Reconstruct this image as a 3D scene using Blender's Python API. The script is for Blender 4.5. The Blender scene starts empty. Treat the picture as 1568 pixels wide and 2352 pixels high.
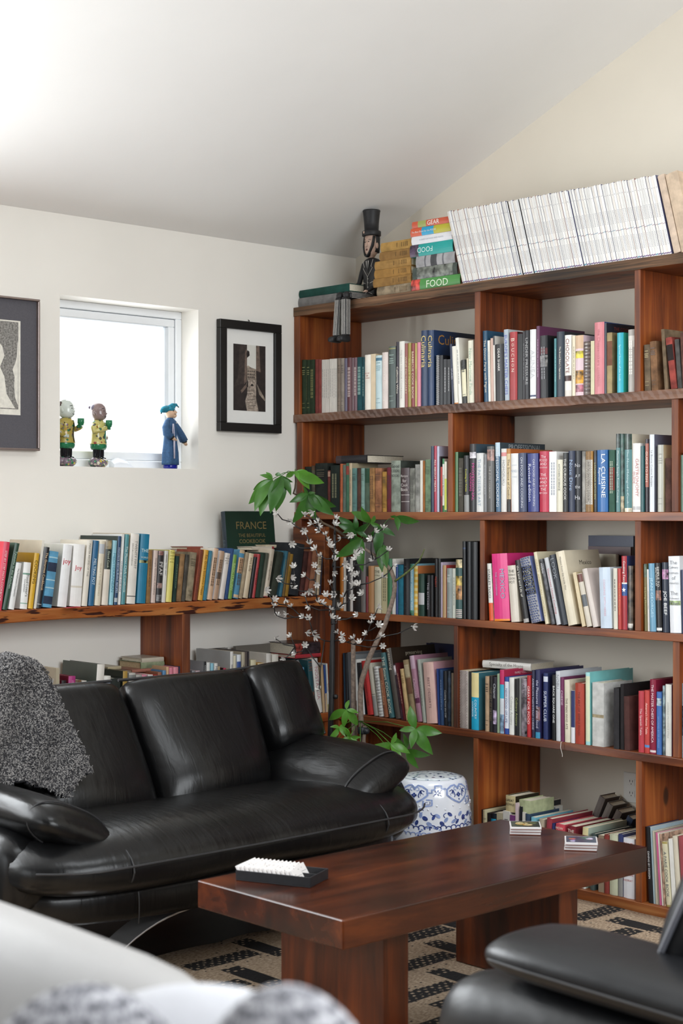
import bpy, bmesh, math, random
from mathutils import Vector, Matrix
SC = bpy.context.scene
COL = SC.collection
PI = math.pi
RND = random.Random(11)
# ---------------------------------------------------------------- camera frame (used to measure real positions)
F, CX, CY = 3617.0, 784.0, 1176.0
CAM = Vector((5.603, -5.336, 1.52))
FW = Vector((-0.7304, 0.6830, 0)).normalized()
RT = Vector((0.6830, 0.7304, 0)).normalized()
UP = Vector((0, 0, 1))
def ray(px, py): return FW + RT*((px-CX)/F) + UP*((CY-py)/F)
def on_y(px, py, y):
    d = ray(px, py); return CAM + d*((y-CAM.y)/d.y)
def on_x(px, py, x):
    d = ray(px, py); return CAM + d*((x-CAM.x)/d.x)
def on_z(px, py, z):
    d = ray(px, py); return CAM + d*((z-CAM.z)/d.z)
def at_depth(px, py, dep): return CAM + ray(px, py)*dep
# ---------------------------------------------------------------- colours and materials
def lin(c): return c/12.92 if c <= 0.04045 else ((c+0.055)/1.055)**2.4
def hexc(h):
    h = h.lstrip('#')
    if len(h) == 3: h = ''.join(x*2 for x in h)
    return tuple(lin(int(h[i:i+2], 16)/255) for i in (0, 2, 4)) + (1.0,)
_mc = {}
class NT:
    def __init__(s, m):
        s.t = m.node_tree; s.n = s.t.nodes; s.l = s.t.links
    def add(s, kind, **kw):
        x = s.n.new(kind)
        for k, v in kw.items(): setattr(x, k, v)
        return x
    def link(s, a, b): s.l.new(a, b)
def base_mat(name):
    m = bpy.data.materials.new(name); m.use_nodes = True
    return m, NT(m), m.node_tree.nodes['Principled BSDF']
def ramp(nt, fac, stops, interp='LINEAR'):
    r = nt.add('ShaderNodeValToRGB'); e = r.color_ramp.elements
    r.color_ramp.interpolation = interp
    while len(e) < len(stops): e.new(0.5)
    for k, (p, c) in enumerate(stops):
        e[k].position = p; e[k].color = hexc(c) if isinstance(c, str) else c
    nt.link(fac, r.inputs[0]); return r.outputs[0]
def coords(nt, scale=(1, 1, 1), rand=True, kind='Object'):
    tc = nt.add('ShaderNodeTexCoord'); mp = nt.add('ShaderNodeMapping')
    mp.inputs['Scale'].default_value = scale
    nt.link(tc.outputs[kind], mp.inputs['Vector'])
    if rand:
        oi = nt.add('ShaderNodeObjectInfo'); mu = nt.add('ShaderNodeVectorMath', operation='SCALE')
        mu.inputs[0].default_value = (37.0, 19.0, 53.0)
        nt.link(oi.outputs['Random'], mu.inputs['Scale']); nt.link(mu.outputs[0], mp.inputs['Location'])
    return mp.outputs[0]
def noise(nt, vec, scale, detail=3, rough=0.5, dist=0.0):
    x = nt.add('ShaderNodeTexNoise'); x.inputs['Scale'].default_value = scale
    x.inputs['Detail'].default_value = detail; x.inputs['Roughness'].default_value = rough
    x.inputs['Distortion'].default_value = dist
    nt.link(vec, x.inputs['Vector']); return x.outputs['Fac']
def bump(nt, h, bsdf, strength, dist=0.002):
    b = nt.add('ShaderNodeBump'); b.inputs['Strength'].default_value = strength
    b.inputs['Distance'].default_value = dist
    nt.link(h, b.inputs['Height']); nt.link(b.outputs[0], bsdf.inputs['Normal'])
def mixc(nt, fac, a, b, mode='MIX'):
    m = nt.add('ShaderNodeMix', data_type='RGBA', blend_type=mode)
    for sock, v in ((m.inputs[0], fac), (m.inputs[6], a), (m.inputs[7], b)):
        if hasattr(v, 'is_output'): nt.link(v, sock)
        else: sock.default_value = v
    return m.outputs[2]
def mat(hx, rough=0.55, metal=0.0, var=0.10, vs=22.0, bmp=0.0, bs=300.0, spec=0.5, name=None, trans=0.0, coat=0.0):
    """plain paint / paper / cloth with a little mottling"""
    key = (hx, rough, metal, var, vs, bmp, bs, spec, trans, coat)
    if key in _mc: return _mc[key]
    m, nt, b = base_mat(name or 'surface_' + hx.strip('#'))
    v = coords(nt); n = noise(nt, v, vs, 3)
    c = hexc(hx); d = tuple(max(0, x*(1-var*1.6)) for x in c[:3])+(1,); l = tuple(min(1, x*(1+var)) for x in c[:3])+(1,)
    nt.link(ramp(nt, n, [(0.3, d), (0.7, l)]), b.inputs['Base Color'])
    b.inputs['Roughness'].default_value = rough; b.inputs['Metallic'].default_value = metal
    b.inputs['Specular IOR Level'].default_value = spec
    if coat: b.inputs['Coat Weight'].default_value = coat
    if trans: b.inputs['Transmission Weight'].default_value = trans
    if bmp: bump(nt, noise(nt, v, bs, 2), b, bmp)
    _mc[key] = m; return m
def wood(name, axis, stops, rough=0.5, streak=26.0, knots=True, bmp=0.25, saw=0.0):
    """long grain along AXIS"""
    m, nt, b = base_mat(name)
    sc = [streak]*3; sc['xyz'.index(axis)] = 1.3
    v = coords(nt, tuple(sc)); v0 = coords(nt, (1, 1, 1))
    g = noise(nt, v, 1.0, 5, 0.62, 0.6)
    big = noise(nt, v0, 2.4, 2)
    mm = nt.add('ShaderNodeMath', operation='MULTIPLY_ADD'); nt.link(big, mm.inputs[0]); mm.inputs[1].default_value = 0.75
    nt.link(g, mm.inputs[2])
    s2 = nt.add('ShaderNodeMath', operation='SUBTRACT'); nt.link(mm.outputs[0], s2.inputs[0]); s2.inputs[1].default_value = 0.375
    col = ramp(nt, s2.outputs[0], stops)
    if knots:
        sk = [7.0]*3; sk['xyz'.index(axis)] = 3.2
        vo = nt.add('ShaderNodeTexVoronoi'); vo.inputs['Scale'].default_value = 1.0
        nt.link(coords(nt, tuple(sk)), vo.inputs['Vector'])
        kf = ramp(nt, vo.outputs['Distance'], [(0.0, (1, 1, 1, 1)), (0.10, (0.8, 0.8, 0.8, 1)), (0.15, (0, 0, 0, 1))])
        col = mixc(nt, kf, col, hexc('2a1208'))
    if saw:
        ws = nt.add('ShaderNodeTexWave'); ws.wave_type = 'BANDS'; ws.bands_direction = 'DIAGONAL'
        ws.inputs['Scale'].default_value = 16.0; ws.inputs['Distortion'].default_value = 5.0
        ws.inputs['Detail'].default_value = 3.0; ws.inputs['Detail Scale'].default_value = 2.0
        nt.link(v0, ws.inputs['Vector'])
        sf = ramp(nt, ws.outputs['Fac'], [(0.35, (0, 0, 0, 1)), (0.75, (saw, saw, saw, 1))])
        col = mixc(nt, sf, col, hexc('8d7a72'))
    nt.link(col, b.inputs['Base Color']); b.inputs['Roughness'].default_value = rough
    if bmp: bump(nt, g, b, bmp)
    return m
def leather(name, hx, rough=0.33, crease=0.35, spec=0.5):
    m, nt, b = base_mat(name)
    v = coords(nt, (1, 1, 1), False)
    n1 = noise(nt, v, 4.0, 2, 0.45, 0.4); n2 = noise(nt, v, 260.0, 2)
    vl = coords(nt, (5, 22, 5), False); n3 = noise(nt, vl, 1.6, 3, 0.5, 0.5)
    a = nt.add('ShaderNodeMath', operation='MULTIPLY_ADD'); nt.link(n2, a.inputs[0]); a.inputs[1].default_value = 0.012; nt.link(n1, a.inputs[2])
    a2 = nt.add('ShaderNodeMath', operation='MULTIPLY_ADD'); nt.link(n3, a2.inputs[0]); a2.inputs[1].default_value = 0.22; nt.link(a.outputs[0], a2.inputs[2])
    c = hexc(hx); l = tuple(min(1, x*1.25) for x in c[:3])+(1,)
    nt.link(ramp(nt, n1, [(0.3, c), (0.75, l)]), b.inputs['Base Color'])
    b.inputs['Roughness'].default_value = rough; b.inputs['Specular IOR Level'].default_value = spec
    bump(nt, a2.outputs[0], b, crease, 0.02)
    return m
# ---------------------------------------------------------------- mesh builder
class MB:
    def __init__(s): s.v = []; s.f = []; s.m = []
    def face(s, idx, m=0): s.f.append(tuple(idx)); s.m.append(m)
    def pts(s, P):
        k = len(s.v); s.v += [tuple(p) for p in P]; return list(range(k, k+len(P)))
    def box(s, x0, x1, y0, y1, z0, z1, m=0, fm=None):
        a = s.pts([(x0,y0,z0),(x1,y0,z0),(x1,y1,z0),(x0,y1,z0),(x0,y0,z1),(x1,y0,z1),(x1,y1,z1),(x0,y1,z1)])
        F6 = {'b':(0,3,2,1),'t':(4,5,6,7),'f':(0,1,5,4),'r':(1,2,6,5),'k':(2,3,7,6),'l':(3,0,4,7)}
        for k, q in F6.items(): s.face([a[i] for i in q], (fm or {}).get(k, m))
    def ngon(s, P, m=0): s.face(s.pts(P), m)
    def loft(s, rings, m=0, cap=True, closed=True):
        R = [s.pts(r) for r in rings]; n = len(R[0])
        for a, b in zip(R, R[1:]):
            for i in range(n if closed else n-1):
                j = (i+1) % n; s.face((a[i], a[j], b[j], b[i]), m)
        if cap:
            s.face(R[0][::-1], m); s.face(R[-1], m)
    def tube(s, path, rad, n=8, m=0, cap=True):
        P = [Vector(p) for p in path]; rings = []
        N = None
        for i, p in enumerate(P):
            t = (P[min(i+1, len(P)-1)] - P[max(i-1, 0)])
            t = t.normalized() if t.length > 1e-9 else Vector((0, 0, 1))
            if N is None:
                N = t.orthogonal().normalized()
            N = (N - t*N.dot(t)); N = N.normalized() if N.length > 1e-6 else t.orthogonal().normalized()
            B = t.cross(N); r = rad[i] if isinstance(rad, (list, tuple)) else rad
            rings.append([p + (N*math.cos(2*PI*k/n) + B*math.sin(2*PI*k/n))*r for k in range(n)])
        s.loft(rings, m, cap)
    def lathe(s, prof, n=24, m=0, c=(0, 0, 0), sx=1.0, sy=1.0, cap=True):
        s.loft([[(c[0]+r*sx*math.cos(2*PI*k/n), c[1]+r*sy*math.sin(2*PI*k/n), c[2]+z) for k in range(n)] for r, z in prof], m, cap)
    def ball(s, c, r, n=12, k=8, m=0, sc=(1, 1, 1)):
        s.loft([[(c[0]+r*sc[0]*math.sin(PI*i/k)*math.cos(2*PI*j/n), c[1]+r*sc[1]*math.sin(PI*i/k)*math.sin(2*PI*j/n), c[2]-r*sc[2]*math.cos(PI*i/k)) for j in range(n)]
                for i in [0.06]+list(range(1, k))+[k-0.06]], m)
    def xf(s, M):
        s.v = [tuple(M @ Vector(p)) for p in s.v]; return s
    def build(s, name, mats, parent=None, smooth=False, bevel=0.0, sub=0, seg=2, loc=None, M=None):
        me = bpy.data.meshes.new(name); me.from_pydata(s.v, [], s.f)
        for x in (mats if isinstance(mats, (list, tuple)) else [mats]): me.materials.append(x)
        for p, k in zip(me.polygons, s.m): p.material_index = k; p.use_smooth = smooth
        bm = bmesh.new(); bm.from_mesh(me); bmesh.ops.recalc_face_normals(bm, faces=bm.faces); bm.to_mesh(me); bm.free()
        o = bpy.data.objects.new(name, me); COL.objects.link(o)
        if parent is not None: o.parent = parent
        if loc is not None: o.location = loc
        if M is not None: o.matrix_world = M
        if bevel:
            b = o.modifiers.new('bevel', 'BEVEL'); b.width = bevel; b.segments = seg; b.limit_method = 'ANGLE'; b.angle_limit = math.radians(40)
        if sub:
            b = o.modifiers.new('subdivision', 'SUBSURF'); b.levels = sub; b.render_levels = sub
        return o
def se_ring(c, u, v, a, b, p=2.6, n=20):
    c, u, v = Vector(c), Vector(u), Vector(v); out = []
    for k in range(n):
        t = 2*PI*(k+0.5)/n; ct, st = math.cos(t), math.sin(t)
        out.append(c + u*(a*math.copysign(abs(ct)**(2/p), ct)) + v*(b*math.copysign(abs(st)**(2/p), st)))
    return out
def empty(name, loc, label=None, cat=None, group=None, rotz=0.0):
    o = bpy.data.objects.new(name, None); COL.objects.link(o); o.location = loc; o.rotation_euler = (0, 0, rotz); o.empty_display_size = 0.05
    tag(o, label, cat, group); return o
def tag(o, label=None, cat=None, group=None, kind=None):
    if label: o['label'] = label
    if cat: o['category'] = cat
    if group: o['group'] = group
    if kind: o['kind'] = kind
    return o
_txt = {}
def text_mesh(s):
    """outline of a string as vertices and faces, lower left at the origin, height of the letters kept"""
    if s in _txt: return _txt[s]
    cu = bpy.data.curves.new('lettering', 'FONT'); cu.body = s; cu.size = 1.0; cu.resolution_u = 2
    cu.space_line = 0.85; cu.align_x = 'CENTER'
    ob = bpy.data.objects.new('lettering', cu); COL.objects.link(ob)
    dg = bpy.context.evaluated_depsgraph_get(); me = bpy.data.meshes.new_from_object(ob.evaluated_get(dg))
    V = [tuple(v.co) for v in me.vertices]; Fc = [tuple(p.vertices) for p in me.polygons]
    bpy.data.objects.remove(ob); bpy.data.curves.remove(cu); bpy.data.meshes.remove(me)
    if not V: V = [(0, 0, 0)]
    xs = [v[0] for v in V]; ys = [v[1] for v in V]
    r = ([(x-min(xs), y-min(ys)) for x, y, z in V], Fc, max(max(xs)-min(xs), 1e-6), max(max(ys)-min(ys), 1e-6))
    _txt[s] = r; return r
def letter(mb, s, c, u, v, L, T, m=0, stretch=1.0):
    """lettering centred at c, reading along u, letters standing along v, to fit L x T"""
    V, Fc, w, h = text_mesh(s); k = min(L/w, T/h); kx = min(L/w, k*stretch)
    c, u, v = Vector(c), Vector(u), Vector(v)
    a = mb.pts([c + u*((x-w/2)*kx) + v*((y-h/2)*k) for x, y in V])
    for f in Fc: mb.face([a[i] for i in f], m)
# ================================================================ the setting
def cy_to_z(px, py, P): return P.z
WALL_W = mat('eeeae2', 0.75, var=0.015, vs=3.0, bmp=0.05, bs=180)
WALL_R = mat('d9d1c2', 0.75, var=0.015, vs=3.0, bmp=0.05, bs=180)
WALL_B = mat('4a3c31', 0.7, var=0.1, vs=3.0)
CEIL_M = mat('f0efec', 0.8, var=0.01, vs=3.0, bmp=0.04, bs=160)
FLOOR_M = wood('dark_floor_boards', 'y', [(0.2, '0c0807'), (0.5, '150e0b'), (0.8, '20150f')], 0.5, 18, False, 0.1)
TRIM_M = mat('eef1f4', 0.35, var=0.01)
RX, RY = 7.4, -8.4           # room runs from the corner at the origin to here
SL = 0.413; CZ = 2.765       # ceiling rises away from the left wall
WY0, WY1, WZ0, WZ1 = -1.705, -0.976, 1.712, 2.428     # small window
BY0, BY1, BZ0, BZ1 = -5.6, -2.55, 0.9, 2.66           # tall glazed opening further along the same wall
def frame_bars(mb, x0, x1, y0, y1, z0, z1, w, m=0):
    mb.box(x0, x1, y0, y1, z0, z0+w, m); mb.box(x0, x1, y0, y1, z1-w, z1, m)
    mb.box(x0, x1, y0, y0+w, z0+w, z1-w, m); mb.box(x0, x1, y1-w, y1, z0+w, z1-w, m)
def wall_with_holes(name, holes, y0, y1, z1, x0, x1, m):
    ys = sorted({y0, y1} | {h[0] for h in holes} | {h[1] for h in holes}); zs = sorted({0.0, z1} | {h[2] for h in holes} | {h[3] for h in holes})
    b = MB()
    for a, c in zip(ys, ys[1:]):
        for d, e in zip(zs, zs[1:]):
            if any(h[0]-1e-6 <= a and c <= h[1]+1e-6 and h[2]-1e-6 <= d and e <= h[3]+1e-6 for h in holes): continue
            b.box(x0, x1, a, c, d, e)
    return b
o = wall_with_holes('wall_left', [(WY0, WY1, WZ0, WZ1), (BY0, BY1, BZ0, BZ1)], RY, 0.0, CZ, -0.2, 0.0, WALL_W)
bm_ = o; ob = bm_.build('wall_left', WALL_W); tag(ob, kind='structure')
mb = MB()
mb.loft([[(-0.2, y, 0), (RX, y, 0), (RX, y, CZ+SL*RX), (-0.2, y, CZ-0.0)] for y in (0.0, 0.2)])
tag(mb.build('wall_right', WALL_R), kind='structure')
th = 0.2; SX0, SX1, SY0, SY1 = 2.7, 4.5, -3.7, -1.4      # unseen skylight opening, added so light falls steeply on the shelves
mb = MB()
for xa, xb, ya, yb in ((-0.2, SX0, RY, 0.2), (SX1, RX, RY, 0.2), (SX0, SX1, RY, SY0), (SX0, SX1, SY1, 0.2)):
    mb.loft([[(xa, y, CZ+SL*xa), (xb, y, CZ+SL*xb), (xb, y, CZ+SL*xb+th), (xa, y, CZ+SL*xa+th)] for y in (ya, yb)])
tag(mb.build('ceiling', CEIL_M), kind='structure')
mb = MB(); mb.box(-0.2, RX, RY, 0.2, -0.12, -0.012)
tag(mb.build('floor', FLOOR_M), kind='structure')
# far walls, behind the photographer, each with a wide glazed opening
mb = MB()
OX0, OX1, OZ0, OZ1 = 0.4, 2.6, 0.15, 2.45
zt = lambda x: CZ+SL*x
def wseg(xa, xb, za, zb=None):
    top = [zt(xa), zt(xb)] if zb is None else [zb, zb]
    mb.loft([[(xa, y, za), (xb, y, za), (xb, y, top[1]), (xa, y, top[0])] for y in (RY-0.2, RY)])
wseg(-0.2, OX0, 0); wseg(OX1, RX, 0); wseg(OX0, OX1, 0, OZ0); wseg(OX0, OX1, OZ1)
tag(mb.build('wall_back', WALL_B), kind='structure')
FY0, FY1, FZ0, FZ1 = -5.2, -1.2, 1.5, 4.0  # unseen high opening, added to brighten the left wall
hh_ = CZ+SL*RX; b_ = wall_with_holes('wall_far', [(FY0, FY1, FZ0, FZ1)], RY-0.2, 0.2, hh_, RX, RX+0.2, WALL_B)
tag(b_.build('wall_far', WALL_B), kind='structure')
mb = MB(); frame_bars(mb, RX+0.08, RX+0.14, FY0, FY1, FZ0, FZ1, 0.06); mb.box(RX+0.08, RX+0.14, -3.24, -3.16, FZ0, FZ1)
tag(mb.build('added_far_window', TRIM_M, bevel=0.005), kind='structure')  # frame of the added opening

# ---- small window: frame, sash, pane, crank handle
win = MB(); frame_bars(win, -0.185, -0.123, WY0, WY1, WZ0, WZ1, 0.034)
win = win.build('window_1', TRIM_M, bevel=0.004); tag(win, kind='structure')
mb = MB(); frame_bars(mb, -0.175, -0.128, WY0+0.037, WY1-0.037, WZ0+0.037, WZ1-0.037, 0.034)
mb.build('sash', TRIM_M, win, bevel=0.004)
gm, nt, bs = base_mat('clear_window_glass')
tr = nt.add('ShaderNodeBsdfTransparent'); gl = nt.add('ShaderNodeBsdfGlossy'); gl.inputs['Roughness'].default_value = 0.02
fr = nt.add('ShaderNodeFresnel'); fr.inputs[0].default_value = 1.35; mx = nt.add('ShaderNodeMixShader')
nt.link(fr.outputs[0], mx.inputs[0]); nt.link(tr.outputs[0], mx.inputs[1]); nt.link(gl.outputs[0], mx.inputs[2])
nt.link(mx.outputs[0], nt.n['Material Output'].inputs[0]); GLASS = gm
mb = MB(); mb.box(-0.156, -0.150, WY0+0.06, WY1-0.06, WZ0+0.06, WZ1-0.06)
mb.build('pane', GLASS, win)
mb = MB()     # folding crank on the sill side of the frame
p0 = on_x(254, 1070, -0.11); p1 = on_x(300, 1070, -0.11)
yc0, yc1 = p0.y, p1.y
mb.loft([[(-0.123, y, WZ0+0.002), (-0.083, y, WZ0+0.002), (-0.083, y, WZ0+h*0.55), (-0.105, y, WZ0+h), (-0.123, y, WZ0+h)] for y, h in ((yc0, 0.03), (yc0+0.03, 0.045), (yc0+0.07, 0.04), (yc1-0.01, 0.018), (yc1, 0.008))])
mb.build('crank_handle', mat('dfe3ea', 0.3, var=0.01), win, smooth=True, bevel=0.003)
for nm, (x0, x1, y0, y1, z0, z1) in {'window_2': (-0.16, -0.1, BY0, BY1, BZ0, BZ1), }.items():
    mb = MB(); frame_bars(mb, x0, x1, y0, y1, z0, z1, 0.06); mb.box(x0, x1, (y0+y1)/2-0.04, (y0+y1)/2+0.04, z0, z1)
    tag(mb.build(nm, TRIM_M, bevel=0.005), kind='structure')
mb = MB()
y0, y1 = RY-0.14, RY-0.08
mb.box(OX0, OX1, y0, y1, OZ0, OZ0+0.06); mb.box(OX0, OX1, y0, y1, OZ1-0.06, OZ1)
for xx in (OX0, (OX0+OX1)/2-0.03, OX1-0.06): mb.box(xx, xx+0.06, y0, y1, OZ0, OZ1)
tag(mb.build('window_3', TRIM_M, bevel=0.005), kind='structure')
mb = MB()
for xa, xb, ya, yb in ((SX0, SX0+0.06, SY0, SY1), (SX1-0.06, SX1, SY0, SY1), (SX0+0.06, SX1-0.06, SY0, SY0+0.06), (SX0+0.06, SX1-0.06, SY1-0.06, SY1), ((SX0+SX1)/2-0.03, (SX0+SX1)/2+0.03, SY0+0.06, SY1-0.06)):
    mb.loft([[(xa, y, CZ+SL*xa+0.1), (xb, y, CZ+SL*xb+0.1), (xb, y, CZ+SL*xb+0.16), (xa, y, CZ+SL*xa+0.16)] for y in (ya, yb)])
tag(mb.build('added_skylight', TRIM_M), kind='structure')  # bars of the added skylight
# ---------------------------------------------------------------- rug
rm, nt, b = base_mat('jute_rug_weave')
tc = nt.add('ShaderNodeTexCoord'); sp = nt.add('ShaderNodeSeparateXYZ'); nt.link(tc.outputs['Object'], sp.inputs[0])
def mth(op, a, c=None, cl=False):
    x = nt.add('ShaderNodeMath', operation=op); x.use_clamp = cl
    for k, v in ((0, a), (1, c)):
        if v is None: continue
        if hasattr(v, 'is_output'): nt.link(v, x.inputs[k])
        else: x.inputs[k].default_value = v
    return x.outputs[0]
X, Y = sp.outputs[0], sp.outputs[1]
def dash_set(x0, y0, lx, ly):
    """dashes lx by ly repeated along the two diagonals of the weave"""
    dx, dy = mth('SUBTRACT', X, x0), mth('SUBTRACT', Y, y0)
    fp = mth('SUBTRACT', mth('FRACT', mth('ADD', mth('DIVIDE', mth('SUBTRACT', dx, dy), 0.48), 100.5)), 0.5)
    fq = mth('SUBTRACT', mth('FRACT', mth('ADD', mth('DIVIDE', mth('ADD', dx, dy), 0.96), 100.5)), 0.5)
    ex = mth('ABSOLUTE', mth('ADD', mth('MULTIPLY', fp, 0.24), mth('MULTIPLY', fq, 0.48)))
    ey = mth('ABSOLUTE', mth('ADD', mth('MULTIPLY', fp, -0.24), mth('MULTIPLY', fq, 0.48)))
    return mth('MULTIPLY', mth('LESS_THAN', ex, lx/2), mth('LESS_THAN', ey, ly/2)), mth('MULTIPLY', mth('LESS_THAN', ex, lx*0.28), mth('LESS_THAN', ey, ly/2))
A, Ae = dash_set(1.905, -0.545, 0.085, 0.29)
B, Be = dash_set(2.12, -0.585, 0.25, 0.078)
wa = nt.add('ShaderNodeMapping'); wa.inputs['Scale'].default_value = (26, 26, 1); nt.link(tc.outputs['Object'], wa.inputs[0])
n1 = noise(nt, wa.outputs[0], 1.0, 1)
rowx = mth('FLOOR', mth('DIVIDE', X, 0.021)); off = mth('MULTIPLY', mth('MODULO', mth('ABSOLUTE', rowx), 2.0), 0.5)
lat = mth('MULTIPLY', mth('LESS_THAN', mth('FRACT', mth('DIVIDE', X, 0.021)), 0.46), mth('LESS_THAN', mth('FRACT', mth('ADD', mth('DIVIDE', Y, 0.030), off)), 0.42))
hole = mth('MULTIPLY', lat, mth('GREATER_THAN', n1, 0.42))
f = mth('MAXIMUM', mth('MULTIPLY', mth('MAXIMUM', A, B), mth('SUBTRACT', 1.0, hole)), Be)
A3, _e = dash_set(1.905, -0.545, 0.17, 0.36)
lat2 = mth('MULTIPLY', mth('LESS_THAN', mth('FRACT', mth('DIVIDE', X, 0.021)), 0.40), mth('LESS_THAN', mth('FRACT', mth('ADD', mth('DIVIDE', Y, 0.030), off)), 0.30))
far = mth('MULTIPLY', mth('MULTIPLY', A3, lat2), mth('GREATER_THAN', n1, 0.56)); f = mth('MAXIMUM', f, far)
vv = nt.add('ShaderNodeMapping'); vv.inputs['Scale'].default_value = (150, 70, 1); nt.link(tc.outputs['Object'], vv.inputs[0])
n2 = noise(nt, vv.outputs[0], 1.0, 2)
jc = ramp(nt, n2, [(0.25, '7c6855'), (0.5, 'a9937b'), (0.75, 'c9b59c')])
nt.link(mixc(nt, f, jc, hexc('141213')), b.inputs['Base Color']); b.inputs['Roughness'].default_value = 0.95
bump(nt, n2, b, 0.9, 0.006)
mb = MB(); nx, ny = 60, 60
rx0, rx1, ry0, ry1 = 1.235, 4.9, -5.2, -0.43
for i in range(nx+1):
    for j in range(ny+1):
        wob = 0.008*math.sin(j*1.7)+0.006*math.sin(j*4.1)
        mb.v.append((rx0+(rx1-rx0)*i/nx + (wob if i in (0, nx) else 0), ry0+(ry1-ry0)*j/ny, 0.001+0.0015*math.sin(i*1.3)*math.sin(j*1.9)))
for i in range(nx):
    for j in range(ny):
        a = i*(ny+1)+j; mb.face((a, a+ny+1, a+ny+2, a+1))
rug = mb.build('rug', rm, smooth=True)
sm = rug.modifiers.new('thickness', 'SOLIDIFY'); sm.thickness = 0.011; sm.offset = -1
tag(rug, 'jute rug with scattered black dashes under the coffee table', 'rug')
# ---------------------------------------------------------------- pictures on the left wall
def picture(y0, y1, z0, z1, bw, depth, fm, matm, name, label):
    r = empty(name, (0.004, (y0+y1)/2, z0), label, 'picture')
    q = lambda y: y-(y0+y1)/2
    mb = MB(); frame_bars(mb, 0, depth, q(y0), q(y1), 0, z1-z0, bw); mb.build('frame', fm, r, bevel=0.0025)
    mb = MB(); mb.box(0, depth*0.45, q(y0)+bw*0.8, q(y1)-bw*0.8, bw*0.8, z1-z0-bw*0.8); mb.build('mat_board', matm, r)
    return r, q, depth*0.45
BLK = mat('141212', 0.4, var=0.1)
# canal photograph
r, q, dx = picture(-0.8755, -0.5081, 1.887, 2.395, 0.040, 0.028, BLK, mat('e9e8e4', 0.8, var=0.01), 'framed_picture', 'black framed canal photograph in a wide white mat near the bookcase')
mb = MB(); mb.tube([(0.004, 0.0, 0.508), (0.012, 0.0, 0.513), (0.004, 0.0, 0.518)], 0.0025, 6); mb.build('hanging_hook', BLK, r)
py0, py1, pz0, pz1 = q(-0.788), q(-0.596), 0.098, 0.402
def pm(hx, s=60, v=0.3): return mat(hx, 0.6, var=v, vs=s)
mb = MB(); W_, H_ = py1-py0, pz1-pz0
def poly(P, m, e): mb.ngon([(dx+0.0006+e*0.0002, py0+W_*a, pz0+H_*c) for a, c in P], m)
poly([(0, 0), (1, 0), (1, 1), (0, 1)], 0, 0)                                   # dark walls
poly([(0.42, 0.62), (0.70, 0.60), (0.70, 1), (0.42, 1)], 1, 1)                 # sky
poly([(0.0, 0.35), (0.35, 0.42), (0.42, 0.7), (0.42, 1), (0.33, 1), (0.2, 1), (0.14, 0.5)], 2, 1.5)
poly([(0.33, 0.4), (0.42, 0.45), (0.42, 0.96), (0.36, 0.9)], 3, 2)
poly([(0.70, 0.62), (0.84, 0.6), (0.8, 1), (0.70, 1)], 3, 2)
poly([(0.41, 0.46), (0.71, 0.46), (0.70, 0.64), (0.55, 0.66), (0.45, 0.69), (0.41, 0.67)], 4, 2)   # far houses
for k in range(3):
    for j in range(4):
        a = 0.44+j*0.06; c = 0.50+k*0.045; poly([(a, c), (a+0.03, c), (a+0.03, c+0.022), (a, c+0.022)], 5, 3)
poly([(0.40, 0.40), (0.70, 0.40), (0.72, 0.47), (0.42, 0.47)], 6, 2.5)
poly([(0.42, 0.0), (0.78, 0.0), (0.70, 0.2), (0.70, 0.42), (0.44, 0.42), (0.42, 0.25), (0.36, 0.15)], 6, 2.6)  # water
poly([(0.22, 0.30), (0.40, 0.41), (0.41, 0.36), (0.25, 0.26)], 3, 2.7); poly([(0.72, 0.42), (0.98, 0.2), (0.98, 0.16), (0.8, 0.26)], 4, 2.7)
poly([(0.41, 0.36), (0.455, 0.36), (0.45, 0.44), (0.43, 0.48), (0.415, 0.44)], 5, 3.4)               # figure by the water
poly([(0.52, 0.38), (0.63, 0.38), (0.60, 0.41), (0.55, 0.41)], 5, 3.4)                               # boat
poly([(0.415, 0.80), (0.5, 0.84), (0.49, 0.9), (0.43, 0.92), (0.41, 0.88)], 5, 3.4)
for k in range(7):
    z = 0.03+k*0.045; a = 0.44+0.05*math.sin(k*2.1); poly([(a, z), (a+0.2, z+0.01), (a+0.21, z+0.018), (a, z+0.006)], 5 if k % 2 else 3, 3.2)
mb.build('photo_print', [pm('2a211f'), pm('d8d6ce', 20, 0.04), pm('3a302c'), pm('6d5c52'), pm('988a7c'), pm('231c1b'), pm('a39588', 90, 0.35)], r)
# grey matted print, cut by the photo's left side
ly1 = -1.8211; ly0 = -2.62; lz0, lz1 = 1.771, 2.393
r, q, dx = picture(ly0, ly1, lz0, lz1, 0.009, 0.03, mat('8d807b', 0.3, 0.6, 0.05), mat('56545a', 0.8, var=0.06, vs=200), 'framed_print', 'large print in a charcoal mat and thin metal frame left of the window')
iy1 = q(on_x(45, 800, 0.012).y); iz1 = on_x(45, 738, 0.012).z-lz0; iz0 = on_x(45, 954, 0.012).z-lz0; iy0 = q(ly0+0.13)
mb = MB(); mb.box(dx, dx+0.001, iy0, iy1, iz0, iz1, 0)
W_, H_ = iy1-iy0, iz1-iz0
def P2(a, c, e): return (dx+0.0013+e*0.0003, iy1-a*0.5, iz0+H_*c)
mb.ngon([P2(a, c, 0) for a, c in [(0.02, 0.06), (W_*2-0.05, 0.06), (W_*2-0.05, 0.985), (0.02, 0.985)]], 1)
mb.ngon([P2(a, c, 1) for a, c in [(0.05, 0.07), (0.13, 0.22), (0.15, 0.4), (0.19, 0.5), (0.15, 0.62), (0.17, 0.72), (0.24, 0.8), (0.4, 0.85), (0.7, 0.7), (0.75, 0.07)]], 0)
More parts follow.
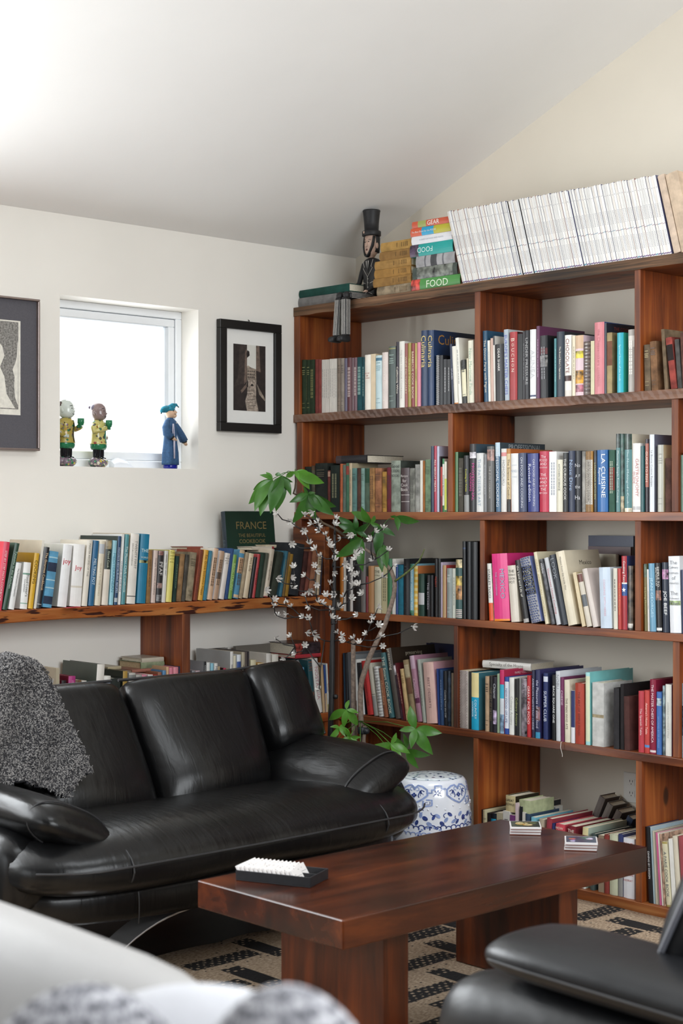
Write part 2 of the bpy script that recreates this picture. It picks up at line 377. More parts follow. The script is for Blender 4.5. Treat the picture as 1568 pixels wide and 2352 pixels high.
mb.ngon([P2(a, c, 1) for a, c in [(0.024, 0.10), (0.05, 0.18), (0.06, 0.3), (0.055, 0.4), (0.075, 0.48), (0.05, 0.55), (0.035, 0.62), (0.028, 0.75), (0.022, 0.8)]], 0)
mb.build('etching', [mat('e4e0d5', 0.85, var=0.07, vs=60), mat('8b8883', 0.85, var=0.35, vs=140)], r)
# ================================================================ bookcase and wall shelf
OR = [(0.12, '341608'), (0.34, '5e2a10'), (0.52, '864018'), (0.68, 'a25824'), (0.9, 'bb7438')]
OR_D = [(0.15, '2e150a'), (0.4, '5c2c12'), (0.6, '82461e'), (0.85, 'a26a3a')]
GREY = [(0.15, '2a1c15'), (0.38, '513526'), (0.6, '795642'), (0.85, '957862')]
LIVE = [(0.36, '3a1609'), (0.415, '5a260e'), (0.45, '9a5222'), (0.6, 'ad6630'), (0.9, 'bf8048')]
WX = wood('redwood_board_lengthwise', 'x', OR_D, 0.5); WZ = wood('redwood_board_upright', 'z', OR, 0.42)
WE = wood('rough_sawn_edge', 'x', GREY, 0.75, 18, False, 0.7, saw=0.28); WT = wood('weathered_top_edge', 'x', [(0.25, '1e1611'), (0.42, '42301f'), (0.58, '6a4c34'), (0.8, '8c6a4e')], 0.8, 60, False, 0.8); WEZ = wood('upright_edge', 'z', OR_D, 0.6, 22, False, 0.4)
WES = wood('smooth_shelf_edge', 'x', OR_D, 0.45, 20, False, 0.3)
WY = wood('redwood_board_sideways', 'y', OR, 0.5); 
def live_edge():
    m, nt, b = base_mat('live_edge_slab')
    tc = nt.add('ShaderNodeTexCoord'); mp = nt.add('ShaderNodeMapping'); mp.inputs['Rotation'].default_value = (0.22, 0, 0); mp.inputs['Scale'].default_value = (3, 9, 62); nt.link(tc.outputs['Object'], mp.inputs[0])
    n = noise(nt, mp.outputs[0], 1.0, 3, 0.5, 0.3)
    m2 = nt.add('ShaderNodeMapping'); m2.inputs['Scale'].default_value = (2, 3, 20); nt.link(tc.outputs['Object'], m2.inputs[0]); n2 = noise(nt, m2.outputs[0], 1.0, 3)
    c = ramp(nt, n2, [(0.3, '844018'), (0.5, 'a35c28'), (0.75, 'b87a42')]); k = ramp(nt, n, [(0.38, (1, 1, 1, 1)), (0.43, (0, 0, 0, 1))])
    nt.link(mixc(nt, k, c, hexc('3a1508')), b.inputs['Base Color']); b.inputs['Roughness'].default_value = 0.5; bump(nt, n, b, 0.5, 0.004); return m
WLV = live_edge()
SD = 0.41                                # depth of the bookcase
BX1 = 3.3
Z1, Z2, Z3, Z4, Z5, Z6 = 2.487, 1.980, 1.520, 1.066, 0.602, 0.032   # tops of the boards
T1, T2, T3, T4, T5, T6 = 0.042, 0.037, 0.034, 0.030, 0.031, 0.042
bc = empty('bookcase', (0, 0, -0.012), 'tall built-in redwood bookcase filling the right wall', 'bookcase')
def part(mb, name, mats, bevel=0.003, sub=0): 
    mb.v = [(x, y, z+0.012) for x, y, z in mb.v]
    return mb.build(name, mats, bc, bevel=bevel)
def board(zt, t, x0, mats, wav=0.004, rough=0.0, d=SD, name='shelf_board'):
    """two planks deep, with a slightly uneven front edge"""
    mb = MB(); n = 60; rings = []
    for i in range(n+1):
        x = x0+(BX1-x0)*i/n
        w = wav*(math.sin(x*3.1+zt*5)+0.6*math.sin(x*7.7+zt)); q = rough*(math.sin(x*23+zt*9)+math.sin(x*41))
        rings.append([(x, -d+w, zt), (x, -0.2, zt), (x, -0.002, zt), (x, -0.002, zt-t), (x, -0.2, zt-t), (x, -d+w*0.6, zt-t+q)])
    R = [mb.pts(r) for r in rings]
    for a, b in zip(R, R[1:]):
        for i in range(6):
            j = (i+1) % 6; mb.face((a[i], a[j], b[j], b[i]), 1 if i == 5 else 0)
    mb.face(R[0][::-1], 0); mb.face(R[-1], 0)
    return part(mb, name, mats, 0.002)
board(Z1, T1, 0.0, [WX, WT], 0.004, 0.0012); board(Z2, T2, 0.0, [WX, WE], 0.003, 0.001); board(Z3, T3, 0.0, [WX, WES], 0.004)
board(Z4, T4, 0.27, [WX, WES], 0.004); board(Z5, T5, 0.27, [WX, WES], 0.008); board(Z6, T6, 0.27, [WX, WES], 0.002)
UPR = []
def xf(px, z_ref=1.5, y=-SD): return on_y(px, 1176, y).x
def upright(xa, xb, zb, zt, d=SD, d0=0.0, edge=WEZ, inset=0.004):
    mb = MB(); mid = -(d+d0)/2
    mb.box(xa, xb, -d+inset, mid-0.0008, zb, zt, 0, {'f': 1}); mb.box(xa, xb, mid+0.0008, -d0-0.002, zb, zt, 0)
    UPR.append((xa, xb, zb, zt))
    return part(mb, 'upright', [WZ, edge], 0.002)
for a, b, zb, zt in [(672, 680, Z2, Z1-T1), (1088, 1101, Z2, Z1-T1), (1455, 1469, Z2, Z1-T1), (680, 688, Z3, Z2-T2), (1027, 1037.5, Z3, Z2-T2), (1540, 1556, Z3, Z2-T2),
                     (677, 690, Z4+0.075, Z3-T3), (1100, 1111, Z4, Z3-T3), (1456, 1470, Z4, Z3-T3), (1040, 1049, Z5, Z4-T4), (1543, 1559, Z5, Z4-T4),
                     (1085, 1096, Z6, Z5-T5), (1458, 1472, Z6, Z5-T5)]:
    xa = max(0.002, xf(a)); xb = xf(b)
    if a < 700: xb = xa+0.04
    upright(xa, xb, zb, zt)
for zb, zt in ((Z2, Z1-T1), (Z3, Z2-T2), (Z4, Z3-T3), (Z5, Z4-T4)): upright(2.95, 2.99, zb, zt)
# corner box panels where the low wall shelf meets the bookcase
for zb, zt in ((Z5, Z4-T4), (Z6-0.03, Z5-T5)):
    upright(0.272, 0.312, zb, zt)
mb = MB()   # outlet behind the lowest row is separate; brass-coloured bracket on the eye-level shelf joint
# ---------------------------------------------------------------- wall shelf under the window
LX = 0.305; LZ = 1.141; LT = 0.050; LY0 = -4.0
ws = empty('wall_shelf', (0, -2.0, -0.012), 'low live-edge plank shelving along the window wall behind the sofa', 'shelf')
def wpart(mb, name, mats, bevel=0.003):
    mb.v = [(x, y+2.0, z+0.012) for x, y, z in mb.v]; return mb.build(name, mats, ws, bevel=bevel)
mb = MB(); rings = []
for i in range(90):
    y = LY0+(-0.412-LY0)*i/89; w = 0.006*math.sin(y*4)+0.004*math.sin(y*9.3)
    rings.append([(LX+w, y, LZ), (0.002, y, LZ), (0.002, y, LZ-LT), (LX-0.012+w, y, LZ-LT+0.004*math.sin(y*6))])
R = [mb.pts(r) for r in rings]
for a, b in zip(R, R[1:]):
    for i in range(4): mb.face((a[i], a[(i+1) % 4], b[(i+1) % 4], b[i]), 1 if i == 3 else 0)
mb.face(R[0][::-1]); mb.face(R[-1]); wpart(mb, 'top_plank', [WY, WLV], 0.004)
mb = MB(); rings = []
for i in range(40):
    y = LY0+(-0.412-LY0)*i/39; w = 0.005*math.sin(y*5)
    rings.append([(LX+w, y, Z5), (0.002, y, Z5), (0.002, y, Z5-0.04), (LX-0.006+w, y, Z5-0.04)])
mb.loft(rings); wpart(mb, 'lower_plank', [WY], 0.004)
def wup(y, zb, zt, th=0.042, x1=LX-0.004):
    mb = MB(); mb.box(0.002, x1/2-0.0008, y, y+th, zb, zt); mb.box(x1/2+0.0008, x1, y, y+th, zb, zt, 0, {'r': 1}); return wpart(mb, 'upright', [WZ, WEZ], 0.002)
yd = on_x(420, 1480, LX).y
wup(yd, Z5, LZ-LT); wup(yd-1.9, Z5, LZ-LT); wup(yd, -0.0, Z5-0.04); wup(yd-1.9, 0.0, Z5-0.04)
# end panels against the bookcase (one with a live front edge)
for zb, zt in ((Z5, LZ-LT), (0.0, Z5-0.04)):
    mb = MB(); n = 24; rings = []
    for i in range(n+1):
        z = zb+(zt-zb)*i/n; w = 0.007*math.sin(z*11)+0.004*math.sin(z*29)
        rings.append([(0.002+max(0, w), -0.452, z), (0.270, -0.452, z), (0.270, -0.413, z), (0.002, -0.413, z)])
    mb.loft(rings); wpart(mb, 'end_panel', [WZ], 0.0)
mb = MB(); mb.box(0.044, 0.262, -0.450, -0.416, LZ+0.001, 1.452); wpart(mb, 'bookend_board', [WX], 0.003)
# ================================================================ books
PAGE = mat('e6ddc8', 0.9, var=0.10, vs=240); PAGE_OLD = mat('cbb68f', 0.9, var=0.12, vs=240)
BOOKS = []; _hmat = {}
def bmat(hx, fin='jacket'):
    if fin == 'cloth': return mat(hx, 0.82, var=0.14, vs=30, bmp=0.15, bs=700, spec=0.3)
    if fin == 'old': return mat(hx, 0.8, var=0.32, vs=26, bmp=0.2, bs=500, spec=0.3)
    if fin == 'photo': return mat(hx, 0.3, var=0.7, vs=38)
    return mat(hx, 0.38, var=0.06, vs=14)
def book_mesh(w, h, d, cov, bands, bulge, mats, covm=None):
    """case: two boards and a rounded spine with bands; front at y=0, going back to y=d; left lower corner at the origin"""
    t = min(0.0028, w*0.2); n = 5
    outer = [(0.0, d)] + [(w*k/n, -bulge*math.sin(PI*k/n)) for k in range(n+1)] + [(w, d)]
    inner = [(w-t, d), (w-t, t), (t, t), (t, d)]
    poly = outer+inner; N = len(poly)
    cuts = sorted({0.0, 1.0} | {b[0] for b in bands} | {b[1] for b in bands})
    mb = MB(); R = [mb.pts([(x, y, h*c) for x, y in poly]) for c in cuts]
    for (a, b), c0, c1 in zip(zip(R, R[1:]), cuts, cuts[1:]):
        mi = 0
        for k, bd in enumerate(bands):
            if bd[0] <= c0+1e-6 and c1 <= bd[1]+1e-6: mi = 2+k
        for i in range(N):
            j = (i+1) % N
            spine = 1 <= i <= n
            mb.face((a[i], a[j], b[j], b[i]), mi if spine else (1 if covm else 0))
    mb.face(R[0][::-1], 0); mb.face(R[-1], 0)
    return mb
def make_book(x, y, z, w, h, d, ang, rot, col, desc, kind='book', t=None, tc='f0e8d8', to='v', tl=0.74, tf=0.5, tt=0.62, bands=(), fin='jacket', cov=None,
              bars=None, ct=None, ctc='e8dcc0', row='', group='', label=None, pages=True, soft=False, star=None, rings=False, M=None, bulge=None, dots=None, t2=None):
    bul = (0.0 if soft or w < 0.012 else min(0.005, w*0.14)) if bulge is None else bulge
    if kind == 'book': kind = 'paperback' if soft else ('clothbound_book' if fin in ('cloth', 'old') else 'book')
    mats = [bmat(col, fin), bmat(cov or col, fin)] + [bmat(b[2], b[3] if len(b) > 3 else fin) for b in bands]
    mb = book_mesh(w, h, d, col, bands, bul, mats, cov or fin)
    o = mb.build(kind, mats, bevel=0)
    if M is None:
        dz = w*math.sin(ang) if ang > 0 else 0.0
        M = Matrix.Translation((x, y, z+dz+0.0004)) @ Matrix.Rotation(rot, 4, 'Z') @ Matrix.Rotation(ang, 4, 'Y')
    o.matrix_world = M
    if pages:
        pm_ = MB(); tt_ = min(0.0028, w*0.2); k = 0.0 if soft else 0.0035
        pm_.box(tt_, w-tt_, tt_, d-(0.001 if soft else 0.004), k, h-k)
        if w-2*tt_ > 0.0008: pm_.build('page_block', PAGE_OLD if fin == 'old' else PAGE, o)
    yy = -bul-0.0005
    if t:
        tm = MB()
        if to == 'v':
            ww = w*tt; letter(tm, t, (w/2+(w*0.16 if t2 else 0), yy, h*tf), (0, 0, -1), (1, 0, 0), h*tl, ww*(0.62 if t2 else 1), stretch=1.25)
            if t2: letter(tm, t2, (w*0.27, yy, h*tf), (0, 0, -1), (1, 0, 0), h*tl*0.8, ww*0.42, stretch=1.2)
        elif to == 'h':
            lines = t.split('|'); 
            for i, s in enumerate(lines):
                if s: letter(tm, s, (w/2, yy, h*(tf+tl*(0.5-(i+0.5)/len(lines)))), (1, 0, 0), (0, 0, 1), w*0.84, h*tl/len(lines)*0.74)
        elif to == 's':
            for i, s in enumerate(t):
                letter(tm, s, (w/2, yy, h*(tf+tl*(0.5-(i+0.5)/len(t)))), (0, 0, -1), (1, 0, 0), h*tl/len(t)*0.6, w*tt*0.8)
        tm.build('title_lettering', mat(tc, 0.45, var=0.02), o)
    if bars:
        tm = MB(); r2 = random.Random(hash((round(x, 3), round(h, 3))) & 0xffff)
        if w < 0.02 or r2.random() < 0.45:       # worn fine lines too small to read
            z0 = h*0.82
            while z0 > h*0.3:
                l = h*r2.uniform(0.02, 0.06)
                for s in ((-0.16, 0.16) if w > 0.02 else (0.0,)): tm.box(w/2+w*s-w*0.09, w/2+w*s+w*0.09, yy, yy+0.0002, z0-l, z0)
                z0 -= l*1.25
        else:
            for f in (0.86, 0.80, 0.765, 0.73, 0.2, 0.12):
                ln = r2.uniform(0.25, 0.36); th = 0.0035 if f > 0.5 else 0.002
                tm.box(w*(0.5-ln), w*(0.5+ln), yy, yy+0.0002, h*f-th/2, h*f+th/2)
        tm.build('tooled_lettering', mat(bars, 0.5, var=0.02), o)
    if dots:
        tm = MB(); cx_, rr, cols, rows_ = dots[0], dots[1], 0, 0
        nx_ = max(2, int(w/dots[1]/2.6)); nz_ = int(h/dots[1]/2.6)
        for i in range(nx_):
            for k in range(nz_):
                px_, pz_ = w*(i+0.5+(0.5 if k % 2 else 0)-0.25)/nx_, h*(k+0.5)/nz_
                if 0.001 < px_-rr and px_+rr < w-0.001: tm.ngon([(px_+rr*math.cos(a*PI/3), yy, pz_+rr*math.sin(a*PI/3)) for a in range(6)])
        tm.build('pattern', mat(dots[0], 0.5, var=0.05), o)
    if star:
        tm = MB(); c = h*star[0]; rr = w*0.42
        tm.ngon([(w/2+(rr if k % 2 == 0 else rr*0.42)*math.sin(k*PI/5), yy-0.0003, c+(rr if k % 2 == 0 else rr*0.42)*math.cos(k*PI/5)) for k in range(10)]); tm.build('star', mat('f2f2ee', 0.5, var=0.02), o)
    if ct:
        s, fy, fz, fl, fth = ct; tm = MB(); letter(tm, s, (w+0.0004, d*fy, h*fz), (0, 1, 0), (0, 0, 1), d*fl, h*fth); tm.build('cover_lettering', mat(ctc, 0.5, var=0.02), o)
    if rings:
        tm = MB(); nn = 16
        for k in range(nn):
            zc = h*(0.05+0.9*k/(nn-1)); tm.tube([(w/2+w*0.52*math.cos(a), 0.004-0.009*math.sin(a), zc) for a in [i*PI/6-0.3 for i in range(9)]], 0.0011, 5)
        tm.build('spiral_binding', mat('c9c9cc', 0.25, 0.9), o)
    BOOKS.append(dict(o=o, d=desc, row=row, label=label, group=group, kind=kind)); return o
class Row:
    """books standing in a row; pixel measures of the photograph give each spine's place along its shelf"""
    def __init__(s, crop, w, plane, val, zb, row, group):
        s.ox, s.oy = crop; s.k = w; s.plane, s.val, s.zb, s.row, s.group = plane, val, zb, row, group; s.prev = None
    def P(s, zx, zy, dv=0.0):
        px, py = s.ox+zx/s.k, s.oy+zy/s.k
        return (on_y if s.plane == 'y' else on_x)(px, py, s.val+dv)
    def b(s, x0, x1, top, lean, col, desc, dv=0.0, zb=None, d=None, **k):
        zb = s.zb if zb is None else zb
        ax = (lambda p: p.x) if s.plane == 'y' else (lambda p: p.y)
        pb0, pb1 = s.P(x0, 0, dv), s.P(x1, 0, dv); pt = s.P(x0+lean, top, dv)
        a0, a1 = ax(pb0), ax(pb1)
        H = pt.z-zb; dx = ax(pt)-a0
        ang = math.atan2(dx, H) if lean else 0.0
        h = math.hypot(H, dx) if lean else H
        a1 = a1-0.0006; tn = math.tan(ang)
        if s.plane == 'y':       # posts of the bookcase
            for xa, xb, z0, z1 in UPR:
                if z1 <= zb+0.01 or z0 >= zb+H: continue
                lo = a0+min(0, tn*H); hi = a1+max(0, tn*H)
                if lo < xb+0.0006 and (a0+a1)/2 > (xa+xb)/2-0.01 and lo > xa-0.05: q = xb+0.0006-lo; a0 += q; a1 = max(a1, a0+0.006) if q < (a1-a0)*0.6 else a1+q
                elif hi > xa-0.0006 and (a0+a1)/2 < (xa+xb)/2 and hi < xb+0.06: q = hi-xa+0.0006; a1 -= q; a0 = min(a0, a1-0.006)
        if s.prev and s.prev[4] == (zb, dv):     # the neighbour before
            pa, pw, pt_, ph, _k = s.prev
            need = pw-a0; zm = min(ph, H)
            if need > 0: 
                need = min(need, 0.03); q = min(need, max(0, a1-a0-0.005)); a0 += need; a1 += need-q
            over = pw+pt_*zm-(a0+tn*zm)
            if over > 0.0002:
                tn += over/zm; ang = math.atan(tn); h = H/math.cos(ang)
        s.prev = (a0, a1+0.0002, tn, H+(a1-a0)*abs(math.sin(ang)), (zb, dv))
        w = max(0.003, (a1-a0)*math.cos(ang))
        dd = d if d else max(0.10, min(0.27, h*0.74))
        if s.plane == 'y':
            return make_book(a0+0.0004, s.val+dv, zb, w, h, min(dd, -s.val-dv-0.012), ang, 0.0, col, desc, row=s.row, group=s.group, **k)
        return make_book(s.val+dv, a0+0.0004, zb, w, h, min(dd, s.val+dv-0.012), ang, PI/2, col, desc, row=s.row, group=s.group, **k)
def flat_book(x0, x1, y, z, w, d, yaw, col, desc, flip=False, **k):
    """lying down, spine towards the room from x0 to x1: thickness w, depth d; returns the height of its upper side"""
    h = x1-x0
    if flip: L = Matrix(((0, 0, 1, -h/2), (0, 1, 0, 0), (-1, 0, 0, w), (0, 0, 0, 1)))
    else: L = Matrix(((0, 0, -1, h/2), (0, 1, 0, 0), (1, 0, 0, 0), (0, 0, 0, 1)))
    Mm = Matrix.Translation(((x0+x1)/2, y, z+0.0004)) @ Matrix.Rotation(yaw, 4, 'Z') @ L
    make_book(0, 0, 0, w, h, d, 0, 0, col, desc, M=Mm, **k); return z+w+0.0008
# ---------------------------------------------------------------- top row of the bookcase
A = Row((660, 700), 3.564, 'y', -0.392, Z2, "on the bookcase's highest enclosed shelf", 'books on the highest enclosed shelf')
b = A.b
for i, (x0, x1) in enumerate([(78, 113), (113, 148), (152, 187), (187, 222)]):
    b(x0, x1, 458-i*2, 0, '2b3a27', ['dark green cloth volume against the left end panel', 'second dark green cloth volume from the left end panel', 'third dark green cloth volume from the left end panel', 'dark green cloth volume beside the brick red pair'][i], fin='cloth', bars='8a8a5a')
b(227, 252, 450, 0, '7a3a35', 'first of two brick red cloth volumes', fin='cloth'); b(253, 278, 450, 0, '83403a', 'second of two brick red cloth volumes, by the white booklets', fin='cloth')
for i in range(4): b(281+15*i, 296+15*i, 452-i, 0, 'd6d0c8', ['first', 'second', 'third', 'fourth'][i]+' thin white booklet right of the brick red pair', soft=True, bars='8f8a88', kind='booklet')
for i in range(4): b(344+15*i, 359+15*i, 445-i, 0, 'd9d4cc', ['first', 'second', 'third', 'fourth'][i]+' thin white booklet of the set left of the taupe pair', soft=True, bars='8f8a88', kind='booklet')
b(408, 436, 440, 0, '7d7065', 'darker of two taupe cloth books', fin='cloth', bars='55473c'); b(438, 465, 440, 0, '8f857b', 'paler of two taupe cloth books', fin='cloth', bars='5d534b')
b(467, 489, 440, 0, '5c566c', 'slim violet grey book'); b(490, 525, 436, 0, '5a2c33', 'glossy maroon book with small white lettering', bars='c9b8b4', tc='d8ccc4'); b(527, 543, 436, 0, '6d565c', 'slim mauve book between the glossy dark red ones'); b(544, 570, 434, 0, '6a4a52', 'glossy plum book with white lettering', bars='cdbdb8')
b(572, 610, 432, 0, '1f4a50', 'thicker of two dark teal cloth books', fin='cloth', bars='8fb0a8'); b(611, 632, 432, 0, '1d434a', 'thinner of two dark teal cloth books', fin='cloth', bars='8fb0a8')
b(634, 682, 413, 0, 'e2dcd0', 'cream book with tiny red lettering', t='NEW ART|OF|COOKING', tc='a33a35', to='h', tl=0.13, tf=0.62)
b(683, 721, 405, 0, 'd8c4a4', 'plain peach coloured book', soft=True); b(723, 773, 418, 0, 'bdd3d6', 'pale blue book with a small dark emblem at its head', bands=[(0.9, 0.955, '3c7088')], bars='7fa0a8')
b(775, 823, 393, 0, 'd9cbc4', 'pale pinkish cream book', t='Literature of Gastronomy', tc='f2ece4', tt=0.4); b(829, 886, 345, 0, '46534f', 'thick glossy grey green book with a gold head band', bands=[(0.955, 0.975, '8f8c58')], bars='8fa39b')
b(890, 913, 305, 0, '2c2430', 'narrow black book with bold white lettering', t='California Wine', tl=0.6, tf=0.42); b(915, 959, 303, 0, 'dedbd3', 'white book right of the narrow black one', t='THE WAY TO YOUR COOKBOOK', tc='a9a6a2', tt=0.4)
b(961, 984, 318, 0, '93504c', 'dusty red series book with cream lettering', t='WINE DICTIONARY', tc='d8c9a8'); b(986, 1012, 315, 0, '9b8c40', 'olive yellow book beside the red barbecue volume', t='SUNSET MENUS', tc='cfc27a'); b(1014, 1042, 318, 0, '863538', 'dark red barbecue cook book', t='BARBECUE COOK BOOK', tc='e0cfae'); b(1044, 1060, 315, 0, 'b5a653', 'slim mustard book', t='DINNERS', tc='7a6d30'); b(1062, 1091, 310, 0, 'cf8194', 'pink book left of the two tall navy volumes')
b(1095, 1147, 214, 0, '1f3557', 'first of two tall navy volumes with gold lettering', t='Culinaria', tc='d9c27a', tl=0.42, tf=0.72, tt=0.72); b(1150, 1198, 212, 0, '21385c', 'second tall navy volume, its cover showing gold lettering', t='Culinaria', tc='d9c27a', tl=0.42, tf=0.72, tt=0.72, ct=('Culinaria', 0.5, 0.88, 0.86, 0.13), ctc='b0803c', d=0.27)
b(1218, 1248, 415, 0, '1d1d22', 'black book speckled with white dots', dots=('d0d0d0', 0.0018)); b(1249, 1272, 415, 0, '18181c', 'black book right of the dotted one', soft=True); b(1276, 1303, 448, 0, '202024', 'second short black book from the dotted one', soft=True, bars='b9b9b9'); b(1306, 1333, 448, 0, '17171b', 'third short black book from the dotted one', soft=True, bars='a9a9a9')
b(1345, 1362, 325, -38, '232c46', 'thin navy book leaning left', t='STUDIES', tc='c9c9d4', tl=0.3); b(1366, 1398, 345, -36, 'e4e0d4', 'leaning white book with a red and orange edge', bands=[(0, 0.02, 'c77a2c')]); b(1401, 1428, 275, -34, 'e6e3d8', 'tall thin white book leaning left', bars='9a9894'); b(1434, 1470, 455, -14, '22221f', 'short black and cream striped book', bands=[(0.16, 0.78, 'dfd8b8')], bars='44443c')
b(1473, 1484, 440, -8, 'd8d0b4', 'very thin cream booklet', kind='booklet', soft=True); b(1486, 1528, 296, -8, 'e4e1cd', 'cream book with faint green lettering by the post', t='New Maritime Finds', tc='9db8a0', tt=0.5)
A2 = Row((1060, 680), 3.087, 'y', -0.392, Z2, "on the bookcase's highest enclosed shelf", 'books on the highest enclosed shelf'); b = A2.b
b(140, 172, 252, -11, '1f4a66', 'deep teal book against the second post', t='The Dinner Party with Pignet', tc='d9d4c4'); b(175, 206, 318, -8, 'e3dfd6', 'white paperback beside the deep teal book', bars='b9b4ac', soft=True, cov='e8dfc8'); b(208, 226, 300, -4, 'c9a99a', 'slim pinkish tan book', soft=True)
b(228, 240, 285, -10, 'd4d0c8', 'thin pale book with a dark picture at its head', bands=[(0.86, 1, '3a3a3e', 'photo')]); b(242, 300, 345, -4, '1a191b', 'black book with white and red lettering', t='DEAR SHARK', tc='e9e6e0', tl=0.4, tf=0.72, tt=0.4, t2=None)
b(306, 338, 240, -8, 'aab4bc', 'tall pale grey book with blue lettering', t="EUROPE'S MASTER CHEFS", tc='5560b0', tl=0.84, cov='b9bfc0'); b(341, 394, 258, 0, 'a02e30', 'red book with a column of spaced white letters', t='BOUCHON', to='s', tl=0.52, tf=0.66, tc='e6d4c4', cov='3a0d10'); b(397, 431, 270, 0, '121214', 'plain black book right of the spaced letter red one', soft=True)
b(433, 447, 250, 0, '242226', 'slim charcoal book', bars='8a8a8c'); b(448, 478, 246, 0, '232327', 'charcoal book with tall pale lettering', t='UNDER PRESSURE', tc='a8a8a8', tl=0.7, tf=0.55); b(484, 526, 240, 0, 'e3e3e3', 'bright white book with a triangle at its foot', t='ALINEA', tc='c4c4c6', tl=0.5, bands=[(0.03, 0.055, '40486a')])
b(530, 554, 215, 0, '5a2b4c', 'tall plum book with a wide plum cover', bars='a88aa0', d=0.29); b(558, 612, 285, -10, '1b1b1e', 'black book in clear plastic with a portrait panel', bands=[(0.5, 0.68, '8a8784', 'photo'), (0.7, 0.8, '5c2a2c')], bars='77777a', cov='1d1f22'); b(655, 671, 302, 0, '2d7378', 'slim teal book', bars='8fc0bd')
b(674, 728, 256, 0, '1f2a36', 'dark slate book with cream lettering and a figure', t="The Bread Baker's Apprentice", tc='e3dcc8', tl=0.5, tf=0.52, tt=0.4, cov='23262c'); b(731, 777, 280, 0, 'e6e2da', 'white chocolate book with brown spine picture', t='CHOCOLATE', tc='7c3a30', tl=0.56, tf=0.66, bands=[(0.25, 0.34, '4a2c26', 'photo'), (0.0, 0.1, 'd8d2c8')]); b(783, 805, 283, 0, 'd8cdb2', 'cream paperback left of the fruit picture book', soft=True, bars='8f8468')
b(807, 863, 282, 0, 'd9bfc4', 'picture book with lemons and flowers', bands=[(0.78, 1, 'c9a98a'), (0.62, 0.74, 'd3b93f', 'photo'), (0.2, 0.42, 'e2902a', 'photo'), (0.06, 0.18, 'b06a78', 'photo')], fin='jacket'); b(867, 911, 325, 0, '4a3a33', 'brown spiral notebook', kind='notebook', rings=True, bands=[(k/12+0.02, k/12+0.06, '6a5a50') for k in range(12)]); b(914, 940, 320, 0, 'c2ba94', 'khaki book right of the spiral notebook', soft=True)
b(942, 1011, 190, 0, 'c9797f', 'tall salmon pink book', t='the Cheesemakers cookbook', tc='b5656c', tt=0.4, tl=0.8, cov='2f4a78'); b(1014, 1026, 192, 0, '1e2430', 'tall black book with red words on its cover', ct=('THE|COOKBOOK'.replace('|', ' '), 0.45, 0.93, 0.6, 0.05), ctc='8a3a30', d=0.28); b(1029, 1066, 262, 0, '9f8c66', 'tan book with a brown label', bands=[(0.46, 0.86, '78513e')], fin='cloth', cov='7a6a4c')
b(1102, 1147, 263, 0, '2fa6b8', 'turquoise book with a green edge', t='Spiritual Stories of the South', tc='9fdbe0', tl=0.6, cov='2f9c84'); b(1181, 1224, 240, 0, 'a59f98', 'grey white book against the third post', bands=[(0.72, 0.9, 'cfcac2')], bars='e0dcd4')
b(1297, 1340, 348, -6, '655644', 'worn brown book with a gold flower near its foot', fin='old', bars='8a7a50'); b(1346, 1392, 325, -14, '7b5a3f', 'worn tan book right of the gold flower book', fin='old', bars='4a3526'); b(1438, 1462, 238, -26, '6b5a45', 'tall worn book with a frayed spine, leaning left', fin='old', d=0.26); b(1484, 1528, 300, -40, '8a3d35', 'worn red book with a black label', fin='old', bands=[(0.55, 0.86, '231a18', 'old')]); b(1532, 1562, 310, -24, '4a4744', 'worn dark grey book leaning left', fin='old'); b(1565, 1600, 262, -18, '5a3a30', 'worn brown book at the right edge', fin='old')
# ---------------------------------------------------------------- second row
B = Row((660, 960), 3.733, 'y', -0.392, Z3, "on the bookcase's eye-level shelf", 'books on the eye-level shelf'); b = B.b
b(142, 202, 420, 0, '1d2620', 'thick black green book against the end panel', fin='old'); b(205, 234, 410, 0, '55402e', 'brown book half behind the plant', fin='old', bands=[(0.0, 0.9, '4a4a3c', 'old')]); b(238, 342, 390, 0, '1c211d', 'very thick black green volume', fin='old', bars='4a4432'); b(345, 367, 450, 0, '5c2c26', 'short brown red book between two black green ones', fin='old', bands=[(0.85, 0.97, 'b08a78')])
b(370, 446, 408, 0, '17211d', 'black green book with faint gold lettering', fin='cloth', bars='6a6a50'); b(451, 472, 394, 0, 'b0603f', 'slim orange book', fin='cloth', bars='7a3a26'); b(475, 500, 402, 0, '5c6a60', 'slim grey green book by the orange one', fin='cloth', bars='3a443c'); b(502, 527, 388, 0, '3f6650', 'slim green book with a red label', fin='cloth', bands=[(0.76, 0.94, '8a4038')])
b(529, 553, 388, 0, 'b9a586', 'slim cream book with dark vertical lettering', t='TREASURED ARMENIAN COOKING', tc='3a342c', cov='a99c80'); b(555, 596, 432, 0, '5a7d78', 'teal grey book with dark bands', fin='cloth', bars='38524e'); b(598, 628, 430, 0, '50362c', 'brown book between the two teal grey ones', fin='old', bars='38241c'); b(631, 662, 432, 0, '7b9890', 'pale blue green book', fin='cloth', bars='52695f'); b(665, 704, 430, 0, '4d5f50', 'grey green book with a darker label', fin='cloth', bands=[(0.66, 0.98, '2c4a38')])
b(706, 749, 430, -2, 'a0764a', 'worn tan orange book', fin='old', bars='6a4a2c'); b(752, 808, 432, 0, '9c6a4b', 'worn orange brown book with a dark emblem', fin='old', bars='5c3a28'); b(813, 851, 462, 0, 'a37a3c', 'short ochre book', fin='old', bars='62471f'); b(853, 887, 425, 0, '6c2a34', 'maroon cloth book', fin='cloth', bars='4c1c24')
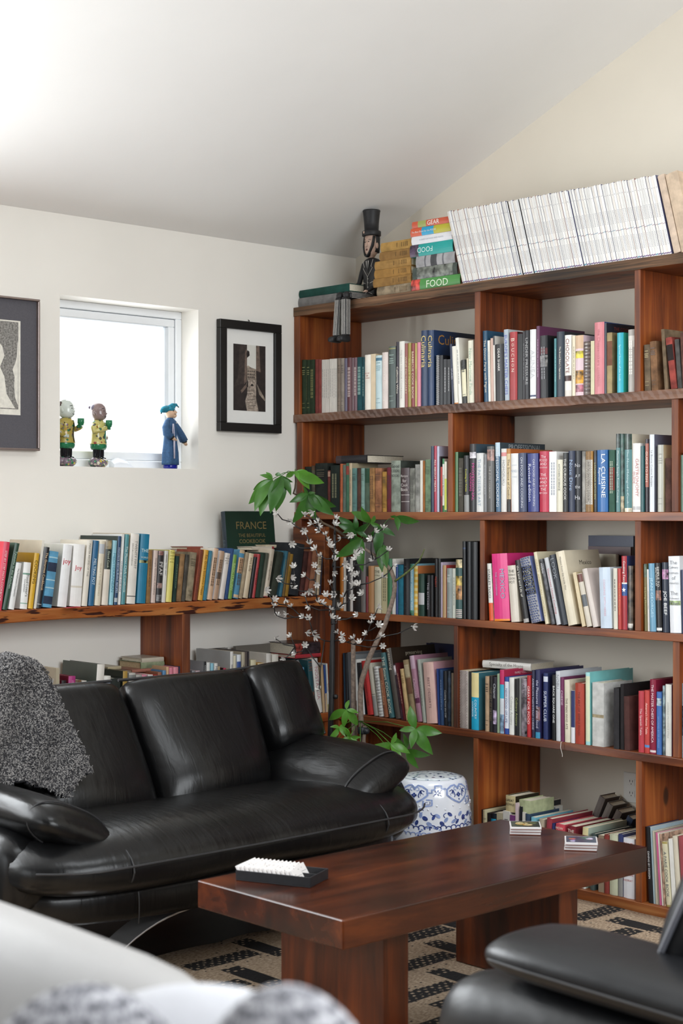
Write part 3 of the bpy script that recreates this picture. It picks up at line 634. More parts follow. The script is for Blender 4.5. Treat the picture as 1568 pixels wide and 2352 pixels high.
b(890, 970, 368, 0, '8a9286', 'thick grey green book with dark lettering', fin='old', t='Good|COOK|BOOK', tc='39413c', to='h', tl=0.28, tf=0.8, cov='3c423c'); b(974, 1046, 430, 0, '3a2629', 'thick plum book with white lettering and rules', t='Recipes|for|Cook|Book', tc='c9c0bc', to='h', tl=0.4, tf=0.66, bands=[(0.38, 0.39, 'c9c0bc'), (0.23, 0.24, 'c9c0bc')]); b(1049, 1092, 432, 0, '7c7c74', 'grey book right of the thick plum one', fin='old', bars='55554e')
b(1095, 1134, 400, 0, '908f89', 'pale grey book with a dark spot', fin='old'); b(1137, 1159, 365, 0, 'd6d1c6', 'slim white book by the orange brown one', soft=True); b(1161, 1178, 368, 0, '9a6234', 'slim orange brown book', fin='cloth'); b(1181, 1227, 358, 0, '6f8468', 'worn sage green book', fin='old', bars='4d5e48'); b(1230, 1255, 243, 0, '24344c', 'tall narrow navy book'); b(1257, 1279, 240, 0, 'b0354a', 'tall narrow red book with white lettering', t='ALL ABOUT MEATS', tl=0.6, tf=0.55)
b(1281, 1300, 243, 0, 'b6b8cc', 'tall lilac book with a black letter on its cover', ct=('M', 0.35, 0.93, 0.18, 0.045), ctc='2a2a30'); b(1302, 1311, 330, 0, '2c2a2c', 'very slim dark booklet', soft=True, kind='booklet'); b(1312, 1326, 420, 0, 'b8362f', 'slim bright red book', bands=[(0, 0.35, '7a2430')]); b(1328, 1344, 350, 0, 'd8d8d0', 'slim white and green book', bands=[(0.9, 1, '35804c'), (0.0, 0.12, '2f6a40')], t='Practical Barbecue', tc='22302a', tl=0.6); b(1346, 1364, 375, 0, 'e2dfce', 'slim white and lime book by the post', bands=[(0.05, 0.66, 'c6cf52'), (0.0, 0.04, '3a7a3a')])
B2 = Row((1020, 960), 2.861, 'y', -0.392, Z3, "on the bookcase's eye-level shelf", 'books on the eye-level shelf'); b = B2.b
b(63, 91, 225, 0, '557a52', 'green book against the second post', cov='2c3a2c'); b(94, 124, 265, 0, '4c4840', 'dark taupe book', fin='cloth', bars='6a665a'); b(131, 164, 248, -3, '8a8a88', 'black and white book with yellow lettering', bands=[(0.3, 1, '1f1e20')], t='Cooking for Parties', tc='d3cf3a', tl=0.4, tf=0.56, cov='2a2a2a'); b(166, 209, 172, 0, '1b181b', 'tall black book with magenta lettering', t='PROFESSIONAL', t2='COOKING', tc='c8468f', tl=0.55, tf=0.44, bands=[(0.79, 0.88, 'c9c4d4', 'photo')], cov='3f525f')
b(212, 257, 232, 0, 'd3d3d0', 'white book with tall pale blue lettering', t="THE PATISSIER'S ART", tc='8fa3b4', tl=0.8); b(259, 279, 240, 0, '77787a', 'slim mid grey book', bars='b0b0b0'); b(281, 328, 188, 0, '565553', 'dark grey book with a fruit picture at its head', t='THE ZUNI COOKBOOK', tc='b8b5ae', tl=0.5, tf=0.45, tt=0.45, bands=[(0.78, 0.95, 'b08a80', 'photo')])
b(340, 371, 163, -5, '4a6a86', 'tall slate blue book with its wide cover showing', t='PROFESSIONAL COOKING', tc='d9dde0', tl=0.85, bands=[(0.8, 1, 'b9ccd8')], ct=('PROFESSIONAL', 0.55, 0.94, 0.8, 0.075), ctc='a3a9ac', cov='34434c', d=0.29); b(374, 409, 203, 0, 'd9d6d0', 'white book with a pink dot', t='MOMOFUKU', tc='8b8a8a', tl=0.4, tf=0.62, bands=[(0.88, 0.94, 'd48a88')]); b(411, 438, 203, -2, 'b5752f', 'orange and tan book with a black foot', bands=[(0.2, 0.92, 'cbb58c'), (0, 0.2, '1c1a1a')], t='The Science of Cooking', tc='4a3a2a', cov='b0602a', d=0.27)
b(441, 488, 235, -3, 'e1e0de', 'white book with faint blue grey lettering', t='ON FOOD|AND|COOKING', tc='b0b8c4', to='h', tl=0.3, tf=0.7); b(492, 541, 232, -4, '39425f', 'slate navy book with white vertical lettering', t='ON FOOD AND COOKING', t2=None, tc='c9cbd4', tl=0.86); b(550, 620, 236, -4, '2a3578', 'royal blue book with white vertical lettering', t='ON FOOD AND COOKING', t2='Revised edition', tc='d0d2e0', tl=0.8); b(627, 686, 220, 0, 'b4213f', 'crimson book with white lettering', t='The|FOOD|AND|COOKING||THE|SCIENCE|AND|LORE OF|THE|KITCHEN||', to='h', tl=0.78, tf=0.55, tc='ecc9cc')
b(689, 737, 222, 0, 'e0dfdc', 'white book right of the crimson one', bars='a3a6ae', soft=True); b(739, 778, 275, 0, 'd8d3bf', 'short cream kitchen science book', t='KITCHEN SCIENCE', tc='4c4944', tl=0.5, tf=0.66, tt=0.7); b(780, 812, 230, 0, '262626', 'black book with wide spaced white capitals', t='THE CURIOUS COOK', tc='d6d3cc', tl=0.7, tf=0.55); b(816, 858, 217, 0, '222b42', 'navy book with a grey vertical title', t='Nose Dive', tc='8fa5c4', tl=0.5, tf=0.6, tt=0.5); b(860, 900, 217, 0, '17181d', 'black book with white lettering on its face', t='No|A F|the|Ha', to='h', tl=0.7, tf=0.5, tc='b9b9bc', cov='15151a')
b(905, 928, 220, 0, '9d9a94', 'slim grey white book left of the spotted one', fin='old'); b(930, 974, 220, 0, 'b98a4a', 'leopard spotted book with a white label', dots=('3a2414', 0.0017), bands=[(0.12, 0.86, 'ddd6c8')], t='Elizabeth'[:0] or 'INTRODUCING FRENCH COOKERY', tc='5a5048', tl=0.66, tf=0.5, tt=0.32); b(984, 1003, 213, -2, '282a2c', 'slim black book with yellow lettering', t="LOUISIANA KITCHEN", tc='a8a45c', tl=0.7, bands=[(0.08, 0.9, '33363a')]); b(1006, 1075, 212, -2, '1f5f9c', 'bright blue book with large white title', t='LA CUISINE', t2='Raymond', tc='eef2f4', tl=0.7, tf=0.58); b(1082, 1119, 212, 0, '3d5c4e', 'green book with a red label', fin='cloth', bands=[(0.35, 0.72, '7c3a34')], bars='8a9a86')
b(1128, 1156, 105, 0, '567c7c', 'first of two tall teal grey books with patterned heads', bands=[(0.82, 1, '3a4440', 'photo')], t='Mastering Simple French Cooking', tc='b9cbc8', tl=0.66, tf=0.45); b(1158, 1181, 105, 0, '3d5850', 'tall dark patterned book between teal grey ones', fin='photo', bands=[(0.0, 0.2, 'a89a7c', 'photo')]); b(1184, 1233, 107, 0, '4f7a7c', 'second tall teal grey book with a patterned head', bands=[(0.8, 1, '2f4038', 'photo'), (0, 0.05, 'cfc4ae', 'photo')], t='The New Making of a Cook', tc='a9c4c4', tl=0.7, tf=0.45, tt=0.4, cov='cfc6b2'); b(1237, 1288, 168, 0, 'e4e2de', 'white book with red gastronomy title', t='GASTRONOMY', t2='GUIDE', tc='b8706a', tl=0.55, tf=0.5, bands=[(0.03, 0.08, 'b9b9b9')])
b(1291, 1313, 185, 0, '2c5658', 'slim teal book right of the gastronomy title'); b(1320, 1343, 140, 0, '2c2228', 'black book with an orange upper spine', bands=[(0.34, 0.94, '9c5a4c')], t='GUIDE TO FISH', tc='e0c4b4', tl=0.5, tf=0.62); b(1348, 1380, 110, 0, 'd4d8dc', 'tall white book with fine black lettering', t='La Bonne Cuisine Recipes', tc='5c6064', tl=0.66, tf=0.56, tt=0.45, cov='666a7c', d=0.27); b(1402, 1440, 178, 0, 'b4b3a8', 'grey cream book near the right post', bars='8f8e84', cov='d2c39c'); b(1452, 1490, 265, 0, '54382f', 'short brown leather book by the right post', fin='old')
b(1537, 1553, 245, 0, '6c8a78', 'slim green book past the right post'); b(1555, 1600, 225, 0, '75798a', 'grey blue book past the right post')
z = Z3+0.238
zz = on_y(660+590/3.733, 960+390/3.733, -0.33).z
flat_book(on_y(660+448/3.733, 1050, -0.34).x, on_y(660+733/3.733, 1050, -0.34).x-0.02, -0.36, zz, 0.036, 0.24, 0.02, '17151a', 'black case lying flat across the dark green volumes', row=B.row, group=B.group, kind='case', bands=[(0.82, 1.0, '3a2a2c')])
# ---------------------------------------------------------------- third row
Cc = Row((660, 1180), 3.336, 'y', -0.392, Z4, "on the bookcase shelf behind the plant", 'books on the shelf behind the plant'); b = Cc.b
b(402, 428, 330, 0, 'b5712f', 'orange book half hidden by the flowers'); b(430, 448, 335, 0, 'd4d0c8', 'slim white book by the half hidden orange one', soft=True); b(450, 476, 330, 0, '26262a', 'black book behind the flowering twigs'); b(478, 500, 345, 0, 'cfcac6', 'slim white striped book behind the twigs', bars='3a3a3c'); b(502, 560, 350, 0, '1c1b1d', 'wide black book behind the twigs'); b(562, 598, 220, 0, '6c6866', 'tall grey book behind the leaves', d=0.12)
b(600, 618, 480, 0, '7a2f38', 'slim maroon book behind the twigs'); b(620, 663, 400, 0, 'a97c50', 'tan book left of the cream ones'); b(667, 718, 408, 0, 'c2bca4', 'cream book with dark spots', t='THE|WORLD', tc='6c6a5c', to='h', tl=0.16, tf=0.86); b(721, 764, 400, 0, 'b6ac88', 'straw coloured book', soft=True, bars='7c745a'); b(766, 800, 345, 0, '2d6b45', 'bright green book behind the bent trunk'); b(803, 828, 345, 0, 'cfcbc4', 'white book right of the bright green one', soft=True); b(831, 847, 390, 0, '24457c', 'slim blue book')
b(849, 888, 393, 0, '1f6478', 'teal blue book with dark lines', fin='cloth', bars='164a58'); b(890, 936, 345, 0, '1c1d20', 'black book with a dark head', bars='3c3c40'); b(939, 966, 385, 0, '7ba7b8', 'blue patterned book with white lettering', t='Another Homestyle Table', tc='e4e8e4', tl=0.8, bands=[(0.9, 1, '4a8a70', 'photo'), (0, 0.1, '4a8a70', 'photo')]); b(969, 998, 400, 0, 'd2c184', 'white and yellow checked book', bands=[(k/9, k/9+0.055, 'cfa43c') for k in range(9)], cov='b06a3c'); b(1003, 1048, 460, 0, '1f3f34', 'dark green book with a white label', bands=[(0.27, 0.55, 'b9b9ba')], cov='1c2c28')
b(1068, 1090, 470, 0, '1e1c20', 'black book with a narrow white strip', t='THE KITCHEN', tc='a9a6ae', tl=0.7); b(1092, 1116, 470, 0, '18181b', 'black book right of the white strip one'); b(1128, 1149, 345, 0, '161516', 'tall black book with red lettering', t='FEAST', tc='a8382c', tl=0.5, tf=0.6); b(1151, 1173, 345, 0, '1a1a1c', 'second tall black book from the checked one'); b(1175, 1187, 372, 0, 'b7a9bc', 'slim white and violet book', soft=True); b(1189, 1216, 395, 0, 'b08f64', 'slim tan wooden coloured book', cov='a93a38'); b(1221, 1261, 418, 0, '8a928e', 'grey book with a glossy spine', bars='b9c0bc'); b(1264, 1286, 420, 0, 'c6c8bc', 'slim white book by the picture book', soft=True, bars='7c7c74')
b(1289, 1337, 350, 0, '2c4e4c', 'teal book with ochre figures and stripes', bands=[(0.56, 0.72, 'bda24c', 'photo'), (0.32, 0.56, 'a87a4c', 'photo')]+[(0.02+k*0.03, 0.035+k*0.03, 'd8c4bc') for k in range(5)] + [(0.86, 1, 'c8b68c', 'photo')]); b(1342, 1366, 212, -2, '131518', 'tall black box file beside the post', kind='box_file', pages=False, d=0.30, cov='17191d', bands=[(0.9, 0.92, '2a3a5c')])
b(1374, 1405, 215, 0, '15171b', 'second black box file, against the post', kind='box_file', pages=False, d=0.29); b(1408, 1455, 216, 0, '14161a', 'third black box file, touching the post', kind='box_file', pages=False, d=0.28)
C2 = Row((1080, 1200), 3.213, 'y', -0.392, Z4, "on the bookcase shelf above the stool", 'leaning books on the shelf above the stool'); b = C2.b
b(104, 136, 303, -18, 'dcd9d2', 'white and orange book with black lettering', bands=[(0.0, 0.31, 'd8562a')], t='STANLEY TUCCI', tc='26262a', tl=0.5, tf=0.65, tt=0.5); b(139, 168, 303, -22, '5a4a38', 'dark food picture book', fin='photo'); b(176, 292, 232, -44, 'd8357c', 'thick hot pink book with blue grey lettering', t='MEXICO', t2='THE COOKBOOK', tc='8fa6bc', tl=0.44, tf=0.55, bands=[(0, 0.03, 'e88a2c')], cov='c92d70'); b(302, 362, 320, -38, 'cfc6b8', 'cream book with black lettering at its head', t='THE|FRENCH|COOK|POT', to='h', tl=0.26, tf=0.8, tc='55504a', cov='c2b8a6')
b(394, 434, 282, -78, '1d1b1c', 'black book with small yellow lettering', t='the Land and Life of', tc='d8d4c8', tl=0.5, tf=0.66, bands=[(0, 0.06, 'a9a6a2')], t2=None); b(452, 530, 268, -92, '8a8a90', 'mosaic patterned book with black label', dots=('3a4a7a', 0.0038), bands=[(0.42, 0.86, '161618')], t='THE|FOOD|OF|MOROCCO', to='h', tl=0.34, tf=0.64, tc='b9b49c', cov='6a78b0'); b(553, 578, 222, -88, 'd2c8aa', 'cream and gold book leaning left', t='GREAT AMERICAN COOKERY', tc='b9a878', tl=0.8); b(598, 626, 275, -90, '4a4a4e', 'grey picture book', t='nobu', tc='c9c9c9', tl=0.2, tf=0.86, fin='photo'); b(637, 668, 265, -94, 'bfc0c2', 'pale grey book with red lettering', t='Vietnamese Home Cooking', tc='b86a70', tl=0.68, tf=0.5)
b(676, 719, 245, -94, '2b3038', 'dark slate book with grey lettering', t='LOOK', tc='7d8288', tl=0.3, tf=0.8); b(724, 790, 222, -96, 'd5cab2', 'thick cream book with its cover showing', t='Mexico from the Inside Out', tc='5a5348', tl=0.45, tf=0.7, tt=0.3, ct=('Mexico', 0.55, 0.83, 0.34, 0.07), ctc='3c352e'); b(824, 850, 372, -70, 'cdbb96', 'slim tan book leaning left', soft=True); b(860, 898, 382, -74, 'c9c0b0', 'cream book with brown and grey labels', bands=[(0.84, 0.99, '6a4038'), (0.38, 0.6, '5c6064')]); b(906, 944, 347, -82, 'cfc4bc', 'pinkish white book leaning left', cov='cbbcb4')
b(962, 1044, 332, -14, 'c3d0de', 'wide pale blue book', t='COOKING WITH HERBS', tc='d8a8b4', tl=0.6, tt=0.4, cov='d4dae0'); b(1056, 1086, 338, -4, 'cfcabb', 'white book with small black drawings', bars='5a5650'); b(1091, 1116, 340, -5, 'b23a34', 'red book with orange lettering', t="The Cook's Companion", tc='d88a3c', tl=0.6, tf=0.5); b(1119, 1158, 248, -4, 'a02c34', 'red book with a white star on blue', t='Cooking Texas', tc='e4dcd4', tl=0.3, tf=0.78, bands=[(0.46, 0.62, '30508a'), (0.62, 0.64, 'e0dcd4')], star=(0.54,), cov='384a78'); b(1161, 1200, 320, 0, '54483c', 'brown picture book against the post', fin='photo', bands=[(0.03, 0.1, 'c9c4bc')])
b(1240, 1266, 305, -8, '6a6038', 'olive picture book right of the post', bands=[(0.8, 1, '4a5a4a', 'photo')], t='In Living Memories', tc='b0a56a', tl=0.6, tf=0.45); b(1271, 1322, 345, -14, 'cac4be', 'grey white book with a thin grey title', t='FROM EARTH TO TABLE', tc='8a8684', tl=0.7, tt=0.45); b(1326, 1369, 303, -16, '6d9cb6', 'light blue book with spaced white capitals', t='JEAN GEORGES', tc='a9cede', tl=0.7); b(1374, 1414, 300, -14, '1d1c1e', 'black book with two food pictures', t='SIMPLE TO', t2='SPECTACULAR', tc='d8d5cc', tl=0.34, tf=0.8, bands=[(0.46, 0.6, 'b08070', 'photo'), (0.02, 0.06, 'dcdad6')]); b(1420, 1466, 295, -8, '232b3a', 'navy book with bold white title', t='JOE BEEF', tc='e6e6e4', tl=0.42, tf=0.42, bands=[(0.76, 0.9, 'c08ab0', 'photo')]); b(1474, 1556, 250, -14, 'dfe1e4', 'thick white book with a vegetable drawing', t='The|Culinary|Institute|of|America||The|Professional|Chef|||', to='h', tl=0.8, tf=0.55, tc='77787c', bands=[(0.36, 0.42, '8fa070', 'photo')])
b(1560, 1600, 350, -10, '2c3550', 'navy book at the right edge')
zz = Z4+0.262
bk = on_y(1080+870/3.213, 1245, -0.06)
for x0, x1, yp, top, col, de in ((870, 1202, -0.05, 96, '1c2a4a', 'large navy album standing at the back'), (868, 1182, -0.085, 176, '4a2a2c', 'large maroon album standing at the back'), (925, 1072, -0.12, 232, 'c9c2ae', 'cream folder standing at the back')):
    pa = on_y(1080+x0/3.213, 1200+top/3.213, yp); pb = on_y(1080+x1/3.213, 1200+top/3.213, yp)
    make_book(pb.x, yp, Z4, 0.022, pa.z-Z4, pb.x-pa.x, 0, PI/2, col, de, row=C2.row, group='albums at the back', kind='album')
pa = on_y(1080+338/3.213, 1200+215/3.213, -0.30); pb = on_y(1080+662/3.213, 1200+165/3.213, -0.14)
flat_book(pa.x, pa.x+0.235, -0.20, pa.z-0.075, 0.03, 0.17, 0.1, '4a8a84', 'teal book lying flat behind the thick hot pink one', row=C2.row, group='albums at the back', t='SO', tl=0.3, tf=0.7)
# ---------------------------------------------------------------- fourth row
D = Row((640, 1440), 3.409, 'y', -0.392, Z5, "on the bookcase shelf behind the trunks", 'books on the shelf behind the trunks'); b = D.b
b(556, 576, 200, -20, '5c5e62', 'slim grey book behind the straight trunk', soft=True); b(580, 598, 220, -14, '74787a', 'grey book at the straight trunk', soft=True); b(608, 624, 255, -14, 'd6d6d2', 'white book between the two trunks', soft=True); b(634, 652, 280, -34, '1f2022', 'slim black book leaning left by the red one', soft=True); b(656, 676, 285, -40, '202428', 'black and white book leaning left', bands=[(0.0, 0.5, 'd6d6d6')])
b(696, 742, 268, -58, 'b5302f', 'bright red book leaning left', t='OWN COMMUNITY TABLE', tc='5c1416', tl=0.66, tt=0.36); b(747, 777, 285, -50, 'b9b3a4', 'white and grey book leaning left', bands=[(0, 0.38, '8f8f8c'), (0.4, 0.41, '3c3a38')]); b(786, 821, 312, -44, 'c9c9c6', 'white spiral bound notebook', rings=True, kind='notebook', t='Best of Sydney', tc='7c7c7a', tl=0.5); b(826, 858, 325, -44, '8a543a', 'orange brown book leaning left', t='chowders', tc='c9a07c', tl=0.6); b(866, 904, 205, -74, '3c6468', 'teal book with cream title', t='THE Smart COOK BOOK', tc='dcdcc8', tl=0.88); b(917, 957, 170, -78, '4c4640', 'grey brown book with a food picture cover', t='preserving', tc='d4cdbc', tl=0.3, tf=0.84, cov='2c2118', ct=('preserving', 0.5, 0.9, 0.7, 0.07), ctc='b9b09a', d=0.28)
b(960, 976, 290, -66, '3a2a34', 'dark picture book with white letters', fin='photo', bands=[(0.8, 0.97, 'c4bcc0', 'photo')]); b(978, 994, 285, -70, '5c2026', 'dark red book leaning left', bars='c4a890'); b(998, 1026, 330, -50, 'bfa274', 'slim sand coloured book', fin='cloth', bars='8a7044'); b(1042, 1081, 262, -70, '8f7c5e', 'taupe book with a tree emblem', fin='cloth', bands=[(0.44, 0.7, '6c4c38'), (0.72, 0.92, 'b0a284')]); b(1088, 1125, 228, -66, 'a4788a', 'pink and purple picture book', bands=[(0.28, 0.36, '5c2a48'), (0.8, 1, 'b89cac')], fin='jacket', t='Chocolat', tc='d4b8c4', tl=0.3); b(1128, 1152, 255, -46, 'a3a89e', 'pale grey green book leaning left', bars='72776e')
b(1160, 1242, 278, -32, 'd9b4aa', 'thick pale pink book with black script', t='BEST DESSERTS', tc='7a5c5c', tl=0.5, tf=0.5, tt=0.45, cov='c99aa0'); b(1248, 1262, 328, -14, '28407c', 'slim blue book right of the pale pink one'); b(1265, 1291, 335, -8, '2c4468', 'navy book with worn bands', fin='cloth', bars='6a7c9a'); b(1296, 1320, 345, -6, '1a1b1f', 'black book with a small white title', t='Cooking from the Cliff', tc='b9b9bc', tl=0.5, tf=0.4); b(1322, 1344, 345, -2, '2a3442', 'dark slate picture book', fin='photo')
pa = on_y(640+1108/3.409, 1440+128/3.409, -0.10); pb = on_y(640+1352/3.409, 1440+128/3.409, -0.10)
make_book(pb.x, -0.06, Z5, 0.03, pa.z-Z5, pb.x-pa.x, 0, PI/2, '1f3a3c', 'large dark green album with a black panel standing at the back', row=D.row, group='albums at the back', kind='album', cov='232848')
D2 = Row((1030, 1460), 2.914, 'y', -0.392, Z5, "on the bookcase shelf under the leaning books", 'books on the shelf under the leaning books'); b = D2.b
b(18, 33, 250, 0, '6a5c4c', 'slim brown book left of the lace patterned one', fin='cloth'); b(36, 91, 228, 0, 'b4aaa4', 'thick book in a lace pattern', dots=('77665f', 0.0022), fin='cloth', cov='b9a98a'); b(94, 135, 240, 0, '69675a', 'olive grey book with a pale title', t='The Dinner Diary', tc='9a9884', tl=0.5, tf=0.5); b(136, 151, 240, 0, '151517', 'slim black book by the yellow and turquoise one'); b(153, 202, 246, 0, '1a98bc', 'yellow and turquoise country book', bands=[(0.57, 1, 'd8c890')], t='COUNTRY', t2='COOKBOOK', tc='e6eef0', tl=0.34, tf=0.36, cov='3a6c78', d=0.24); b(245, 271, 272, 0, 'a58b70', 'tan book with dark emblem', fin='cloth', bars='4c3c30'); b(274, 294, 270, 0, '1f1c1b', 'black book with brown lettering', t='THE ART OF EATING', tc='6c5c44', tl=0.6); b(297, 321, 276, 0, '24202a', 'black book with a pale flower', bands=[(0.15, 0.4, 'a898b0', 'photo')], t='Chianti', tc='c4c4c8', tl=0.3, tf=0.75)
b(325, 340, 255, 0, '8fa286', 'slim light green book', soft=True); b(343, 371, 228, 0, 'c9cfd4', 'pink cyan and white book with a pink cover', bands=[(0.77, 1, 'b92a5c'), (0.55, 0.77, '38a4c0'), (0, 0.3, '7c98b0', 'photo')], cov='b0284c', ct=('FAMILY COOKBOOK', 0.5, 0.94, 0.85, 0.035), ctc='e8d4d8', d=0.26); b(375, 403, 276, 0, '2c4890', 'blue and white book with vertical capitals', bands=[(0.1, 0.92, 'd4d8e0')], t='NEW FOOD OF LIFE', tc='5a6c9c', tl=0.6); b(406, 438, 280, 0, 'dcdcd6', 'white book with faint grey script', t='Culinary Artistry', tc='a0a09c', tl=0.5, tf=0.42); b(441, 471, 290, 0, '1b1c1d', 'black book with olive script', t='Culinary Artistry', tc='98a064', tl=0.5, tf=0.42); b(473, 485, 285, 0, '7c7c7a', 'slim grey book by the olive script one', soft=True); b(487, 522, 285, 0, '7d747a', 'mauve grey picture book', t='ARTISANAL', tc='4c464c', tl=0.4, tf=0.7, fin='photo'); b(525, 549, 266, 0, 'b02f34', 'red book with bold white capitals', t='GREAT FOR FOOD', tc='ecd8d4', tl=0.62, tf=0.52)
b(557, 576, 232, 0, '2a2b42', 'slim dark navy book with white capitals', t='AMERICAN FARMSTEAD CHEESE', tc='b4b6c8', tl=0.76); b(581, 612, 228, 0, '2d2f52', 'navy and violet book with fruit picture', t='the Pleasures of slow food', tc='c4c4d4', tl=0.7, bands=[(0.26, 0.46, '7c5c60', 'photo'), (0, 0.09, '3c8cb0')], cov='33305c', d=0.28); b(634, 664, 250, 0, '26305e', 'dark blue supper club book', t='SUPPER CLUB', tc='d4d8e4', tl=0.46, tf=0.5, bands=[(0.87, 0.95, 'c9ccd8')], cov='22284a'); b(692, 716, 262, 0, '17171a', 'black book with tall white capitals', t='BACK SQUARE ONE', tc='e2e2e0', tl=0.72, tf=0.55); b(720, 748, 238, -3, 'c2c4c8', 'pale grey book with a hanging ribbon below', t='NOBU', tc='8c8e94', tl=0.2, tf=0.85, cov='d8dae0', d=0.27); b(751, 773, 278, -3, '6a2a50', 'plum book with pale capitals', t='CHEESE', tc='d4b8c8', tl=0.34, tf=0.68); b(778, 813, 296, -4, 'd8d0ba', 'cream book with brown capitals', t='THE MAN WHO ATE', tc='5c4c3c', tl=0.5, tf=0.46, tt=0.4); b(819, 844, 368, 0, 'dcdce0', 'short navy and white book', bands=[(0.3, 1, '2a3260')])
b(849, 907, 316, -2, 'a6402f', 'brick red book with dark capitals', t='THE ART OF SIMPLE FOOD', tc='64201c', tl=0.72, tf=0.5, tt=0.45); b(917, 946, 246, -1, '9fd2d2', 'aqua and cream book with a framed cover', bands=[(0.05, 0.95, 'd4d8b8')], cov='7cc4c4', d=0.28); b(961, 1038, 312, 0, 'bdbcb8', 'thick handmade paper album with dried leaves', kind='album', fin='cloth', cov='c9c8c4', bands=[(0.45, 0.5, 'b0a080', 'old')], bulge=0.001); b(1104, 1140, 350, 0, '2c2a2c', 'dark grey book with ring pattern', fin='cloth'); b(1149, 1172, 325, 0, '201c1d', 'black album behind the brown one', kind='album', fin='cloth', d=0.25); b(1176, 1212, 405, -22, '4a2c28', 'brown leather album, wide cover showing', kind='album', fin='cloth', d=0.2, cov='50302c')
b(1270, 1307, 370, 0, 'b03a44', 'pinkish red book with white script', t='The Spanish Table', tc='e4c4c4', tl=0.44, tf=0.5); b(1311, 1344, 366, 0, 'b8423c', 'salmon red book with a blue dot', t="America's Home Table", tc='ecd0c4', tl=0.5, tf=0.55, bands=[(0.09, 0.13, '5a8cc4')]); b(1347, 1387, 292, 0, '821c38', 'wine red book with white capitals', t='THE MASTER CHEFS OF AMERICA', tc='e4d0d4', tl=0.78, tf=0.54, bands=[(0.02, 0.05, 'd8c8c8')], cov='7c1834'); b(1391, 1424, 376, 0, '3c66a4', 'mid blue book with a portrait', t='SAVORING BITTER SPRINGS', tc='7ca0d0', tl=0.5, tf=0.36, bands=[(0.78, 0.9, 'a0b0b8', 'photo')]); b(1432, 1447, 335, 0, '7c8c90', 'slim grey green picture book', fin='photo'); b(1451, 1492, 325, 0, 'd8d8d0', 'white book against the right hand post', t='COOKING PROVENCE STYLE', tc='a8a8a0', tl=0.5, tf=0.5, cov='7c4a70'); b(1541, 1600, 318, 0, 'a4c4d0', 'light blue picture book past the post', bands=[(0.3, 0.7, '4a7c98', 'photo')])
pa = on_y(1030+222/2.914, 1460+215/2.914, -0.3)
flat_book(pa.x, pa.x+0.245, -0.28, pa.z+0.002, 0.03, 0.18, 0.12, 'd2cfc8', 'white book lying flat across the lace patterned one', row=D2.row, group=D2.group, t='Specialty of the House', tc='6a6660', tl=0.7, tt=0.7)
# ---------------------------------------------------------------- lowest row: behind the coffee table
E = Row((1060, 1700), 3.087, 'y', -0.385, Z6, "on the bookcase's lowest shelf", 'books on the lowest shelf'); b = E.b
b(112, 122, 487, 0, '1b1a1c', 'black book against the post behind the table'); b(124, 178, 490, 0, 'cbc3a0', 'cream book with dark letters at its head', t='COM', tc='3a3830', tl=0.12, tf=0.85, to='h'); b(182, 206, 515, 0, '1e1c20', 'black book with red page edges'); b(208, 244, 515, 0, '182028', 'black book with a cyan mark', bands=[(0.8, 0.9, '2a9cc0')]); b(247, 288, 512, 0, 'b9b096', 'beige book left of the white paperback', soft=True); b(292, 338, 500, 0, 'd8d6d0', 'white paperback with small black lettering', soft=True, bars='6a6a6a'); b(342, 376, 530, 0, '7a3f7c', 'short purple book', soft=True)
b(380, 400, 445, 0, 'd8c4c8', 'white and pink magazine', soft=True, kind='magazine'); b(403, 420, 470, 8, '1e2026', 'magazine with a black rounded cover', soft=True, kind='magazine', d=0.25); b(424, 446, 510, 6, 'd8d6cc', 'white magazine in the lowest row', soft=True, kind='magazine', d=0.24); b(450, 482, 520, 0, '31455c', 'slate blue book'); b(485, 518, 545, 8, '7cc0d4', 'light blue booklet', soft=True, kind='booklet', d=0.24); b(526, 560, 560, 24, 'b0a490', 'beige book left of the rose red one'); b(566, 604, 555, 40, '9c3c48', 'large rose red book lying over to the side', d=0.26)
b(632, 650, 590, 8, '2c3466', 'short navy book'); b(654, 716, 592, 14, 'cc4a58', 'pinkish red book with white capitals', t='HOW|TO|EAT', to='h', tl=0.22, tf=0.86, d=0.24); b(730, 782, 608, 26, '7c2430', 'maroon book with pale capitals', t='THE', to='h', tl=0.08, tf=0.92, d=0.25); b(838, 878, 618, 20, 'd8cc9c', 'yellow flowered book', bands=[(0, 0.85, 'c4cfc4', 'photo')], d=0.25, cov='b4c4b4'); b(910, 940, 662, 10, '3c4a48', 'dark grey green book', d=0.24); b(968, 1008, 672, 0, '8c7c68', 'brown grey book', soft=True); b(1011, 1046, 668, 0, '80352f', 'brick red book in the lowest row'); b(1049, 1106, 664, 0, 'bdc0a6', 'sage cream book with dark lettering', t='wizards', tc='4c4c40', tl=0.3, tf=0.4); b(1110, 1143, 664, 0, '313a66', 'navy book with a grey foot', bands=[(0, 0.33, '8c8c8a')], t='MODERN', tc='b0b0b8', tl=0.3, tf=0.5); b(1147, 1224, 690, 0, 'dcdde2', 'thick white book with red lettering', t='SALT|FAT||||SAMIN|NOSRAT||', to='h', tl=0.9, tf=0.5, tc='b45c54')
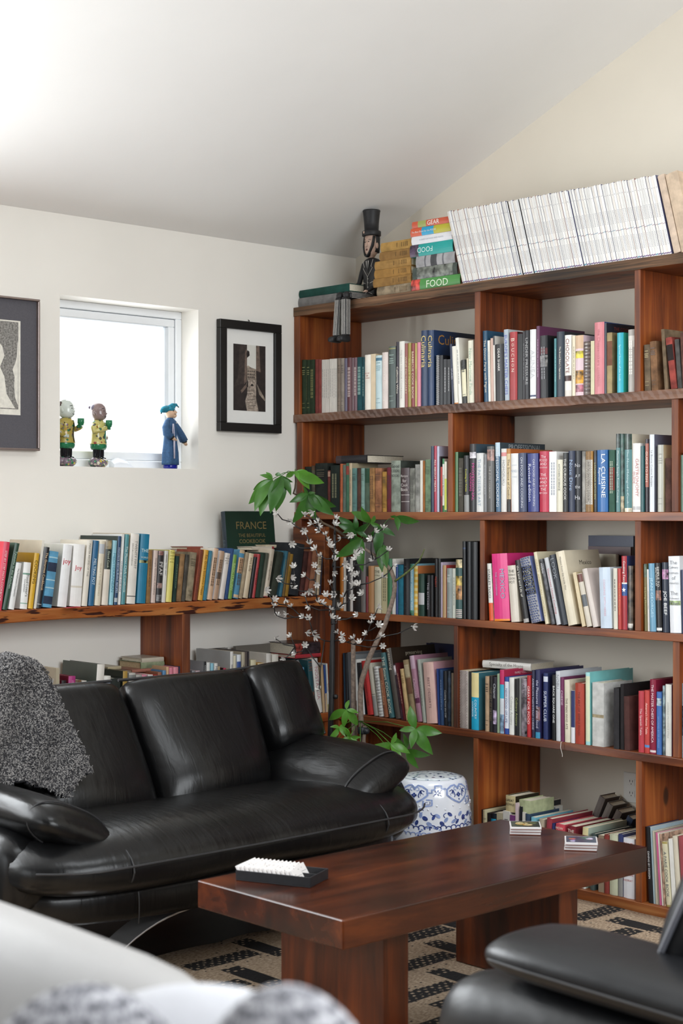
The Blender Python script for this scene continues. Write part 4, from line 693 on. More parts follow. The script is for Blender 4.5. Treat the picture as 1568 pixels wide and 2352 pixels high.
# second layer behind and on top
def onrow(x0, x1, y, z, w, d, yaw, col, desc, **k): return flat_book(x0, x1, y, z, w, d, yaw, col, desc, row=E.row, group='books piled on the lowest row', **k)
p = E.P(310, 455); zt_ = p.z
xa = E.P(302, 0).x
for i, (dx, wd, ht, col, de, kw) in enumerate(((0.0, 0.052, 0.115, 'cdbf92', 'cream and black book perched on the row by the post', dict(bands=[], t='GREAT|BOWLS', to='h', tl=0.5, tf=0.6, tc='26221c', cov='2c2418')), (0.072, 0.06, 0.10, 'a9b08a', 'pale green book perched on the row by the post', dict(cov='b4bc94', fin='cloth')))):
    make_book(xa+dx, -0.375, E.P(180, 490).z+0.004, wd, ht*0.58, 0.15, 0, 0, col, de, row=E.row, group='books piled on the lowest row', **kw)
zb = 0.034
for i, (zx, zy, ang, col, de, l) in enumerate(((740, 510, 0.42, '6c6460', 'grey brown slipcase leaning at the back', 0.23), (790, 515, 0.46, '77706a', 'second grey slipcase leaning at the back', 0.23), (850, 520, 0.5, '645a54', 'wide brown book leaning at the back', 0.2), (940, 560, 0.5, '303c52', 'navy book leaning at the back wall', 0.2), (1085, 610, 0.45, '6a5c48', 'tan book leaning at the back wall', 0.19))):
    p = on_y(1060+zx/3.087, 1700+zy/3.087, -0.20); h = max(0.2, p.z-zb+0.02)
    make_book(p.x-0.02, -0.125, zb, 0.03, 0.335-0.02*i, 0.10, ang, 0, col, de, row=E.row, group='books at the back of the lowest row')
E2 = Row((1060, 1700), 3.087, 'y', -0.385, Z6, "on the lowest shelf right of its post", 'magazines and books right of the lowest post'); b = E2.b
b(1302, 1338, 610, -24, '1b1d20', 'black dining book with white capitals', t='DINING BY DESIGN', tc='d8d8d8', tl=0.36, tf=0.5, cov='2c3c64'); b(1342, 1360, 612, -30, '9fb4c0', 'light blue grey magazine', soft=True, kind='magazine'); b(1363, 1376, 640, -30, '8c9894', 'slim grey magazine', soft=True, kind='magazine'); b(1378, 1390, 645, -28, 'c0b8a4', 'slim beige magazine', soft=True, kind='magazine'); b(1392, 1402, 650, -30, '8a7c70', 'slim brown magazine', soft=True, kind='magazine'); b(1404, 1418, 655, -36, 'c4608c', 'slim pink magazine', soft=True, kind='magazine'); b(1420, 1430, 660, -34, 'd8d2c4', 'slim white magazine by the pink one', soft=True, kind='magazine'); b(1432, 1446, 665, -30, 'b0907c', 'magazine with a colourful spine', soft=True, kind='magazine', fin='photo'); b(1452, 1490, 720, -34, 'd3ccae', 'cream and gold Paris cook book', t='A PARIS COOK BOOK', tc='5c646c', tl=0.7, tt=0.6, bands=[(0.97, 1, 'a89a5c'), (0, 0.03, 'a89a5c')]); b(1494, 1524, 700, -30, 'e0ded8', 'white book right of the Paris title', soft=True); b(1528, 1562, 680, -34, 'd0c8b4', 'cream book at the lowest right edge'); b(1566, 1600, 680, -30, '9a4a50', 'rose book at the lowest right edge')
# ---------------------------------------------------------------- wall shelf, upper plank (spines face the room, all leaning towards the bookcase)
L = Row((0, 1180), 4.126, 'x', 0.285, LZ, "on the wall shelf under the window", 'books on the wall shelf'); b = L.b
b(-46, 14, 272, 82, 'd04058', 'tall red pasta book at the shelf end', t='STEP BY STEP PASTA COOKBOOK', tc='f0d4d4', tl=0.74, tf=0.5, tt=0.5, cov='a8172c'); b(21, 66, 285, 122, '2c4a3a', 'dark green book with pale green lettering', t='Tycoons in the Kitchen', tc='b4c8b8', tl=0.56, tf=0.6); b(79, 133, 472, 74, 'e4e3e0', 'short white companion book with a black oval', bands=[], t='The Food Lovers Companion', tc='1c1c1c', tl=0.6, tf=0.58, tt=0.4); b(186, 255, 466, 40, 'e9e8e4', 'thick white companion book with green bars', t="Food Lover's", t2='Companion', tc='4c4e4c', tl=0.46, tf=0.5, bands=[(0.735, 0.77, '6a9480'), (0.11, 0.13, '7ca890')]); b(264, 310, 378, 64, 'd3a62c', 'yellow cooking book with black lettering', t='COOKING', tc='4c3c14', tl=0.42, tf=0.66, cov='b88a1c')
b(318, 342, 255, 82, 'ddd8cc', 'tall slim white book with a beige cover', cov='b9ad98', d=0.24); b(346, 388, 322, 84, '1b1c20', 'black book with peach lettering', t='The Gourmet Cookbook', tc='e4c49c', tl=0.62, tf=0.6, bands=[(0.06, 0.07, 'b0b0b0')], cov='d0d8e0'); b(402, 488, 366, 70, '5a94b4', 'thick blue book patterned with dark diamonds', bands=[(0.64, 0.80, '2a3448'), (0.06, 0.2, '2a3448'), (0.34, 0.36, 'a8c4cc'), (0.48, 0.5, 'a8c4cc'), (0.88, 0.9, 'a8c4cc')], fin='cloth')
b(541, 628, 300, 60, 'e8e7e6', 'thick white joy book with small red letters', t='joy', tc='c4283c', to='h', tl=0.24, tf=0.72, bars=None, cov='d0cec4'); b(657, 764, 296, 42, 'eceae6', 'thick white joy book with larger red letters', t='|Joy||', tc='c8243a', to='h', tl=0.5, tf=0.55, bands=[(0.3, 0.33, 'd8d0c0')]); b(771, 824, 256, 56, 'ddd6c8', 'cream book left of the blue melting pot', t='MASTER RECIPES OF THE', tc='7c7a74', tl=0.5, tf=0.7, tt=0.5); b(835, 885, 258, 52, '23628a', 'blue melting pot book', t="MELTING POT", tc='d4e0e4', tl=0.4, tf=0.52); b(894, 946, 260, 50, 'dcd2bc', 'cream book with an oval emblem', bands=[(0.8, 0.95, 'b4b8bc')], t='GUIDE TO THE WINES', tc='b4a890', tl=0.5, tf=0.4, tt=0.3); b(961, 1020, 253, 44, 'd9cfc0', 'cream book with a black label', bands=[(0.55, 0.86, '26302c'), (0.86, 1, '8a7c60', 'photo')], t='Good Cook', tc='c4ccb8', tl=0.26, tf=0.7)
b(1031, 1070, 256, 40, '8fc0cc', 'light blue Mediterranean book', t='MEDITERRANEAN', tc='4c8ca4', tl=0.6, tf=0.5); b(1078, 1109, 214, 40, '27486c', 'navy blue book with white capitals', t='FAVORITE RESTAURANT RECIPES', tc='c4d0dc', tl=0.66, bands=[(0.04, 0.1, 'b0b8bc')], cov='26332e', d=0.28); b(1116, 1140, 195, 40, 'dcdcd8', 'slim white book with navy lettering', t='CUISINE OF THE SUN', tc='5c7088', tl=0.6, tf=0.4); b(1146, 1182, 198, 42, '4f8c92', 'green grey book with white script', t="The Master Chefs Cookbook", tc='cfe0dc', tl=0.66, tf=0.5); b(1196, 1278, 194, 42, 'dcd6cc', 'thick off white book with grey capitals', t='TWENTY FIRST', t2='CENTURY COOKBOOK', tc='84827c', tl=0.4, tf=0.7, bands=[(0.1, 0.115, '6a6864')], cov='c4b49c', d=0.28); b(1293, 1376, 197, 42, '1c7494', 'thick teal blue book with a gold curl', t="|THE|WORLD||||", to='h', tl=0.7, tf=0.56, tc='c4d8d4', bands=[(0.58, 0.62, 'b4b87c', 'photo')])
L2 = Row((320, 1160), 3.564, 'x', 0.285, LZ, "on the wall shelf under the window", 'books on the wall shelf'); b = L2.b
b(53, 85, 372, 22, '8c6a42', 'brown book right of the thick teal blue one', fin='cloth', bars='5c4428'); b(93, 129, 372, 24, 'cdb9ae', 'pinkish white book with thin lettering', t='Simple Gourmet Cookery', tc='6c5c58', tl=0.7, tt=0.5); b(135, 178, 380, 22, '262426', 'black book with white flower decoration', t='PFAF', tc='d0ccc8', tl=0.26, tf=0.66, bands=[(0.92, 1, '8a6058', 'photo'), (0.28, 0.38, '9a7c74', 'photo'), (0.03, 0.15, '7c7c7c', 'photo')]); b(181, 212, 376, 26, 'cfccc4', 'white and grey book with dark capitals', t='DINNERS THAT WAIT', tc='3c3a38', tl=0.4, tf=0.72); b(216, 262, 372, 30, 'd4c96c', 'pale yellow book', t='THE|GARDEN|OF THE|WORLD', to='h', tl=0.24, tf=0.86, tc='7c7434', tt=0.5); b(269, 297, 420, 30, '1f3630', 'short dark green book by the pale yellow one', fin='cloth', bars='5c6c54')
b(301, 340, 405, 34, '876846', 'short tan brown book', fin='old'); b(343, 371, 408, 36, '4a463f', 'short charcoal brown book', fin='old'); b(375, 429, 393, 42, '8a7d66', 'thick worn taupe book', fin='old', bars='5c5240'); b(441, 472, 370, 54, '8c4a36', 'brick book patterned with black dashes', fin='cloth', dots=('3c1a12', 0.0016)); b(478, 516, 372, 52, 'cf9c38', 'golden yellow book with dark handwriting', t='Eat, Drink Someone Happy', tc='5c4014', tl=0.8); b(519, 547, 378, 52, '41788c', 'slim teal blue book by the golden yellow one', fin='cloth'); b(554, 594, 360, 56, 'c4a284', 'peach and white book with dark drawings', bars='5c4838', cov='dcd4c8'); b(601, 640, 382, 58, 'a88a70', 'tan book in a white jacket edge', bands=[(0.42, 0.56, '4c3c30')], bars='5c4838', cov='e4e4e8'); b(650, 691, 400, 54, 'd0c8c0', 'plain white book with small text at its head', t='A|NEW|BOOK|OF', to='h', tl=0.2, tf=0.86, tc='7c7872')
b(695, 722, 360, 48, '2f4872', 'navy cloth book', fin='cloth'); b(725, 755, 410, 44, '6f9440', 'green book with pale lettering', t='BASIC ITALIAN', tc='b4c88c', tl=0.6); b(767, 808, 373, 56, '5084a0', 'blue book with a peach label', bands=[(0.52, 0.84, 'c49c78'), (0.02, 0.08, 'c0a484'), (0.93, 1, 'b8a080')], fin='cloth', bars='4c4034'); b(812, 840, 392, 58, 'a39278', 'slim tan grey book', fin='cloth'); b(847, 887, 402, 52, 'cdbb9e', 'cream book with a bright white edge', t='Hot Life', tc='6c5c4c', tl=0.3, tf=0.75); b(894, 919, 430, 48, '1f2022', 'short black book left of the slim red one'); b(922, 944, 405, 42, 'a83a3c', 'slim red book with dark lettering', t='THIRTEEN', tc='5c1c20', tl=0.5); b(948, 980, 395, 50, '27392e', 'dark green cloth book by the slim red one', fin='cloth'); b(985, 1010, 396, 50, '55584c', 'grey green cloth book', fin='cloth'); b(1014, 1050, 365, 58, 'c6b9a6', 'cream book with tiny red marks', t='with vegetables', tc='6c6054', tl=0.4, tf=0.55, bands=[(0, 0.02, '8c2c30')]); b(1066, 1120, 392, 64, '33382e', 'thick dark olive book', fin='cloth')
b(1140, 1165, 382, 55, '3a6a7c', 'slim blue book in front of the twigs', fin='cloth', bars='8a7c4c'); b(1168, 1186, 390, 52, '77603c', 'slim tan book in front of the twigs', fin='cloth'); b(1189, 1215, 405, 46, '93702c', 'slim ochre book in front of the twigs', fin='cloth', bars='5c4418'); b(1218, 1300, 326, 54, '26282c', 'big black binder behind the twigs', kind='ring_binder', fin='cloth'); b(1306, 1342, 385, 44, '4c2a26', 'dark reddish brown book behind the twigs', fin='old'); b(1346, 1376, 385, 42, '6c3c30', 'rust brown book behind the twigs', fin='old'); b(1380, 1430, 380, 36, '8a5c44', 'clay coloured book behind the twigs', fin='cloth'); b(1440, 1470, 400, 20, 'bca88c', 'sand and white book behind the twigs', bars='6c5c48'); b(1474, 1484, 410, 16, '2c3040', 'slim dark blue book at the end of the wall shelf')
# lying across the leaning books
def onx(zx, zy, xx=0.2): return on_x(320+zx/3.564, 1160+zy/3.564, xx)
def lying(zx0, zx1, zy, w, d, col, desc, xx=0.215, **k):
    p0, p1 = onx(zx0, zy, xx), onx(zx1, zy, xx)
    Lm = Matrix(((0, 0, -1, 0), (0, 1, 0, 0), (1, 0, 0, 0), (0, 0, 0, 1)))
    make_book(0, 0, 0, w, p1.y-p0.y, d, 0, 0, col, desc, M=Matrix.Translation((xx, p1.y, p0.z)) @ Matrix.Rotation(PI/2, 4, 'Z') @ Lm, row=L.row, group='books lying across the wall shelf row', **k)
lying(392, 520, 372, 0.016, 0.12, '7c3c2e', 'brick red book lying across the row', xx=0.19)
lying(925, 1100, 368, 0.014, 0.13, 'cfc4b4', 'cream book lying across the row near the twigs', xx=0.2, bands=[(0.0, 0.1, '8c2c34')])
lying(1030, 1180, 352, 0.014, 0.09, 'c9bda4', 'cream and orange book lying across the row', xx=0.16, bands=[(0, 0.25, 'c8882c')])
# big green cookbook propped against the wall behind the row
pa, pb = on_x(500, 1181, 0.03), on_x(611, 1181, 0.03)
zz = LZ
make_book(0, 0, 0, 0.03, pa.z-zz+0.012, pb.y-pa.y, 0, 0, '22323e', 'big dark green French cookbook propped against the wall', kind='cookbook', cov='123024', row=L.row, group='cookbook against the wall', t="FRANCE", tc='50606a', tl=0.5,
          M=Matrix.Translation((0.085, pa.y+0.006, zz+0.0006)) @ Matrix.Rotation(-0.11, 4, 'Y') @ Matrix.Rotation(0.0, 4, 'Z') @ Matrix.Translation((0, 0, 0)))
fr = BOOKS[-1]['o']; w_, h_, d_ = 0.03, pa.z-zz+0.012, pb.y-pa.y
tm = MB()
for s, f, lw, lh in (('FRANCE', 0.83, 0.62, 0.1), ('THE BEAUTIFUL', 0.71, 0.56, 0.052), ('COOKBOOK', 0.64, 0.54, 0.06)):
    letter(tm, s, (w_+0.0005, d_*0.52, h_*f), (0, 1, 0), (0, 0, 1), d_*lw, h_*lh)
tm.build('cover_lettering', mat('7c6c44', 0.5), fr)
# red ribbon under the joy books
p = on_z(165, 1396, LZ+0.003); mb = MB(); q0, q1 = on_z(150, 1397, LZ), on_z(178, 1395, LZ)
mb.loft([[(q.x-0.012, q.y, LZ+0.0008), (q.x+0.012+e, q.y, LZ+0.0008), (q.x+0.012+e, q.y, LZ+0.0018+e*0.2), (q.x-0.012, q.y, LZ+0.0018+e*0.2)] for q, e in ((q0, 0), (q0.lerp(q1, 0.3), 0.008), (q0.lerp(q1, 0.7), 0.004), (q1, 0.01))])
o = mb.build('ribbon', mat('b02030', 0.6)); tag(o, 'red ribbon on the wall shelf under the joy books', 'ribbon')
# ---------------------------------------------------------------- wall shelf, lower plank, showing over the sofa back
LL = Row((100, 1380), 2.613, 'x', 0.285, Z5, "on the lower wall plank behind the sofa", 'books behind the sofa'); b = LL.b
b(75, 96, 405, 0, 'b0a48c', 'cream book half behind the grey throw', soft=True); b(100, 128, 480, 8, '2c2426', 'dark book beside the grey throw', cov='6c1830'); b(134, 176, 455, 16, 'a83a78', 'magenta book behind the sofa', t='ITALY', tc='d8a8c4', tl=0.14, tf=0.86, cov='7c1c34', d=0.22); b(182, 214, 478, 12, '6a5038', 'brown picture book behind the sofa', fin='photo', cov='c8c0b0'); b(218, 246, 482, 12, 'd4cec4', 'white picture book behind the sofa'); b(250, 272, 488, 10, '2a7c80', 'slim teal book behind the sofa'); b(275, 288, 490, 6, '4c2c6c', 'slim purple book behind the sofa')
b(292, 338, 385, 30, 'ddd6cc', 'tall white book with a grey green picture cover', cov='555c52', d=0.25); b(345, 386, 455, 10, 'd8d4cc', 'white book right of the tall picture cover', bands=[(0.86, 0.92, '9aa4b0')]); b(390, 450, 470, 0, '2e322e', 'plain dark green book behind the sofa', fin='cloth'); b(466, 494, 424, 10, 'a3823c', 'gold spined dark green book behind the sofa', cov='2c322c', d=0.24); b(500, 540, 436, 12, 'b8b2aa', 'grey white book behind the sofa', bands=[(0.9, 0.97, '7c7c78')]); b(546, 582, 446, 8, 'a4a09a', 'grey book with a pink foot'); b(586, 616, 446, 4, 'cf8296', 'pink book behind the sofa'); b(620, 650, 446, 6, 'd4ccc8', 'white book left of the red one behind the sofa'); b(656, 678, 447, 6, 'bc3430', 'red book behind the sofa'); b(682, 704, 430, 4, '8c5a44', 'brown book behind the sofa'); b(708, 728, 420, 6, '5a84a8', 'blue book behind the sofa'); b(733, 748, 398, 4, 'c9a07c', 'slim tan book by the plank divider'); b(752, 773, 402, 2, 'cf7c8c', 'first of two pink books by the plank divider', bars='9c4c5c'); b(776, 806, 400, 2, 'd0828c', 'second of two pink books by the plank divider', bars='8c4450'); b(810, 824, 394, 0, '2c3448', 'navy book against the plank divider')
def lyl(zx0, zx1, zy, w, d, col, desc, xx=0.2, **k):
    p0, p1 = on_x(100+zx0/2.613, 1380+zy/2.613, xx), on_x(100+zx1/2.613, 1380+zy/2.613, xx)
    Lm = Matrix(((0, 0, -1, 0), (0, 1, 0, 0), (1, 0, 0, 0), (0, 0, 0, 1)))
    make_book(0, 0, 0, w, p1.y-p0.y, d, 0, 0, col, desc, M=Matrix.Translation((xx, p1.y, p0.z)) @ Matrix.Rotation(PI/2, 4, 'Z') @ Lm, row=LL.row, group='books lying behind the sofa', **k)
lyl(582, 722, 412, 0.03, 0.16, '7c8468', 'sage green patterned book lying behind the sofa', xx=0.18, fin='old'); lyl(588, 720, 375, 0.02, 0.15, 'b0a898', 'beige book lying on the sage green one', xx=0.18); lyl(530, 650, 432, 0.012, 0.14, '8c5a4c', 'clay red book lying behind the sofa', xx=0.2); lyl(385, 465, 415, 0.012, 0.12, 'a4987c', 'tan book lying behind the sofa', xx=0.15)
b(888, 906, 420, 2, '8c8c90', 'slim grey book right of the plank divider'); b(910, 936, 422, 2, 'c9b0b4', 'slim pinkish grey book right of the divider', bands=[(0.86, 0.92, '8c6ca0')]); b(956, 972, 366, 4, '202022', 'black spined book with a big grey cover', t='COOKERY', tc='b9b9b9', tl=0.2, tf=0.84, cov='a4a4a6', d=0.2); b(976, 996, 372, 2, 'd8d8d4', 'white book with fine lines behind the sofa', bars='8c8c8c'); b(1000, 1018, 376, 2, '8cc0d0', 'light blue book behind the sofa'); b(1022, 1042, 376, 2, 'd8d6d0', 'white book with dark capitals behind the sofa', t='MENUS', tc='4c4c4c', tl=0.2, tf=0.85); b(1046, 1058, 395, 0, 'b09c7c', 'slim tan book behind the sofa'); b(1076, 1092, 405, 2, 'b43050', 'slim crimson book behind the sofa', cov='2c1c1c', d=0.2); b(1094, 1110, 410, 2, 'b4986c', 'slim sand book behind the sofa')
b(1116, 1134, 306, 4, 'd4d2cc', 'tall white book with black dashes', bars='4c4c4c', cov='b4b4b2', d=0.24); b(1137, 1152, 330, 2, 'cfc8b0', 'slim cream book by the blue label'); b(1156, 1180, 325, 4, 'd0d4d8', 'white book with a blue label', bands=[(0.7, 0.9, '34508c')]); b(1184, 1204, 310, 4, 'b0a690', 'beige book behind the sofa by the dark pair', bars='6c6454'); b(1207, 1218, 306, 2, '5c5450', 'first of two slim dark grey books'); b(1221, 1232, 304, 2, '3c383a', 'second of two slim dark grey books'); b(1240, 1272, 356, 2, 'd0c8a8', 'cream book left of the yellow one'); b(1284, 1322, 376, 0, 'cf9c3c', 'yellow picture book behind the sofa', bands=[(0.93, 1, 'd8c8a0')]); b(1334, 1362, 318, 2, 'd8d4cc', 'white book with a printed spine behind the sofa', bars='8c8880'); b(1370, 1408, 324, 0, 'dcd8cc', 'thick white book nearest the bookcase end')
for k_, (z0, z1, tp, col, de) in enumerate(((1020, 1130, 292, '8a8680', 'large grey album standing behind the white books'), (1180, 1405, 276, '77726a', 'large taupe album standing behind the white books'))):
    p0, p1 = on_x(100+z0/2.613, 1380+tp/2.613, 0.06+0.03*k_), on_x(100+z1/2.613, 1380+tp/2.613, 0.06+0.03*k_)
    make_book(0, 0, 0, 0.02, p0.z-Z5, p1.y-p0.y, 0, 0, col, de, kind='album', row=LL.row, group='albums behind the sofa', M=Matrix.Translation((0.01+0.03*k_, p0.y, Z5+0.0005)))
# fourth row, wall part beside the trunk: books at the end of the lower plank
LE = Row((640, 1440), 3.409, 'x', 0.285, Z5, "on the lower wall plank behind the dark pole", 'books behind the dark pole'); b = LE.b
b(118, 150, 330, 10, 'd8d6d2', 'white book beside the sofa headrest', soft=True); b(158, 196, 320, -1, '7cb0d4', 'light blue book with grey script', t='Amazing food', tc='5c7c94', tl=0.4, tf=0.6); b(214, 248, 420, -14, '14212c', 'black book with a white band', bands=[(0.62, 0.72, 'd4d2cc')]); b(252, 286, 262, -44, '1f4c54', 'teal book with rust lettering', t='THE|PLEASURES|OF|COOK', to='h', tl=0.2, tf=0.88, tc='b0643c', bands=[(0.2, 0.4, 'a85a34', 'photo')]); b(297, 342, 255, -40, 'd8d6d0', 'thick white book with red vertical lettering', t='NOSTALGIA', tc='b8848c', tl=0.6, tf=0.55, cov='8c8c8c'); b(346, 366, 300, -20, 'b89c78', 'slim tan book by the dark pole'); b(369, 383, 300, -18, '34508c', 'slim blue book by the dark pole', bands=[(0.0, 0.4, 'c0a888')]); b(385, 396, 288, -16, 'd4d4cc', 'slim white and lime book by the dark pole', bands=[(0, 0.16, 'b0a850')], t='KITCHEN', tc='5c5c5c', tl=0.4)
def lye(zx0, zx1, zy, w, d, col, desc, xx=0.22, **k):
    p0, p1 = on_x(640+zx0/3.409, 1440+zy/3.409, xx), on_x(640+zx1/3.409, 1440+zy/3.409, xx)
    Lm = Matrix(((0, 0, -1, 0), (0, 1, 0, 0), (1, 0, 0, 0), (0, 0, 0, 1)))
    make_book(0, 0, 0, w, p1.y-p0.y, d, 0, 0, col, desc, M=Matrix.Translation((xx, p1.y, p0.z)) @ Matrix.Rotation(PI/2, 4, 'Z') @ Lm, row=LE.row, group='books lying behind the dark pole', **k)
lye(130, 352, 248, 0.016, 0.17, 'a8343c', 'thin red book lying under the dark picture book', xx=0.24); lye(125, 350, 222, 0.052, 0.18, '3a3034', 'dark picture book lying behind the dark pole', xx=0.235, fin='photo', bands=[(0.76, 1, '8c3c34')])
# bookcase part of that row, close to the corner
D3 = Row((640, 1440), 3.409, 'y', -0.392, Z5, "on the bookcase shelf behind the trunks", 'books on the shelf behind the trunks'); b = D3.b
b(512, 526, 205, -10, '1f3a4c', 'dark blue green book by the straight trunk', cov='16242c'); b(528, 548, 208, -20, '202428', 'black book by the straight trunk')
# ---------------------------------------------------------------- on top of the bookcase
T = Row((660, 460), 3.564, 'y', -0.385, Z1, 'on top of the bookcase', 'book stacks on top of the bookcase')
def stack(items, z, y, **kk):
    for (x0, x1, w, d, yaw, col, desc, k) in items:
        a, c = T.P(x0, 0, y+0.385).x, T.P(x1, 0, y+0.385).x
        z = flat_book(a, c, y, z, w, d, yaw, col, desc, row=T.row, group=T.group, **{**kk, **k})
    return z
sc_ = 7.0/F/3.564/1.0
def hgt(z0, z1): return abs(z1-z0)*6.95/F/3.564
stack([(82, 400, 0.047, 0.24, 0.02, '7e7d7c', 'plain grey board box under the green book', dict(kind='box', pages=False, fin='cloth')),
       (100, 505, 0.036, 0.20, 0.0, '1d4a42', 'dark green book lying on the grey box', dict(fin='cloth'))], Z1, -0.372)
br = dict(fin='cloth', bars='5c4420', to='v')
stack([(736, 1015, 0.044, 0.085, 0.0, '8f8069', 'worn grey tan book at the bottom of the tan stack', dict(fin='old')),
       (708, 1012, 0.038, 0.2, 0.02, '94703f', 'tan cloth book, second from the bottom of its stack', dict(fin='cloth')),
       (718, 1008, 0.038, 0.2, 0.02, '9e7740', 'tan cloth book, third from the bottom of its stack', dict(fin='cloth')),
       (722, 1008, 0.037, 0.2, 0.03, 'a47f49', 'tan cloth book, third from the top of its stack', dict(fin='cloth')),
       (760, 1006, 0.038, 0.19, 0.02, '8f6c3e', 'tan cloth book, second from the top of its stack', dict(fin='cloth')),
       (770, 1016, 0.040, 0.19, 0.03, 'a9854a', 'topmost tan cloth book of its stack', dict(fin='cloth'))], Z1, -0.372)
for e in BOOKS[-6:]:
    o = e['o']; tm = MB(); dz = max(v.co.z for v in o.data.vertices); wx = max(v.co.x for v in o.data.vertices)
    for f in (0.12, 0.16, 0.2, 0.25, 0.31, 0.46): tm.box(wx*0.25, wx*0.75, -0.0057, -0.0055, dz*(0.0+f)-0.0012, dz*f+0.0012)
    tm.build('tooled_lettering', mat('5c4420', 0.6), o)
stack([(1026, 1408, 0.052, 0.21, 0.05, '4b8a46', 'green food book at the bottom of the colourful stack', dict(t='FOOD', tc='d8e4cc', tl=0.44, tf=0.46, bands=[(0.82, 1, 'b8463c', 'photo')])),
       (1034, 1385, 0.050, 0.21, 0.04, '4c544e', 'dark grey silver lettered book of the colourful stack', dict(bands=[(0.1, 0.9, '6c7068', 'photo')], fin='cloth')),
       (1062, 1366, 0.048, 0.2, 0.05, 'a09fa0', 'silver book with a round black emblem', dict(bands=[(0.46, 0.62, '4c4c4e'), (0.74, 0.78, '6c6c70'), (0.28, 0.32, '6c6c70')], fin='cloth')),
       (1012, 1350, 0.052, 0.21, 0.04, '1f9a94', 'turquoise food book lying upside down', dict(t='FOOD', tc='cfe8e4', tl=0.36, tf=0.36, bands=[(0.0, 0.2, '4c3c50', 'photo')], flip=True)),
       (1028, 1342, 0.036, 0.2, 0.06, 'dcdce0', 'white book third from the top of the colourful stack', dict(t='A DIARY OF FOOD AND TRAVEL', tc='a4acb4', tl=0.6, tt=0.4)),
       (1018, 1330, 0.036, 0.2, 0.05, 'cf5a38', 'orange blue and yellow book under the gear book', dict(bands=[(0.42, 0.72, '2a9cc4'), (0.0, 0.42, 'b4ac34')], t='The Best Show for the FOOD', tc='e4e4e0', tl=0.62, tf=0.66, tt=0.6)),
       (1030, 1318, 0.028, 0.19, 0.06, 'c4583c', 'topmost book of the colourful stack with white gear lettering', dict(bands=[(0.62, 0.84, '9ca45c')], t='GEAR', tc='efe8e0', tl=0.32, tf=0.42, tt=0.8))], Z1, -0.372)
# white magazines leaning in a long row
MG = Row((1000, 380), 2.7606, 'y', -0.385, Z1, 'on top of the bookcase', 'white magazines on top of the bookcase')
xs0, xs1 = MG.P(172, 0).x, MG.P(1500, 0).x
def mz(f): return None
N = 88; step = (xs1-xs0)/N
tops = MG.P(72, 298).z
H0 = MG.P(68, 298).z-Z1; dx0 = xs0-MG.P(72, 0).x
H1 = MG.P(1390, 66).z-Z1; dx1 = MG.P(1500, 0).x-MG.P(1395, 0).x
PROTO = {}
RB = random.Random(5); WHITES = ['dedede', 'd8d6d2', 'e2e0dc', 'd2d2d4', 'dcd6ce']; EDGES = ['7c3a3c', '5c5c7c', '8c7c78', '44444c', 'a86a4c', '6c7c8c']
for k in range(N):
    f = k/(N-1); dx = dx0+(dx1-dx0)*f; H = H0+(H1-H0)*f
    ang = -math.atan2(dx, H); h = math.hypot(dx, H)*(1+RB.uniform(-0.006, 0.006)); w = step*math.cos(ang)-0.0007
    special = {27: '23262a', 32: '2a2a2e', 53: '6c6a9c'}.get(k)  # dark cover colours stand in for shade in gaps; violet is a real cover
    key = (k % 7, special)
    if key not in PROTO:
        bands = [(0.02, 0.034, RB.choice(['4c8ca4', '6a4c7c', '3c6c8c', 'a04c5c', '5c9c6c', '4c5c7c'])), (0.388+0.004*(k % 3), 0.397+0.004*(k % 3), RB.choice(['8c9ca8', 'a08c90', '7c9ca4']))]
        hh = H0*1.0
        mb = book_mesh(1.0*0.0135, 0.31, 0.22, 'e', bands if not special else [], 0.0, None, EDGES)
        o = mb.build('magazine', [bmat('d8d8d8' if special else RB.choice(WHITES)), bmat(special or RB.choice(EDGES))]+[bmat(x[2]) for x in bands])
        pg = MB(); pg.box(0.0012, 0.0122, 0.0012, 0.219, 0.0003, 0.3097); pgo = pg.build('page_block', PAGE, o)
        tm = MB(); 
        for (za, zb, n_) in ((0.15, 0.205, 9), (0.04, 0.1, 10), (0.262, 0.268, 1)):
            for i in range(n_):
                z0 = za+(zb-za)*i/n_; tm.box(0.0045, 0.0095, -0.0003, -0.0001, z0, z0+(zb-za)/n_*0.62)
        tmo = tm.build('title_lettering', mat('b4b2b2', 0.5), o)
        PROTO[key] = (o, pgo, tmo); first = True
    else: first = False
    src = PROTO[key]
    if first: o = src[0]
    else:
        o = src[0].copy(); COL.objects.link(o)
        for ch in src[1:]:
            c = ch.copy(); COL.objects.link(c); c.parent = o
    o.matrix_world = Matrix.Translation((xs0+step*k, -0.385+RB.uniform(-0.002, 0.002), Z1+0.0006)) @ Matrix.Rotation(ang, 4, 'Y') @ Matrix.Diagonal((w/0.0135*(0.55 if special else 1), 1, h/0.31, 1))
    BOOKS.append(dict(o=o, d='white magazine', row=MG.row, label=None, group=MG.group, kind='magazine', mag=(k, special)))
T3 = Row((1000, 380), 2.7606, 'y', -0.385, Z1, 'on top of the bookcase right of the magazines', 'slipcases on top of the bookcase'); b = T3.b
b(1512, 1556, 72, -106, 'c9b4a0', 'tan cardboard slipcase leaning against the magazines', kind='slipcase', fin='cloth', pages=False, d=0.24); b(1560, 1640, 66, -104, 'c8b29a', 'wide tan cardboard slipcase at the right edge', kind='slipcase', fin='cloth', pages=False, d=0.24)
